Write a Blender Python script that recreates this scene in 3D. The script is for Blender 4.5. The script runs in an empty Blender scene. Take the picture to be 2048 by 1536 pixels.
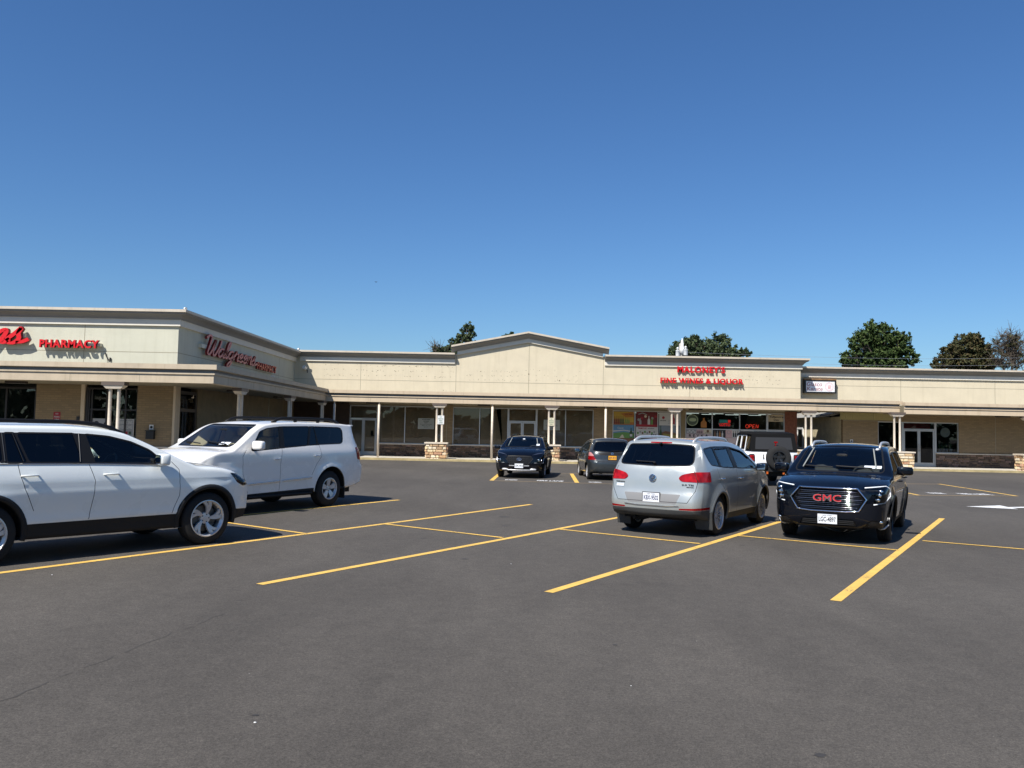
import bpy, bmesh, math, random
import numpy as np
from mathutils import Vector, Matrix
from mathutils.bvhtree import BVHTree
random.seed(7)
SC = bpy.context.scene
COL = SC.collection
R = math.radians
PI = math.pi

# ------------------------------------------------------------------ camera
CAM_H, FPX, YAW, PITCH, ROLL = 1.72, 1650.0, 0.62, 3.22, 1.15
cd = bpy.data.cameras.new('camera'); camera = bpy.data.objects.new('camera', cd); COL.objects.link(camera)
cd.sensor_width = 36.0; cd.lens = FPX / 2048 * 36.0; cd.clip_start = 0.1; cd.clip_end = 3000
CROT = Matrix.Rotation(R(YAW), 3, 'Z') @ Matrix.Rotation(PI / 2 + R(PITCH), 3, 'X') @ Matrix.Rotation(R(ROLL), 3, 'Z')
camera.matrix_world = Matrix.Translation((0, 0, CAM_H)) @ CROT.to_4x4()
SC.camera = camera

# ------------------------------------------------------------------ sky and sun
SUN_DIR = Vector((0.46, 0.74, -1.0)).normalized()
SUN_EL = math.asin(-SUN_DIR.z)
SUN_AZ = math.atan2(-SUN_DIR.x, -SUN_DIR.y)          # clockwise from +Y
world = bpy.data.worlds.new('World'); SC.world = world; world.use_nodes = True
wn, wl = world.node_tree.nodes, world.node_tree.links
bgn = wn['Background']; sky = wn.new('ShaderNodeTexSky'); sky.sky_type = 'NISHITA'; sky.sun_disc = False
sky.sun_elevation = SUN_EL; sky.sun_rotation = SUN_AZ; sky.altitude = 50; sky.air_density = 1.15; sky.dust_density = 0.35; sky.ozone_density = 2.6
hs = wn.new('ShaderNodeHueSaturation'); hs.inputs['Saturation'].default_value = 1.1; wl.new(sky.outputs[0], hs.inputs['Color']); gn = wn.new('ShaderNodeMix'); gn.data_type = 'RGBA'; gn.blend_type = 'MULTIPLY'; gn.inputs[0].default_value = 1; gn.inputs[7].default_value = (.90, 1.25, 1.68, 1); wl.new(hs.outputs[0], gn.inputs[6]); wl.new(gn.outputs[2], bgn.inputs[0]); bgn.inputs[1].default_value = 0.05
sd = bpy.data.lights.new('sun', 'SUN'); sun = bpy.data.objects.new('sun', sd); COL.objects.link(sun)
sd.energy = 5.0; sd.angle = R(0.53); sd.color = (1.0, 0.955, 0.89)
sun.rotation_euler = SUN_DIR.to_track_quat('-Z', 'Y').to_euler(); sun.location = (-20, -30, 40)
SC.view_settings.view_transform = 'Standard'; SC.view_settings.look = 'None'
SC.view_settings.gamma = 1.0; SC.view_settings.exposure = 0.42

# ------------------------------------------------------------------ measuring helpers (photo survey -> metres on a real plane)
def ray(px, py): return CROT @ Vector(((px - 1024) / FPX, (768 - py) / FPX, -1))
def onY(px, py, Y):
    d = ray(px, py); t = Y / d.y; return Vector((0, 0, CAM_H)) + d * t
def onX(px, py, X):
    d = ray(px, py); t = X / d.x; return Vector((0, 0, CAM_H)) + d * t
def gz(x, y):
    w = min(1, max(0, (28 - y) / 14)); return -0.055 * w * w * (3 - 2 * w)
def onG(px, py):
    d = ray(px, py); z = 0
    for _ in range(20):
        t = (z - CAM_H) / d.z; p = Vector((0, 0, CAM_H)) + d * t; z = gz(p.x, p.y)
    return p

# ------------------------------------------------------------------ scene helpers
def tag(o, label=None, cat=None, group=None, kind=None):
    if label: o['label'] = label
    if cat: o['category'] = cat
    if group: o['group'] = group
    if kind: o['kind'] = kind
    return o
def thing(name, label, cat, loc=(0, 0, 0), rz=0, group=None):
    o = bpy.data.objects.new(name, None); COL.objects.link(o)
    o.empty_display_size = 0.2; o.location = loc; o.rotation_euler = (0, 0, rz)
    return tag(o, label, cat, group)
def wloc(o):
    v = Vector((0, 0, 0))
    while o is not None: v += Vector(o.location); o = o.parent
    return v
def link(name, me, mats, parent=None, world_coords=False, smooth=False):
    o = bpy.data.objects.new(name, me); COL.objects.link(o)
    if not isinstance(mats, (list, tuple)): mats = [mats]
    for m in mats: me.materials.append(m)
    if parent is not None:
        if world_coords:
            w = wloc(parent); me.transform(Matrix.Translation(-w))
        o.parent = parent
    if smooth:
        for p in me.polygons: p.use_smooth = True
    return o
class MB:
    def __init__(s): s.v = []; s.f = []; s.m = []; s.k = 0; s.T = None
    def add(s, vs, fs):
        n = len(s.v)
        if s.T is not None: vs = [s.T @ Vector(v) for v in vs]
        s.v += [tuple(v) for v in vs]; s.f += [tuple(i + n for i in f) for f in fs]; s.m += [s.k] * len(fs)
        return s
    def box(s, x0, x1, y0, y1, z0, z1):
        if x0 > x1: x0, x1 = x1, x0
        if y0 > y1: y0, y1 = y1, y0
        if z0 > z1: z0, z1 = z1, z0
        return s.add([(x0,y0,z0),(x1,y0,z0),(x1,y1,z0),(x0,y1,z0),(x0,y0,z1),(x1,y0,z1),(x1,y1,z1),(x0,y1,z1)],
              [(0,3,2,1),(4,5,6,7),(0,1,5,4),(1,2,6,5),(2,3,7,6),(3,0,4,7)])
    def quad(s, a, b, c, d): return s.add([a, b, c, d], [(0, 1, 2, 3)])
    def prism(s, pts, d):                    # planar polygon pts (3d) extruded by vector d
        n = len(pts); d = Vector(d); a = [Vector(p) for p in pts]; b = [p + d for p in a]
        return s.add(a + b, [tuple(range(n))[::-1], tuple(range(n, 2 * n))] + [(i, (i + 1) % n, n + (i + 1) % n, n + i) for i in range(n)])
    def tube(s, pts, r, n=8, cap=True, sq=1.0):
        pts = [Vector(p) for p in pts]; vs = []; fs = []; L = len(pts)
        rs = r if isinstance(r, (list, tuple)) else [r] * L
        up = Vector((0, 0, 1)); pa = None
        for i, p in enumerate(pts):
            t = (pts[min(i + 1, L - 1)] - pts[max(i - 1, 0)]).normalized()
            if pa is None:
                a = t.cross(up)
                if a.length < 0.1: a = t.cross(Vector((1, 0, 0)))
            else: a = pa - t * pa.dot(t)
            a.normalize(); pa = a; b = t.cross(a)
            for k in range(n):
                th = 2 * PI * (k + .5) / n; vs.append(p + a * math.cos(th) * rs[i] + b * math.sin(th) * rs[i] * sq)
        for i in range(L - 1):
            for k in range(n): fs.append((i * n + k, i * n + (k + 1) % n, (i + 1) * n + (k + 1) % n, (i + 1) * n + k))
        if cap: fs += [tuple(range(n))[::-1], tuple(range((L - 1) * n, L * n))]
        return s.add(vs, fs)
    def lathe(s, prof, n=24, axis='Z', c=(0, 0, 0), closed=False):      # prof: (r, h)
        vs = []; fs = []; c = Vector(c)
        for r, h in prof:
            for k in range(n):
                a = 2 * PI * k / n; u, v = r * math.cos(a), r * math.sin(a)
                p = (u, v, h) if axis == 'Z' else ((h, u, v) if axis == 'X' else (v, h, u))
                vs.append(c + Vector(p))
        L = len(prof)
        for i in range(L - 1 if not closed else L):
            j = (i + 1) % L
            for k in range(n): fs.append((i * n + k, i * n + (k + 1) % n, j * n + (k + 1) % n, j * n + k))
        if not closed:
            if prof[0][0] > 1e-6: fs.append(tuple(range(n))[::-1])
            if prof[-1][0] > 1e-6: fs.append(tuple(range((L - 1) * n, L * n)))
        return s.add(vs, fs)
    def sq(s, c, h, e=0.4, rot=None, nu=14, nv=9):  # superquadric block (soft box)
        def sp(x, p): return math.copysign(abs(x) ** p, x)
        vs = []; c = Vector(c)
        for i in range(nv + 1):
            ph = -PI / 2 + PI * i / nv
            for k in range(nu):
                th = 2 * PI * k / nu
                p = Vector((h[0] * sp(math.cos(ph), e) * sp(math.cos(th), e), h[1] * sp(math.cos(ph), e) * sp(math.sin(th), e), h[2] * sp(math.sin(ph), e)))
                if rot is not None: p = rot @ p
                vs.append(c + p)
        fs = [(i * nu + k, i * nu + (k + 1) % nu, (i + 1) * nu + (k + 1) % nu, (i + 1) * nu + k) for i in range(nv) for k in range(nu)]
        return s.add(vs, fs)
    def build(s, name, mats, parent=None, wc=False, smooth=False):
        me = bpy.data.meshes.new(name); me.from_pydata(s.v, [], s.f)
        o = link(name, me, mats, parent, wc, smooth)
        for p, k in zip(me.polygons, s.m): p.material_index = k
        bm = bmesh.new(); bm.from_mesh(me); bmesh.ops.remove_doubles(bm, verts=bm.verts, dist=1e-6) if smooth else None
        bmesh.ops.recalc_face_normals(bm, faces=bm.faces); bm.to_mesh(me); bm.free(); me.update()
        return o

# ------------------------------------------------------------------ materials
def lin(c):
    if isinstance(c, str): c = tuple(int(c[i:i + 2], 16) / 255 for i in (0, 2, 4)); return tuple(x / 12.92 if x <= .04045 else ((x + .055) / 1.055) ** 2.4 for x in c)
    return tuple(c)
_mc = {}
def mat(name, col, rough=0.6, metal=0.0, coat=0.0, var=0.0, scale=4.0, bump=0.0, bscale=40.0, spec=0.5, emit=0.0, var2=None, detail=4, coords='Object'):
    if name in _mc: return _mc[name]
    m = bpy.data.materials.new(name); m.use_nodes = True; nt = m.node_tree; b = nt.nodes['Principled BSDF']
    c = lin(col)
    b.inputs['Base Color'].default_value = (*c, 1); b.inputs['Roughness'].default_value = rough; b.inputs['Metallic'].default_value = metal
    b.inputs['Coat Weight'].default_value = coat; b.inputs['Coat Roughness'].default_value = 0.03; b.inputs['Specular IOR Level'].default_value = spec
    if emit: b.inputs['Emission Color'].default_value = (*c, 1); b.inputs['Emission Strength'].default_value = emit
    if var or bump:
        tc = nt.nodes.new('ShaderNodeTexCoord')
        if var:
            n = nt.nodes.new('ShaderNodeTexNoise'); n.inputs['Scale'].default_value = scale; n.inputs['Detail'].default_value = detail; n.inputs['Roughness'].default_value = 0.6
            nt.links.new(tc.outputs[coords], n.inputs['Vector'])
            r = nt.nodes.new('ShaderNodeValToRGB'); r.color_ramp.elements[0].position = 0.3; r.color_ramp.elements[1].position = 0.7
            c2 = lin(var2) if var2 else tuple(min(1, x * (1 + var)) for x in c)
            r.color_ramp.elements[0].color = (*[x * (1 - var) for x in c], 1); r.color_ramp.elements[1].color = (*c2, 1)
            nt.links.new(n.outputs[0], r.inputs[0]); nt.links.new(r.outputs[0], b.inputs['Base Color'])
        if bump:
            n2 = nt.nodes.new('ShaderNodeTexNoise'); n2.inputs['Scale'].default_value = bscale; n2.inputs['Detail'].default_value = 5
            nt.links.new(tc.outputs[coords], n2.inputs['Vector'])
            bp = nt.nodes.new('ShaderNodeBump'); bp.inputs['Strength'].default_value = bump; bp.inputs['Distance'].default_value = 0.02
            nt.links.new(n2.outputs[0], bp.inputs['Height']); nt.links.new(bp.outputs[0], b.inputs['Normal'])
    _mc[name] = m; return m
def glass(name, tint=(.5, .55, .55), ior=1.5, rough=0.0, gl=(1, 1, 1)):
    if name in _mc: return _mc[name]
    m = bpy.data.materials.new(name); m.use_nodes = True; nt = m.node_tree; nt.nodes.clear()
    o = nt.nodes.new('ShaderNodeOutputMaterial'); mx = nt.nodes.new('ShaderNodeMixShader'); t = nt.nodes.new('ShaderNodeBsdfTransparent'); g = nt.nodes.new('ShaderNodeBsdfGlossy')
    f = nt.nodes.new('ShaderNodeFresnel'); f.inputs[0].default_value = ior; t.inputs[0].default_value = (*tint, 1); g.inputs['Roughness'].default_value = rough; g.inputs[0].default_value = (*gl, 1)
    nt.links.new(f.outputs[0], mx.inputs[0]); nt.links.new(t.outputs[0], mx.inputs[1]); nt.links.new(g.outputs[0], mx.inputs[2]); nt.links.new(mx.outputs[0], o.inputs[0])
    _mc[name] = m; return m
def stone_mat(name, cols, bump=0.5):
    if name in _mc: return _mc[name]
    m = bpy.data.materials.new(name); m.use_nodes = True; nt = m.node_tree; b = nt.nodes['Principled BSDF']; b.inputs['Roughness'].default_value = .9
    g = nt.nodes.new('ShaderNodeNewGeometry'); r = nt.nodes.new('ShaderNodeValToRGB'); r.color_ramp.interpolation = 'CONSTANT'
    el = r.color_ramp.elements
    while len(el) < len(cols): el.new(0.5)
    for i, c in enumerate(cols): el[i].position = i / len(cols); el[i].color = (*lin(c), 1)
    tc = nt.nodes.new('ShaderNodeTexCoord'); n = nt.nodes.new('ShaderNodeTexNoise'); n.inputs['Scale'].default_value = 14; n.inputs['Detail'].default_value = 6
    nt.links.new(tc.outputs['Object'], n.inputs['Vector']); nt.links.new(g.outputs['Random Per Island'], r.inputs[0])
    mx = nt.nodes.new('ShaderNodeMix'); mx.data_type = 'RGBA'; mx.blend_type = 'OVERLAY'; mx.inputs[0].default_value = 0.5
    nt.links.new(r.outputs[0], mx.inputs[6]); nt.links.new(n.outputs[0], mx.inputs[7]); nt.links.new(mx.outputs[2], b.inputs['Base Color'])
    bp = nt.nodes.new('ShaderNodeBump'); bp.inputs['Strength'].default_value = bump; bp.inputs['Distance'].default_value = .03
    nt.links.new(n.outputs[0], bp.inputs['Height']); nt.links.new(bp.outputs[0], b.inputs['Normal'])
    _mc[name] = m; return m

# ------------------------------------------------------------------ lettering
_fc = {}
def text_verts(s, bold=0.0, shear=0.0, space=1.0, res=3, extrude=0.0):
    k = (s, bold, shear, space, res, extrude)
    if k in _fc: return _fc[k]
    cu = bpy.data.curves.new('t', 'FONT'); cu.body = s; cu.size = 1; cu.offset = bold; cu.shear = shear; cu.space_character = space; cu.resolution_u = res
    cu.extrude = extrude; cu.fill_mode = 'BOTH'
    o = bpy.data.objects.new('t', cu); COL.objects.link(o)
    dg = bpy.context.evaluated_depsgraph_get(); me = o.evaluated_get(dg).to_mesh()
    vs = [v.co.copy() for v in me.vertices]; fs = [tuple(p.vertices) for p in me.polygons]; nz = [abs(p.normal.z) > .5 and p.center.z > 0 for p in me.polygons]
    o.evaluated_get(dg).to_mesh_clear(); bpy.data.objects.remove(o); bpy.data.curves.remove(cu)
    _fc[k] = (vs, fs, nz); return _fc[k]
def put_text(mb, s, origin, ux, uz, w, h, bold=0.0, shear=0.0, depth=0.0, side_k=None, space=1.0, res=3):
    """fit text s into a w x h box whose lower left corner is origin; ux reading direction, uz up; depth towards ux x uz"""
    vs, fs, nz = text_verts(s, bold, shear, space, res, 0.5 if depth else 0.0)
    xs = [v.x for v in vs]; ys = [v.y for v in vs]; x0, x1, y0, y1 = min(xs), max(xs), min(ys), max(ys)
    ux = Vector(ux); uz = Vector(uz); un = ux.cross(uz); o = Vector(origin)
    P = [o + ux * ((v.x - x0) / (x1 - x0) * w) + uz * ((v.y - y0) / (y1 - y0) * h) + un * ((v.z + .5) * depth if depth else 0) for v in vs]
    n = len(mb.v); mb.v += [tuple(p) for p in P]; mb.f += [tuple(i + n for i in f) for f in fs]
    mb.m += [mb.k if (z or side_k is None) else side_k for z in nz]
def smooth_path(pts, n=6):
    P = [Vector((p[0], p[1], 0)) for p in pts]; out = []
    for i in range(len(P) - 1):
        p0, p1, p2, p3 = P[max(i - 1, 0)], P[i], P[i + 1], P[min(i + 2, len(P) - 1)]
        for k in range(n):
            t = k / n; out.append(0.5 * ((2 * p1) + (p2 - p0) * t + (2 * p0 - 5 * p1 + 4 * p2 - p3) * t * t + (3 * p1 - p0 - 3 * p2 + p3) * t ** 3))
    return out + [P[-1]]
# ================================================================== GROUND
def asphalt_mat():
    m = bpy.data.materials.new('asphalt'); m.use_nodes = True; nt = m.node_tree; b = nt.nodes['Principled BSDF']; L = nt.links
    tc = nt.nodes.new('ShaderNodeTexCoord')
    def noise(sc, det, rough=.6, stretch=None):
        n = nt.nodes.new('ShaderNodeTexNoise'); n.inputs['Scale'].default_value = sc; n.inputs['Detail'].default_value = det; n.inputs['Roughness'].default_value = rough
        if stretch:
            mp = nt.nodes.new('ShaderNodeMapping'); mp.inputs['Scale'].default_value = stretch; mp.inputs['Rotation'].default_value = (0, 0, R(-14)); L.new(tc.outputs['Object'], mp.inputs[0]); L.new(mp.outputs[0], n.inputs['Vector'])
        else: L.new(tc.outputs['Object'], n.inputs['Vector'])
        return n
    def ramp(a, p0, c0, p1, c1):
        r = nt.nodes.new('ShaderNodeValToRGB'); e = r.color_ramp.elements; e[0].position = p0; e[0].color = (*c0, 1); e[1].position = p1; e[1].color = (*c1, 1); L.new(a, r.inputs[0]); return r
    def mix(kind, f, a, bb):
        x = nt.nodes.new('ShaderNodeMix'); x.data_type = 'RGBA'; x.blend_type = kind; x.inputs[0].default_value = f; L.new(a, x.inputs[6]); L.new(bb, x.inputs[7]); return x.outputs[2]
    big = ramp(noise(.12, 4).outputs[0], .28, (.070, .0615, .0515), .72, (.095, .085, .072))
    sw = ramp(noise(.55, 5, .65, (1, .28, 1)).outputs[0], .32, (.40, .40, .40), .68, (.60, .60, .60))
    mid = ramp(noise(7, 6, .7).outputs[0], .3, (.42, .42, .42), .7, (.58, .58, .58))
    fine = ramp(noise(120, 3, .8).outputs[0], .3, (.18, .18, .18), .72, (.84, .84, .84)); grit = ramp(noise(38, 4, .8).outputs[0], .32, (.30, .30, .30), .7, (.72, .72, .72))
    c = mix('OVERLAY', .8, big.outputs[0], sw.outputs[0]); c = mix('OVERLAY', .8, c, mid.outputs[0]); c = mix('OVERLAY', .75, c, grit.outputs[0]); c = mix('OVERLAY', .85, c, fine.outputs[0])
    # pale stone chips and dark tar flecks of their own
    v = nt.nodes.new('ShaderNodeTexVoronoi'); v.inputs['Scale'].default_value = 9; L.new(tc.outputs['Object'], v.inputs['Vector'])
    sp = ramp(v.outputs['Distance'], .035, (1, 1, 1), .06, (0, 0, 0))
    sel = ramp(v.outputs['Color'], .80, (0, 0, 0), .86, (1, 1, 1)); k = mix('MULTIPLY', 1, sp.outputs[0], sel.outputs[0])
    x = nt.nodes.new('ShaderNodeMix'); x.data_type = 'RGBA'; L.new(k, x.inputs[0]); L.new(c, x.inputs[6]); x.inputs[7].default_value = (.30, .28, .26, 1)
    v2 = nt.nodes.new('ShaderNodeTexVoronoi'); v2.inputs['Scale'].default_value = 1.1; mp = nt.nodes.new('ShaderNodeMapping'); mp.inputs['Scale'].default_value = (.7, 1.6, 1); L.new(tc.outputs['Object'], mp.inputs[0]); L.new(mp.outputs[0], v2.inputs['Vector'])
    s2 = ramp(v2.outputs['Distance'], .03, (1, 1, 1), .05, (0, 0, 0)); sel2 = ramp(v2.outputs['Color'], .62, (0, 0, 0), .66, (1, 1, 1)); k2 = mix('MULTIPLY', 1, s2.outputs[0], sel2.outputs[0])
    y = nt.nodes.new('ShaderNodeMix'); y.data_type = 'RGBA'; L.new(k2, y.inputs[0]); L.new(x.outputs[2], y.inputs[6]); y.inputs[7].default_value = (.03, .028, .027, 1)
    L.new(y.outputs[2], b.inputs['Base Color']); b.inputs['Roughness'].default_value = .88; b.inputs['Specular IOR Level'].default_value = .35
    bn = noise(190, 4, .7); bp = nt.nodes.new('ShaderNodeBump'); bp.inputs['Strength'].default_value = .55; bp.inputs['Distance'].default_value = .006
    L.new(bn.outputs[0], bp.inputs['Height']); L.new(bp.outputs[0], b.inputs['Normal'])
    return m
xs = [-1500, -400, -120] + list(np.arange(-60, 61, 3.0)) + [120, 400, 1500]
ys = [-1500, -300, -80] + list(np.arange(-30, 62, 2.0)) + [120, 400, 1500]
mb = MB(); mb.v = [(x, y, gz(x, y)) for y in ys for x in xs]; nx = len(xs)
mb.f = [(j * nx + i, j * nx + i + 1, (j + 1) * nx + i + 1, (j + 1) * nx + i) for j in range(len(ys) - 1) for i in range(nx - 1)]; mb.m = [0] * len(mb.f)
tag(mb.build('parking_lot', asphalt_mat(), smooth=True), 'dark grey asphalt parking lot', None, None, 'structure')

# painted markings: strips laid 4 mm above the asphalt
def strip(mb, a, b, w, lift=.004):
    a = Vector((a[0], a[1])); b = Vector((b[0], b[1])); d = (b - a); n = Vector((-d.y, d.x)).normalized() * w / 2; N = max(1, int(d.length / 1.5))
    base = len(mb.v)
    for i in range(N + 1):
        p = a + d * i / N
        for q in (p + n, p - n): mb.v.append((q.x, q.y, gz(q.x, q.y) + lift))
    for i in range(N): mb.f.append((base + 2 * i, base + 2 * i + 1, base + 2 * i + 3, base + 2 * i + 2)); mb.m.append(0)
def worn_paint(name, c, wear):
    m = mat(name, c, .75, var=.10, scale=5, bump=.25, bscale=120); nt = m.node_tree; b = nt.nodes['Principled BSDF']; src = b.inputs['Base Color'].links[0].from_socket; tc = nt.nodes.new('ShaderNodeTexCoord')
    n = nt.nodes.new('ShaderNodeTexNoise'); n.inputs['Scale'].default_value = 34; n.inputs['Detail'].default_value = 8; n.inputs['Roughness'].default_value = .75; nt.links.new(tc.outputs['Object'], n.inputs[0])
    n2 = nt.nodes.new('ShaderNodeTexNoise'); n2.inputs['Scale'].default_value = 1.3; nt.links.new(tc.outputs['Object'], n2.inputs[0]); ad = nt.nodes.new('ShaderNodeMath'); ad.operation = 'MULTIPLY_ADD'; ad.inputs[1].default_value = .45; nt.links.new(n2.outputs[0], ad.inputs[0]); nt.links.new(n.outputs[0], ad.inputs[2])
    r = nt.nodes.new('ShaderNodeValToRGB'); r.color_ramp.elements[0].position = wear; r.color_ramp.elements[1].position = wear + .05; nt.links.new(ad.outputs[0], r.inputs[0])
    x = nt.nodes.new('ShaderNodeMix'); x.data_type = 'RGBA'; nt.links.new(r.outputs[0], x.inputs[0]); nt.links.new(src, x.inputs[6]); x.inputs[7].default_value = (.12, .10, .075, 1); nt.links.new(x.outputs[2], b.inputs['Base Color']); return m
m_yel = worn_paint('yellow_paint', (.74, .46, .10), .84)
m_wht = mat('white_paint', (.72, .72, .70), .7, var=.12, scale=6)
m_ypale = mat('faded_yellow_paint', (.40, .29, .15), .8, var=.12, scale=3)
def gp(px, py): v = onG(px, py); return (v.x, v.y)
def ext(a, b, k): return (b[0] + (b[0] - a[0]) * k, b[1] + (b[1] - a[1]) * k)
mb = MB()
L0a, L0b = gp(0, 1146), gp(1062, 1009); L1a, L1b = gp(519, 1169), gp(1240, 1034.5); L2a, L2b = gp(1097, 1185), gp(1552, 1046); L3a, L3b = gp(1671, 1202), gp(1884, 1037)
Lma, Lmb = gp(478, 1031), gp(798, 1000)
strip(mb, ext(L0b, L0a, .45), L0b, .115); strip(mb, L1a, ext(L1a, L1b, .14), .115); strip(mb, L2a, ext(L2a, L2b, .12), .115); strip(mb, L3a, L3b, .115)
strip(mb, ext(Lmb, Lma, 1.3), Lmb, .115)
LR = [(L3b[0] - L3a[0]), (L3b[1] - L3a[1])]
mb2 = MB()
for a, b in (((400, 1038), (612, 1068)), ((765, 1048), (1005, 1076)), ((1118, 1059), (1400, 1088)), ((1478, 1072), (1797, 1101)), ((1845, 1082), (2048, 1099))):
    A, B = gp(*a), gp(*b)
    if a[0] == 1845: B = ext(A, B, .8)
    strip(mb2, A, B, .085, .008)
for q in mb2.v: mb.v.append(q)
n0 = len(mb.v) - len(mb2.v); mb.f += [tuple(i + n0 for i in f) for f in mb2.f]; mb.m += mb2.m
# stalls in front of the stores
P = lambda *a: gp(*a)
strip(mb, P(983, 961), P(1000, 947), .15); strip(mb, P(1154, 965.5), P(1143, 947.5), .15)
strip(mb, P(1877, 968), P(2034, 992.3), .11); strip(mb, P(1790, 981), P(1840, 991), .11)
tag(mb.build('yellow_stall_lines', m_yel), 'yellow painted parking stall lines', None, None, 'structure')
mb = MB()
strip(mb, P(983, 961.5), P(1320, 971), .09, .0085); strip(mb, P(1100, 947), P(1160, 947.6), .09); strip(mb, P(1790, 967.7), P(1877, 968.3), .09); strip(mb, P(1780, 990.5), P(2030, 992.6), .09, .0085)
tag(mb.build('faded_cross_lines', m_ypale), 'faded yellow cross lines of the front stalls', None, None, 'structure')
mb = MB()
def patch(pts, lift=.008):
    n = len(mb.v); Q = [onG(*p) for p in pts]; mb.v += [(q.x, q.y, q.z + lift) for q in Q]; mb.f.append(tuple(range(n, n + len(Q)))); mb.m.append(0)
patch([(1932, 1013.5), (2000, 1011.3), (2037, 1019)]); patch([(2016, 1014.7), (2140, 1012.5), (2142, 1016.5), (2022, 1016.3)])
tag(mb.build('painted_arrow', m_wht), 'white arrow painted on the asphalt', None, None, 'structure')
mb = MB(); rp_ = random.Random(2)
for a_, b_ in (((-6, 1224 + 180), (452, 1226)),):
    p0, p1 = gp(*a_), gp(*b_); q = [p0]
    for k in range(1, 25): t_ = k / 24; q.append((p0[0] + (p1[0] - p0[0]) * t_ + rp_.gauss(0, .012), p0[1] + (p1[1] - p0[1]) * t_ + rp_.gauss(0, .012)))
    for k in range(24):
        if rp_.random() < .8: strip(mb, q[k], q[k + 1], rp_.uniform(.006, .02), .002)
tag(mb.build('paving_seams', mat('paving_seam', (.060, .054, .047), .95)), 'faint dark paving seams in the asphalt', None, None, 'structure')
mb = MB()
for (px, py, r_) in ((1008, 1034, .10), (930, 1118, .05), (1010, 1052, .06), (1640, 1510, .035), (510, 1431, .02), (1230, 1290, .02)):
    c_ = onG(px, py); n_ = 18; b0 = len(mb.v)
    for k in range(n_): rr_ = r_ * rp_.uniform(.55, 1.1); mb.v.append((c_.x + rr_ * 1.3 * math.cos(2 * PI * k / n_), c_.y + rr_ * math.sin(2 * PI * k / n_), c_.z + .0025))
    mb.f.append(tuple(range(b0, b0 + n_))); mb.m.append(0)
tag(mb.build('oil_stains', mat('oil_stain', (.046, .041, .036), .7, var=.2, scale=9)), 'dull oil stains on the asphalt', None, None, 'structure')
# stencilled words on the front stalls (seen almost edge-on)
mb = MB()
for (s, pa, pb, hh) in (('NO PARKING', (1009, 961), (1034, 961.6), .5), ('FIRE LANE', (1073, 962.5), (1126, 964), .5), ('NO PARKING', (1178, 965.8), (1203, 966.4), .5), ('NO PARKING', (1862, 988), (1895, 989), .6), ('FIRE LANE', (1932, 990), (1990, 991), .6)):
    a = onG(*pa); b = onG(*pb); d = (b - a); w = d.length; d.normalize()
    put_text(mb, s, (a.x, a.y, gz(a.x, a.y) + .013), (d.x, d.y, 0), (-d.y, d.x, 0), w, hh, bold=.03, res=2)
tag(mb.build('painted_lettering', m_wht), 'white stencilled words on the front stalls', None, None, 'structure')

# ================================================================== BUILDINGS
YW, YC = 47.5, 44.8            # store wall plane, canopy front plane
WX, CX = -13.1, -10.6          # pharmacy wing: side wall plane, side canopy plane
FW, FC = 31.2, 28.3            # pharmacy wing: front wall plane, front canopy plane
ZC0, ZC1 = 3.12, 3.72
m_st = mat('cream_stucco', (.595, .525, .385), .92, var=.05, scale=1.3, bump=.35, bscale=60, detail=7)
m_stw = mat('pale_stucco', (.53, .52, .415), .92, var=.05, scale=1.1, bump=.35, bscale=60, detail=7)
m_band = mat('white_trim_stucco', (.66, .62, .53), .85, var=.05, scale=2)
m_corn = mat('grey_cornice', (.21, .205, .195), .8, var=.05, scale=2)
m_cap = mat('cornice_metal_cap', (.55, .48, .38), .5, var=.06, scale=1.5)
m_fas = mat('beige_fascia', (.55, .44, .305), .6, var=.06, scale=.9)
m_fasw = mat('aged_beige_fascia', (.50, .41, .29), .6, var=.1, scale=1.5)
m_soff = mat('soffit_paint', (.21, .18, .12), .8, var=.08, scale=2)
m_joint = mat('control_joint', (.29, .26, .19), .9)
m_hole = mat('old_fixing_hole', (.20, .17, .12), .9)
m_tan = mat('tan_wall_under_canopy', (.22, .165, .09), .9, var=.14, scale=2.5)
m_alum = mat('aluminium_frame', (.52, .50, .47), .4, .6)
m_dark = mat('dark_bronze_frame', (.022, .017, .014), .45)
m_post = mat('cream_post_paint', (.66, .57, .45), .55, var=.1, scale=6)
m_kraft = mat('brown_kraft_paper', (.40, .255, .15), .9, var=.12, scale=1.2)
m_black = mat('matt_black', (.012, .012, .012), .6)
m_concr = mat('sidewalk_concrete', (.52, .48, .40), .9, var=.08, scale=2, bump=.2, bscale=50)
m_curb = mat('curb_yellow_worn', (.40, .32, .16), .9, var=.22, scale=3)
m_gls = glass('store_glass', (.84, .87, .86), 1.45)
m_int = mat('store_interior', (.10, .085, .065), .9)
m_roof = mat('flat_roof', (.30, .30, .30), .9)
m_stone = stone_mat('ledge_stone', ['6b5646', '7d6450', '5d4c42', '8a705c', '705c50', '66564c', '94796a', '584840'])
m_stone2 = stone_mat('pier_stone', ['d2b48a', 'c09c74', 'e0cba2', 'b98f70', 'd8c4a4', 'caa184', 'ad9070', 'e2d2b6'], .7)

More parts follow.
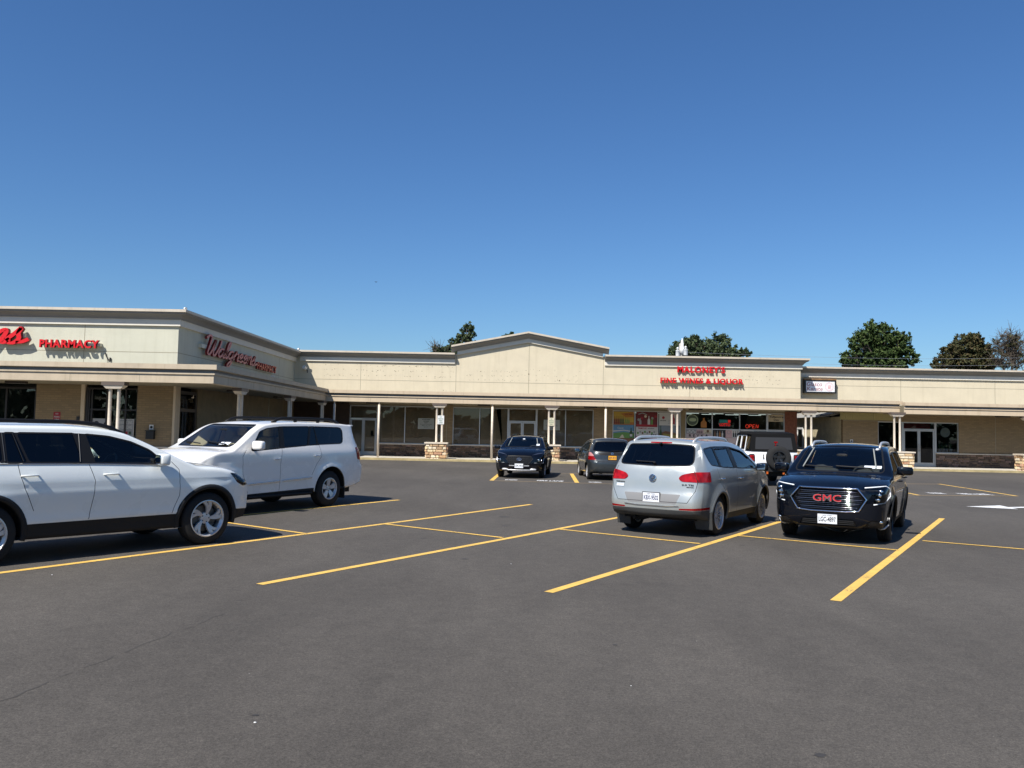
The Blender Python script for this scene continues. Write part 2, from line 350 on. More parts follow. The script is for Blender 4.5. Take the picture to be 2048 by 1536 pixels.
def streaks(m, k=.10):
    nt = m.node_tree; b = nt.nodes['Principled BSDF']; src = b.inputs['Base Color'].links[0].from_socket; tc = nt.nodes.new('ShaderNodeTexCoord'); mp = nt.nodes.new('ShaderNodeMapping'); mp.inputs['Scale'].default_value = (3.2, 3.2, .16)
    n = nt.nodes.new('ShaderNodeTexNoise'); n.inputs['Scale'].default_value = 1.5; n.inputs['Detail'].default_value = 8; n.inputs['Roughness'].default_value = .7; nt.links.new(tc.outputs['Object'], mp.inputs[0]); nt.links.new(mp.outputs[0], n.inputs[0])
    r = nt.nodes.new('ShaderNodeValToRGB'); r.color_ramp.elements[0].position = .50; r.color_ramp.elements[1].position = .78; r.color_ramp.elements[0].color = (1, 1, 1, 1); r.color_ramp.elements[1].color = (1 - k * 1.6, 1 - k * 1.7, 1 - k * 2, 1); nt.links.new(n.outputs[0], r.inputs[0])
    x = nt.nodes.new('ShaderNodeMix'); x.data_type = 'RGBA'; x.blend_type = 'MULTIPLY'; x.inputs[0].default_value = 1; nt.links.new(src, x.inputs[6]); nt.links.new(r.outputs[0], x.inputs[7]); nt.links.new(x.outputs[2], b.inputs['Base Color'])
for m_ in (m_st, m_stw): streaks(m_, .07)
for m_ in (m_fas, m_fasw, m_cap): streaks(m_, .13)
def brick_tan():
    m = bpy.data.materials.new('painted_tan_brick'); m.use_nodes = True; nt = m.node_tree; b = nt.nodes['Principled BSDF']; b.inputs['Roughness'].default_value = .9
    tc = nt.nodes.new('ShaderNodeTexCoord'); mp = nt.nodes.new('ShaderNodeMapping'); sx = nt.nodes.new('ShaderNodeSeparateXYZ'); cx = nt.nodes.new('ShaderNodeCombineXYZ'); ad = nt.nodes.new('ShaderNodeMath'); ad.operation = 'ADD'
    nt.links.new(tc.outputs['Object'], sx.inputs[0]); nt.links.new(sx.outputs[0], ad.inputs[0]); nt.links.new(sx.outputs[1], ad.inputs[1]); nt.links.new(ad.outputs[0], cx.inputs[0]); nt.links.new(sx.outputs[2], cx.inputs[1])
    br = nt.nodes.new('ShaderNodeTexBrick'); br.inputs['Scale'].default_value = 1; br.inputs['Brick Width'].default_value = .28; br.inputs['Row Height'].default_value = .085; br.inputs['Mortar Size'].default_value = .010
    br.inputs['Color1'].default_value = (.28, .20, .11, 1); br.inputs['Color2'].default_value = (.225, .16, .09, 1); br.inputs['Mortar'].default_value = (.20, .15, .09, 1)
    nt.links.new(cx.outputs[0], br.inputs['Vector']); nt.links.new(br.outputs['Color'], b.inputs['Base Color'])
    bp = nt.nodes.new('ShaderNodeBump'); bp.inputs['Strength'].default_value = .5; nt.links.new(br.outputs['Fac'], bp.inputs['Height']); bp.invert = True; nt.links.new(bp.outputs[0], b.inputs['Normal'])
    return m
m_brk = brick_tan()
m_redbrk = mat('dark_red_brick', (.16, .055, .03), .85, var=.35, scale=9, bump=.5, bscale=20)

def sweep(mb, path, prof, closed=False):
    """profile points (out, z) swept along plan path; outward is to the right of travel, mitred corners"""
    P2 = [Vector(p) for p in path]; n = len(P2); M = len(prof); base = len(mb.v)
    for i, p in enumerate(P2):
        d0 = (p - P2[i - 1]).normalized() if i > 0 else None; d1 = (P2[i + 1] - p).normalized() if i < n - 1 else None
        if d0 is None: d0 = d1
        if d1 is None: d1 = d0
        n0 = Vector((d0.y, -d0.x)); n1 = Vector((d1.y, -d1.x)); mit = (n0 + n1); mit = mit / max(.3, mit.dot(n0))
        for o, z in prof: mb.v.append((p.x + mit.x * o, p.y + mit.y * o, z))
    for i in range(n - 1):
        for k in range(M):
            l = (k + 1) % M; mb.f.append((base + i * M + k, base + (i + 1) * M + k, base + (i + 1) * M + l, base + i * M + l)); mb.m.append(mb.k)
    mb.f += [tuple(range(base, base + M))[::-1], tuple(range(base + (n - 1) * M, base + n * M))]; mb.m += [mb.k] * 2
def cornice(parent, path, T):
    a = MB(); sweep(a, path, [(-.12, T), (.42, T), (.42, T - .10), (.36, T - .10), (-.12, T - .10)]); o = a.build('cornice', m_cap, parent, True)
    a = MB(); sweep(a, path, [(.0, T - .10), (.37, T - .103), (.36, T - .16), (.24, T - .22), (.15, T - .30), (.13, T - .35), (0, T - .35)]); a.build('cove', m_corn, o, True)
    a = MB(); sweep(a, path, [(.0, T - .352), (.09, T - .352), (.09, T - .60), (.0, T - .60)]); a.build('trim_band', m_band, o, True)
    return o
def canopy_fascia(parent, path, Z0=ZC0, Z1=ZC1, m=None):
    m = m or m_fas
    H = Z1 - Z0; a = MB()
    sweep(a, path, [(-.30, Z1), (.14, Z1), (.14, Z1 - .17), (.0, Z1 - .19), (-.02, Z1 - .27), (.045, Z1 - .28), (.045, Z1 - .345), (.012, Z1 - .36), (.0, Z1 - .365), (.0, Z0), (-.30, Z0)])
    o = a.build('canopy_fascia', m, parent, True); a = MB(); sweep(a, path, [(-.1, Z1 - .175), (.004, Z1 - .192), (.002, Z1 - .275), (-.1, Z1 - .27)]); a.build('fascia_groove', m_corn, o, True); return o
def gable_sweep(mb, pts, prof, y0):
    """profile (out, down) swept along sloping line pts [(x,z)..] on wall plane y0"""
    base = len(mb.v); M = len(prof); n = len(pts)
    for i, (x, z) in enumerate(pts):
        for o, dn in prof: mb.v.append((x, y0 - o, z - dn))
    for i in range(n - 1):
        for k in range(M):
            l = (k + 1) % M; mb.f.append((base + i * M + k, base + (i + 1) * M + k, base + (i + 1) * M + l, base + i * M + l)); mb.m.append(mb.k)
    mb.f += [tuple(range(base, base + M))[::-1], tuple(range(base + (n - 1) * M, base + n * M))]; mb.m += [mb.k] * 2
def stones(mb, x0, x1, z0, z1, face, axis='Y', d=.06, sw=(.14, .42), sh=.10, out=-1, jit=.035):
    """ledge stones on the plane axis=face; out = direction the face looks"""
    nr = max(1, round((z1 - z0) / sh)); hh = (z1 - z0) / nr
    for r in range(nr):
        x = x0 - random.uniform(0, sw[0])
        while x < x1:
            w = random.uniform(*sw); a, b = max(x, x0), min(x + w, x1); x += w
            if b - a < .03: continue
            pr = random.uniform(0, jit); g = .006; zz0 = z0 + r * hh + g + random.uniform(-.008, .008); zz1 = z0 + (r + 1) * hh - g + random.uniform(-.008, .008)
            f0, f1 = face - out * d, face + out * pr
            c = .012
            if axis == 'Y': vs = [(a + g, f0, zz0), (b - g, f0, zz0), (b - g, f0, zz1), (a + g, f0, zz1), (a + g + c, f1, zz0 + c), (b - g - c, f1, zz0 + c), (b - g - c, f1, zz1 - c), (a + g + c, f1, zz1 - c)]
            else: vs = [(f0, a + g, zz0), (f0, b - g, zz0), (f0, b - g, zz1), (f0, a + g, zz1), (f1, a + g + c, zz0 + c), (f1, b - g - c, zz0 + c), (f1, b - g - c, zz1 - c), (f1, a + g + c, zz1 - c)]
            mb.add(vs, [(0, 1, 2, 3), (4, 5, 6, 7), (0, 1, 5, 4), (1, 2, 6, 5), (2, 3, 7, 6), (3, 0, 4, 7)])
def base_wall(parent, x0, x1, face, axis='Y', out=-1, z1=.78):
    a = MB(); lo, hi = (face - out * .05, face - out * .02)
    if axis == 'Y': a.box(x0, x1, min(lo, face - out * .35), max(lo, face - out * .35), 0, z1)
    else: a.box(min(lo, face - out * .35), max(lo, face - out * .35), x0, x1, 0, z1)
    o = a.build('stone_base', m_joint, parent, True)
    a = MB(); stones(a, x0, x1, .12, z1 - .01, face, axis, out=out); a.build('ledge_stone', m_stone, o, True)
    a = MB(); f0, f1 = sorted((face + out * .06, face - out * .2))
    if axis == 'Y': a.box(x0, x1, f0, f1, z1 + .001, z1 + .055)
    else: a.box(f0, f1, x0, x1, z1 + .001, z1 + .055)
    a.build('sill', m_post, o, True)
    return o
def window(parent, x0, x1, z0, z1, y, mullions=(), rails=(), frame=None, fw=.05, axis='Y', gm=None, out=-1, name='window'):
    """frame + glass. y = plane of the glass; frame stands a little proud"""
    frame = frame or m_alum; a = MB()
    def bx(u0, u1, w0, w1, d0=-.05, d1=.05):
        if axis == 'Y': a.box(u0, u1, y + d0, y + d1, w0, w1)
        else: a.box(y + d0, y + d1, u0, u1, w0, w1)
    bx(x0, x0 + fw, z0, z1); bx(x1 - fw, x1, z0, z1); bx(x0 + fw, x1 - fw, z0, z0 + fw, -.048, .048); bx(x0 + fw, x1 - fw, z1 - fw, z1, -.048, .048)
    for mx in mullions: bx(mx - fw / 2, mx + fw / 2, z0 + fw, z1 - fw, -.046, .046)
    for rz_ in rails: bx(x0 + fw, x1 - fw, rz_ - fw / 2, rz_ + fw / 2, -.044, .044)
    o = a.build(name, frame, parent, True); a = MB()
    if axis == 'Y': a.box(x0 + fw / 2, x1 - fw / 2, y - .004, y + .004, z0 + fw / 2, z1 - fw / 2)
    else: a.box(y - .004, y + .004, x0 + fw / 2, x1 - fw / 2, z0 + fw / 2, z1 - fw / 2)
    a.build('pane', gm or m_gls, o, True)
    return o
def door_leaf(parent, x0, x1, z0, z1, y, frame=None, st=.075, axis='Y', handle_side=1, rail=.22):
    frame = frame or m_alum; a = MB()
    def bx(u0, u1, w0, w1, d0=-.03, d1=.03, q=a):
        if axis == 'Y': q.box(u0, u1, y + d0, y + d1, w0, w1)
        else: q.box(y + d0, y + d1, u0, u1, w0, w1)
    bx(x0, x0 + st, z0, z1); bx(x1 - st, x1, z0, z1); bx(x0 + st, x1 - st, z0, z0 + rail, -.028, .028); bx(x0 + st, x1 - st, z1 - st, z1, -.028, .028)
    o = a.build('door', frame, parent, True)
    a = MB(); bx(x0 + st / 2, x1 - st / 2, z0 + rail - .02, z1 - st / 2, -.004, .004, a); a.build('pane', m_gls, o, True)
    a = MB(); hx = x1 - st / 2 if handle_side > 0 else x0 + st / 2
    if axis == 'Y': a.tube([(hx, y - .03, z0 + .85), (hx, y - .08, z0 + .88), (hx, y - .08, z0 + 1.22), (hx, y - .03, z0 + 1.25)], .014)
    else: a.tube([(y + .03, hx, z0 + .85), (y + .08, hx, z0 + .88), (y + .08, hx, z0 + 1.22), (y + .03, hx, z0 + 1.25)], .014)
    a.build('handle', m_alum, o, True)
    return o
def pier(parent, x, y, w=1.12, d=.75, h=.92, side=True):
    a = MB(); a.box(x - w / 2 + .06, x + w / 2 - .06, y - d / 2 + .06, y + d / 2 - .06, 0, h); o = a.build('stone_pier', mat('pale_mortar', (.42, .35, .25), .9), parent, True)
    a = MB(); stones(a, x - w / 2, x + w / 2, .02, h, y - d / 2, 'Y', sw=(.14, .46), sh=.15, out=-1, jit=.07, d=.08)
    stones(a, y - d / 2 + .03, y + d / 2 - .03, .02, h, x - w / 2, 'X', sw=(.14, .46), sh=.15, out=-1, jit=.07, d=.08)
    stones(a, y - d / 2 + .03, y + d / 2 - .03, .02, h, x + w / 2, 'X', sw=(.14, .46), sh=.15, out=1, jit=.07, d=.08)
    a.build('pier_stone', m_stone2, o, True)
    a = MB(); a.box(x - w / 2 - .07, x + w / 2 + .07, y - d / 2 - .08, y + d / 2 + .08, h + .002, h + .075); a.build('pier_cap', m_post, o, True)
def double_post(parent, x, y, z0, ztop=ZC0, gap=.30, r=.058, ax='X', cap=True):
    a = MB()
    for s in (-1, 1):
        px, py = (x + s * gap / 2, y) if ax == 'X' else (x, y + s * gap / 2)
        a.lathe([(r * 1.25, z0), (r * 1.25, z0 + .03), (r, z0 + .05), (r, ztop - .26), (r * 1.2, ztop - .24)], 14, c=(px, py, 0))
    o = a.build('twin_post', m_post, parent, True, True)
    if cap:
        a = MB(); hw, hw2, hd = .25, .37, .16; zz0, zz1 = ztop - .235, ztop - .12
        def rr(w, d, z): return [(x - w, y - d, z), (x + w, y - d, z), (x + w, y + d, z), (x - w, y + d, z)] if ax == 'X' else [(x - d, y - w, z), (x + d, y - w, z), (x + d, y + w, z), (x - d, y + w, z)]
        a.add(rr(hw, hd * .8, zz0) + rr(hw2, hd, zz1), [(0, 3, 2, 1), (4, 5, 6, 7), (0, 1, 5, 4), (1, 2, 6, 5), (2, 3, 7, 6), (3, 0, 4, 7)])
        a.build('capital', m_post, o, True)
        a = MB(); a.add(rr(hw2 + .03, hd + .02, zz1 + .001) + rr(hw2 + .03, hd + .02, ztop - .001), [(0, 3, 2, 1), (4, 5, 6, 7), (0, 1, 5, 4), (1, 2, 6, 5), (2, 3, 7, 6), (3, 0, 4, 7)])
        a.build('beam_block', mat('bronze_flashing', (.12, .09, .07), .5), o, True)
    return o
def single_post(parent, x, y, z0=.12, ztop=ZC0, r=.062):
    a = MB(); a.lathe([(r, z0), (r, ztop - .14)], 14, c=(x, y, 0)); a.lathe([(r * .6, ztop - .14), (r * .6, ztop)], 10, c=(x, y, 0))
    return a.build('post', m_post, parent, True, True)
def soffit_light(x, y, z, label, group, ax='X'):
    w, d = (.36, .11) if ax == 'X' else (.11, .36)
    t = thing('canopy_light', label, 'light fixture', (x, y, z - .07), 0, group)
    a = MB(); a.box(-w, w, -d, d, 0, .068); a.build('housing', mat('bronze_housing', (.035, .022, .016), .5), t)
    a = MB(); a.box(-w + .03, w - .03, -d + .02, d - .02, -.012, -.002); a.build('lens', mat('dull_lens', (.18, .17, .15), .3), t)
X = lambda px, Y=YW: onY(px, 860, Y).x          # x on the wall plane for a column of the photo
GL = YW + .10                                    # glass plane of the storefronts

# ---- sidewalk
mb = MB(); CF = YC - .42
mb.box(CX - .35, 60, CF + .02, YW + .3, -.3, .12)
mb.box(-60, CX + .42 - .02, FC - .42 + .02, FW + .3, -.3, .118); mb.box(WX - .3, CX + .42 - .02, FW + .3, CF + .02, -.3, .116)
tag(mb.build('sidewalk', m_concr), 'pale concrete sidewalk under the canopy', None, None, 'structure')
mb = MB(); mb.box(CX + .42, 60, CF - .13, CF + .02, -.3, .119); mb.box(-60, CX + .42, FC - .55, FC - .40, -.3, .117); mb.box(CX + .40, CX + .55, FC - .40, CF - .13, -.3, .115)
tag(mb.build('kerb', m_curb), 'worn yellow concrete kerb', None, None, 'structure')

# ---- centre building -------------------------------------------------------
T1 = 6.10
xg0, xg1 = X(911), X(1204)           # gabled bay
xe = onY(1601, 760, YW).x            # right end of the tall parapet
cb = thing('strip_mall_building', 'long cream stuccoed store block with a low gabled parapet in its middle', 'building', (2, YW, 0))
gpk = [onY(909, 690, YW), onY(1057, 667, YW), onY(1213, 697.5, YW)]
G0, G1, G2 = 6.55, 7.40, 6.57
a = MB()
a.add([(WX, YW, ZC0), (xe, YW, ZC0), (xe, YW, T1 - .02), (xg1, YW, T1 - .02), (xg1, YW, G2), (gpk[1].x, YW, G1 - .03), (xg0, YW, G0), (xg0, YW, T1 - .02), (WX, YW, T1 - .02)], [])
a.prism([(WX, YW, ZC0), (xe, YW, ZC0), (xe, YW, T1 - .02), (xg1, YW, T1 - .02), (xg1, YW, G2 - .02), (gpk[1].x, YW, G1 - .03), (xg0, YW, G0 - .02), (xg0, YW, T1 - .02), (WX, YW, T1 - .02)], (0, .3, 0))
a.build('parapet_wall', m_st, cb, True)
a = MB(); a.box(WX, xe, YW + .3, YW + 22, 3.4, 5.2); a.build('roof', m_roof, cb, True)
a = MB(); a.box(X(1593), X(1595), YW + .3, YW + 22, 0, 5.2); a.build('side_wall', m_brk, cb, True)
cornice(cb, [(WX + .3, YW), (xg0 - .12, YW)], T1); cornice(cb, [(xg1 + .1, YW), (xe, YW), (xe, YW + 12)], T1 + .06)
gl = [(X(900), G0 - .02), (gpk[1].x, G1), (X(1215), G2 + .0)]
a = MB(); gable_sweep(a, gl, [(-.12, 0), (.46, 0), (.46, .10), (-.12, .10)], YW - .03); gcn = a.build('gable_cornice', m_cap, cb, True)
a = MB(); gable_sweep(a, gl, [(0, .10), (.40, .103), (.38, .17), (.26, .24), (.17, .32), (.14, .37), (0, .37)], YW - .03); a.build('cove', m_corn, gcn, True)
gl2 = [(X(911) + .01, G0 + .06), (gpk[1].x, G1), (X(1204) - .01, G2 + .06)]
a = MB(); gable_sweep(a, gl2, [(0, .372), (.08, .372), (.08, .60), (0, .60)], YW - .03); a.build('trim_band', m_band, gcn, True)
# control joints and old sign fixings in the stucco
a = MB(); jz = 4.46
for px in (718, 909.5, 1055.5, 1205): a.box(X(px) - .012, X(px) + .012, YW - .003, YW, ZC1 + .05, (T1 - .61) if px in (718,) else (G1 - .7 if px == 1055.5 else 5.95))
a.box(X(1379) - .015, X(1379) + .015, YW - .003, YW, ZC1 + .05, jz - .02)
a.box(WX + .01, xe - .01, YW - .0035, YW, jz - .011, jz + .011)
a.k = 1
def hole(x, z, r=.018):
    n = 6; a.add([(x + r * math.cos(2 * PI * k / n), YW - .004, z + r * math.sin(2 * PI * k / n)) for k in range(n)], [tuple(range(n))])
rr = random.Random(3)
for (pa, pb, za, zb, n) in ((640, 905, 4.72, 5.32, 120), (925, 1040, 4.6, 5.1, 55), (1042, 1190, 4.62, 5.2, 45), (1475, 1560, 4.7, 5.1, 36), (880, 906, 3.86, 3.95, 8)):
    for i in range(n):
        row = rr.choice((0, .5, 1)) + rr.gauss(0, .05); hole(X(rr.uniform(pa, pb)), za + (zb - za) * row, rr.uniform(.010, .024))
for px, z, r in ((1055.5, 4.98, .045), (1117.5, 4.64, .04)): hole(X(px), z, r)
a.build('stucco_joints', [m_joint, m_hole], cb, True)
# canopy
a = MB(); xk = onY(1632, 800, YC).x; xk2 = onY(1799, 800, YC + .5).x
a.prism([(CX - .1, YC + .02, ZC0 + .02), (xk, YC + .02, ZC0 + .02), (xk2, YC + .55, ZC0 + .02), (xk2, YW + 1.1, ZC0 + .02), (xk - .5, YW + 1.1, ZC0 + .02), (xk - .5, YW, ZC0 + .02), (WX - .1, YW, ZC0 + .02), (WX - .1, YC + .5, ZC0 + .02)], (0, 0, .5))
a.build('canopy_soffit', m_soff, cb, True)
canopy_fascia(cb, [(CX, YC), (xk, YC), (xk2, YC + .5), (xk2, YW)], ZC0, ZC1 + .02)
for px in (739, 833, 925, 1019, 1112, 1206, 1300, 1397, 1497, 1590): a = MB(); a.box(X(px, YC) - .006, X(px, YC) + .006, YC - .003, YC, ZC0 + .01, ZC1 - .37); a.build('fascia_seam', m_joint, cb, True)
for px in (926, 1112, 1385): a = MB(); a.box(X(px, YC) - .006, X(px, YC) + .006, YC - .143, YC - .14, ZC1 - .14, ZC1 - .01); a.build('fascia_seam', m_joint, cb, True)
# ground floor: wall piers between openings, all under the canopy
ZT = 3.0                                           # head of the storefront glass
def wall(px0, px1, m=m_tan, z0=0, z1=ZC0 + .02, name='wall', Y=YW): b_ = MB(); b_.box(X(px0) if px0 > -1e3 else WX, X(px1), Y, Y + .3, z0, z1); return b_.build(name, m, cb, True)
wall(-1e4, 697, mat('shade_brown_wall', (.055, .033, .02), .7, var=.2, scale=2))  # left corner wall: its deep shade is put into the dark brown
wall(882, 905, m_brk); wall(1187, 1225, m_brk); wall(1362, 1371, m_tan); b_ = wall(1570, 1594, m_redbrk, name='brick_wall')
a = MB(); a.box(X(1187) + .0, X(1225), YW - .01, YW, .78, .83); a.build('wall_trim', m_joint, cb, True); a = MB(); a.box(X(893) - .012, X(893) + .012, YW - .003, YW, .12, ZC0); a.build('wall_trim', m_joint, cb, True)
head = MB(); head.box(X(697), X(882), YW + .02, YW + .28, ZT, ZC0 + .02); head.box(X(905), X(1187), YW + .02, YW + .28, ZT, ZC0 + .02); head.box(X(1225), X(1362), YW + .02, YW + .28, ZT + .0, ZC0 + .02); head.box(X(1371), X(1570), YW + .02, YW + .28, ZT, ZC0 + .02)
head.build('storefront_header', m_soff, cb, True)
for p0, p1 in ((754, 893), (893, 1016), (1073, 1230), (1225, 1362), (1371, 1535)): base_wall(cb, X(p0), X(p1) - .001, YW - .02)
window(cb, X(754), X(882), .83, ZT, GL, [X(809)]); window(cb, X(905), X(1016), .83, ZT, GL, [X(959)]); window(cb, X(1073), X(1187), .83, ZT, GL, [X(1131)])
window(cb, X(1225), X(1362), .83, ZT, GL, [X(1270), X(1316)]); window(cb, X(1371), X(1535), .83, ZT, GL, [X(1425), X(1480)], [2.02])
def doorset(p0, p1, ztr=2.22, zt=ZT, double=True, frame=None):
    x0, x1 = X(p0), X(p1); window(cb, x0, x1, ztr, zt, GL, name='transom', frame=frame, fw=.06)
    a = MB(); a.box(x0, x0 + .06, GL - .05, GL + .05, .12, ztr); a.build('door_jamb', frame or m_alum, cb, True); a = MB(); a.box(x1 - .06, x1, GL - .05, GL + .05, .12, ztr); a.build('door_jamb', frame or m_alum, cb, True)
    if double:
        xm = (x0 + x1) / 2; door_leaf(cb, x0 + .065, xm - .005, .13, ztr - .01, GL, frame, handle_side=1); door_leaf(cb, xm + .005, x1 - .065, .13, ztr - .01, GL, frame, handle_side=-1)
    else: door_leaf(cb, x0 + .065, x1 - .065, .13, ztr - .01, GL, frame)
doorset(698, 754); doorset(1016, 1073); doorset(1535, 1570, 2.0, double=False)
# kraft paper taped up behind the empty store's glass, with torn gaps
kp = MB(); kg = GL + .035
def paper(p0, p1, z0, z1): kp.box(X(p0), X(p1), kg, kg + .004, z0, z1)
for p0, p1, z0, z1 in ((700, 725, .3, 2.2), (727, 741, .3, 2.2), (741, 752, .3, 1.25), (746, 752, 1.3, 2.2), (741, 746, 1.55, 2.2), (700, 752, 2.26, 2.98), (756, 808, .85, 2.98), (810, 880, .85, 2.98), (907, 958, .85, 2.98), (1018, 1044, .3, 2.2), (1046, 1071, .3, 2.2), (1018, 1071, 2.26, 2.98), (1075, 1130, .85, 2.98), (1132, 1186, .85, 2.98)): paper(p0, p1, z0, z1)
def ptri(pts): kp.prism([(X(p), kg, z) for p, z in pts], (0, .004, 0))
ptri([(961, .85), (961, 2.98), (977.5, 2.98), (979, 2.4), (974, .85)]); ptri([(974, .85), (979, 2.3), (981, 2.98), (991.5, 2.98), (1004, .95), (1003, .85)]); ptri([(1003, .85), (1005, 1.0), (1000.5, 2.98), (1014, 2.98), (1014, .85)])
kp.build('window_paper', m_kraft, cb, True)
# store interiors: back walls and lit ceilings seen through the glass
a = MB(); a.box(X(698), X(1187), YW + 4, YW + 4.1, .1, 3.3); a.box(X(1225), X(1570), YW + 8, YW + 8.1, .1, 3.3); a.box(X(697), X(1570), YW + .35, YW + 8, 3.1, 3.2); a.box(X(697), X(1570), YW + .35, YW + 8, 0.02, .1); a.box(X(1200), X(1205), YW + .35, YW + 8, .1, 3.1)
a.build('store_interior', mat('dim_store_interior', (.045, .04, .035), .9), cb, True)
a = MB()
for i in range(7):
    for j in range(3): a.box(X(1240) + i * 1.55, X(1240) + i * 1.55 + .9, YW + 2.6 + j * 2.2, YW + 2.63 + j * 2.2, 3.02, 3.05)
a.build('ceiling_lamps', mat('fluorescent_tube', (.85, .95, .9), emit=.7), cb, True)
# shelves of bottles inside the liquor store, low and dark
a = MB(); r2 = random.Random(5)
for i in range(60):
    x = r2.uniform(X(1228), X(1560)); y = YW + r2.uniform(.6, 2.5); h = r2.uniform(.25, .34); z = .85 + r2.choice((0, .35)); a.lathe([(.04, z), (.04, z + h * .6), (.014, z + h * .8), (.014, z + h)], 8, c=(x, y, 0))
a.build('bottle_display', mat('dark_bottle_glass', (.03, .05, .02), .15), cb, True)
# canopy supports
YP = YC + .12
for px in (757, 984, 1211): single_post(cb, X(px, YP), YP)
for px, pr in ((878.5, 1), (1103, 1), (1349, 1), (1617, 1)):
    x = X(px, YP)
    if pr: pier(cb, x - .12, YP + .02, w=1.12 if px < 1300 else 1.0)
    double_post(cb, x, YP, 1.0)
double_post(cb, X(1795, YP), YP + .05, 1.0); pier(cb, X(1800, YP), YP + .05, w=1.15, h=.93)
for px, y in ((744, 46.2), (967, 46.1), (1180, 46.0), (1391, 46.0)): soffit_light(X(px, y), y, ZC0 + .02, {744: 'dark canopy light over the papered door at left', 967: 'dark canopy light over the torn paper window', 1180: 'dark canopy light left of the liquor store posters', 1391: 'dark canopy light above the round window decal'}[px], 'lights under the store canopy')

# ---- right building (lower parapet) ---------------------------------------
T2 = 5.80
rb = thing('corner_store_building', 'lower cream stuccoed store block at the right end with a double glass door', 'building', (24, YW, 0))
xr0, xr1 = xe + .005, 46.0; xp = X(1686)
YR = YW + 1.15; a = MB(); a.box(xr0 - .3, xr1, YR, YR + .3, 3.3, T2 - .02); a.build('parapet_wall', m_st, rb, True)
a = MB(); a.box(X(1686) + .4, xr1, YR + .3, YW + 20, 3.75, 4.9); a.build('roof', m_roof, rb, True)
cornice(rb, [(xr0 + .02, YR), (xr1, YR)], T2)
xc = X(1800); a = MB()
for px in (1802, 1991): a.box(X(px, YR) - .012, X(px, YR) + .012, YR - .003, YR, ZC1 + .1, T2 - .61)
a.box(xr0 + .1, xr1, YR - .0035, YR, 4.72, 4.742); a.build('stucco_joints', m_joint, rb, True)
a = MB(); a.box(xk2 + .0, xr1, YC + .02, YR, 3.06, 3.5); a.build('canopy_soffit', m_soff, rb, True)
canopy_fascia(rb, [(xk2 + .02, YC - .0), (xr1, YC - .0)], 3.04, 3.66)
def wallr(px0, px1, z0, z1, m=m_brk, name='wall'): b_ = MB(); b_.box(X(px0), X(px1) if px1 < 5000 else xr1, YW, YW + .3, z0, z1); return b_.build(name, m, rb, True)
wallr(1686, 1756, 0, 3.1); wallr(1918, 1e4, 0, 3.1); wallr(1756, 1918, 2.66, 3.1)
a = MB(); a.box(X(1991) - .012, X(1991) + .012, YW - .003, YW, .9, 3.08); a.box(X(1686), X(1760), YW - .003, YW, 2.66, 2.68); a.build('wall_joints', m_joint, rb, True)
m_corr = mat('yellowed_metal_panel', (.42, .36, .16), .6); a = MB()
x = X(1679)
while x < X(1783): a.box(x, x + .085, YW - .12, YW - .06, 2.72, ZC0 + .01); x += .10
a.build('ribbed_panel', m_corr, rb, True)
base_wall(rb, X(1872), xr1, YW - .02, z1=.86); base_wall(rb, X(1686), X(1756), YW - .02, z1=.86)
window(rb, X(1756), X(1806), .60, 2.66, GL); window(rb, X(1872), X(1918), .92, 2.66, GL); window(rb, X(1806), X(1872), 2.22, 2.66, GL, name='transom', fw=.06)
xm = (X(1806) + X(1872)) / 2; a = MB(); a.box(X(1806), X(1806) + .06, GL - .05, GL + .05, .12, 2.22); a.build('door_jamb', m_alum, rb, True); a = MB(); a.box(X(1872) - .06, X(1872), GL - .05, GL + .05, .12, 2.22); a.build('door_jamb', m_alum, rb, True)
door_leaf(rb, X(1806) + .065, xm - .005, .13, 2.21, GL, handle_side=1); door_leaf(rb, xm + .005, X(1872) - .065, .13, 2.21, GL, handle_side=-1)
for s in (-1, 1):
    pass
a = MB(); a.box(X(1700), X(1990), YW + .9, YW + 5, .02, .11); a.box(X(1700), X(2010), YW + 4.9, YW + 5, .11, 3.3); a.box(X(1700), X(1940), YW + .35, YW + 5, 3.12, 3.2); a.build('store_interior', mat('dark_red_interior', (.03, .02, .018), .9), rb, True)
a = MB(); a.box(X(1808), X(1870), YW + .55, YW + .57, 2.24, 2.62); a.build('red_banner', mat('dull_red_cloth', (.20, .02, .02), .9), rb, True)
pier(rb, onY(2048, 930, YP).x + .25, YP + .02, w=1.0, h=.93); double_post(rb, onY(2048, 930, YP).x + .3, YP, 1.0, 3.05)
# lamp, intake box
soffit_light(X(2006, 45.9), 45.9, 3.06, 'dark canopy light near the right edge over the plain brick', 'lights under the store canopy')

# ---- passage between the two blocks and the building behind ---------------
nb = thing('rear_annex_building', 'old cream annex with a white gutter seen down the passage between the blocks', 'building', (19, 53, 0))
m_anx = mat('cream_block_wall', (.60, .52, .34), .9, var=.15, scale=3, bump=.6, bscale=12)
xa = X(1686) + .05; a = MB(); a.box(xa, xa + .3, YW + .31, 62, 0, 2.9); a.build('wall', m_anx, nb, True)
a = MB(); a.box(xa - .35, xa + .32, YW + 3, 62, 2.92, 3.05); a.build('gutter', m_wht, nb, True)
a = MB(); a.prism([(xa - .3, YW + 1.2, 3.06), (xa + 3, YW + 1.2, 3.9), (xa + 3, YW + 1.2, 3.7), (xa - .3, YW + 1.2, 2.95)], (0, 14, 0)); a.build('roof', mat('weathered_metal_roof', (.34, .32, .28), .6, var=.25, scale=5), nb, True)
a = MB(); a.box(X(1595), xa, 61.8, 62, 0, 3.5); a.build('end_wall', m_anx, nb, True)
window(nb, 54.2, 55.4, .9, 2.3, xa - .02, axis='X', frame=m_wht, fw=.12)

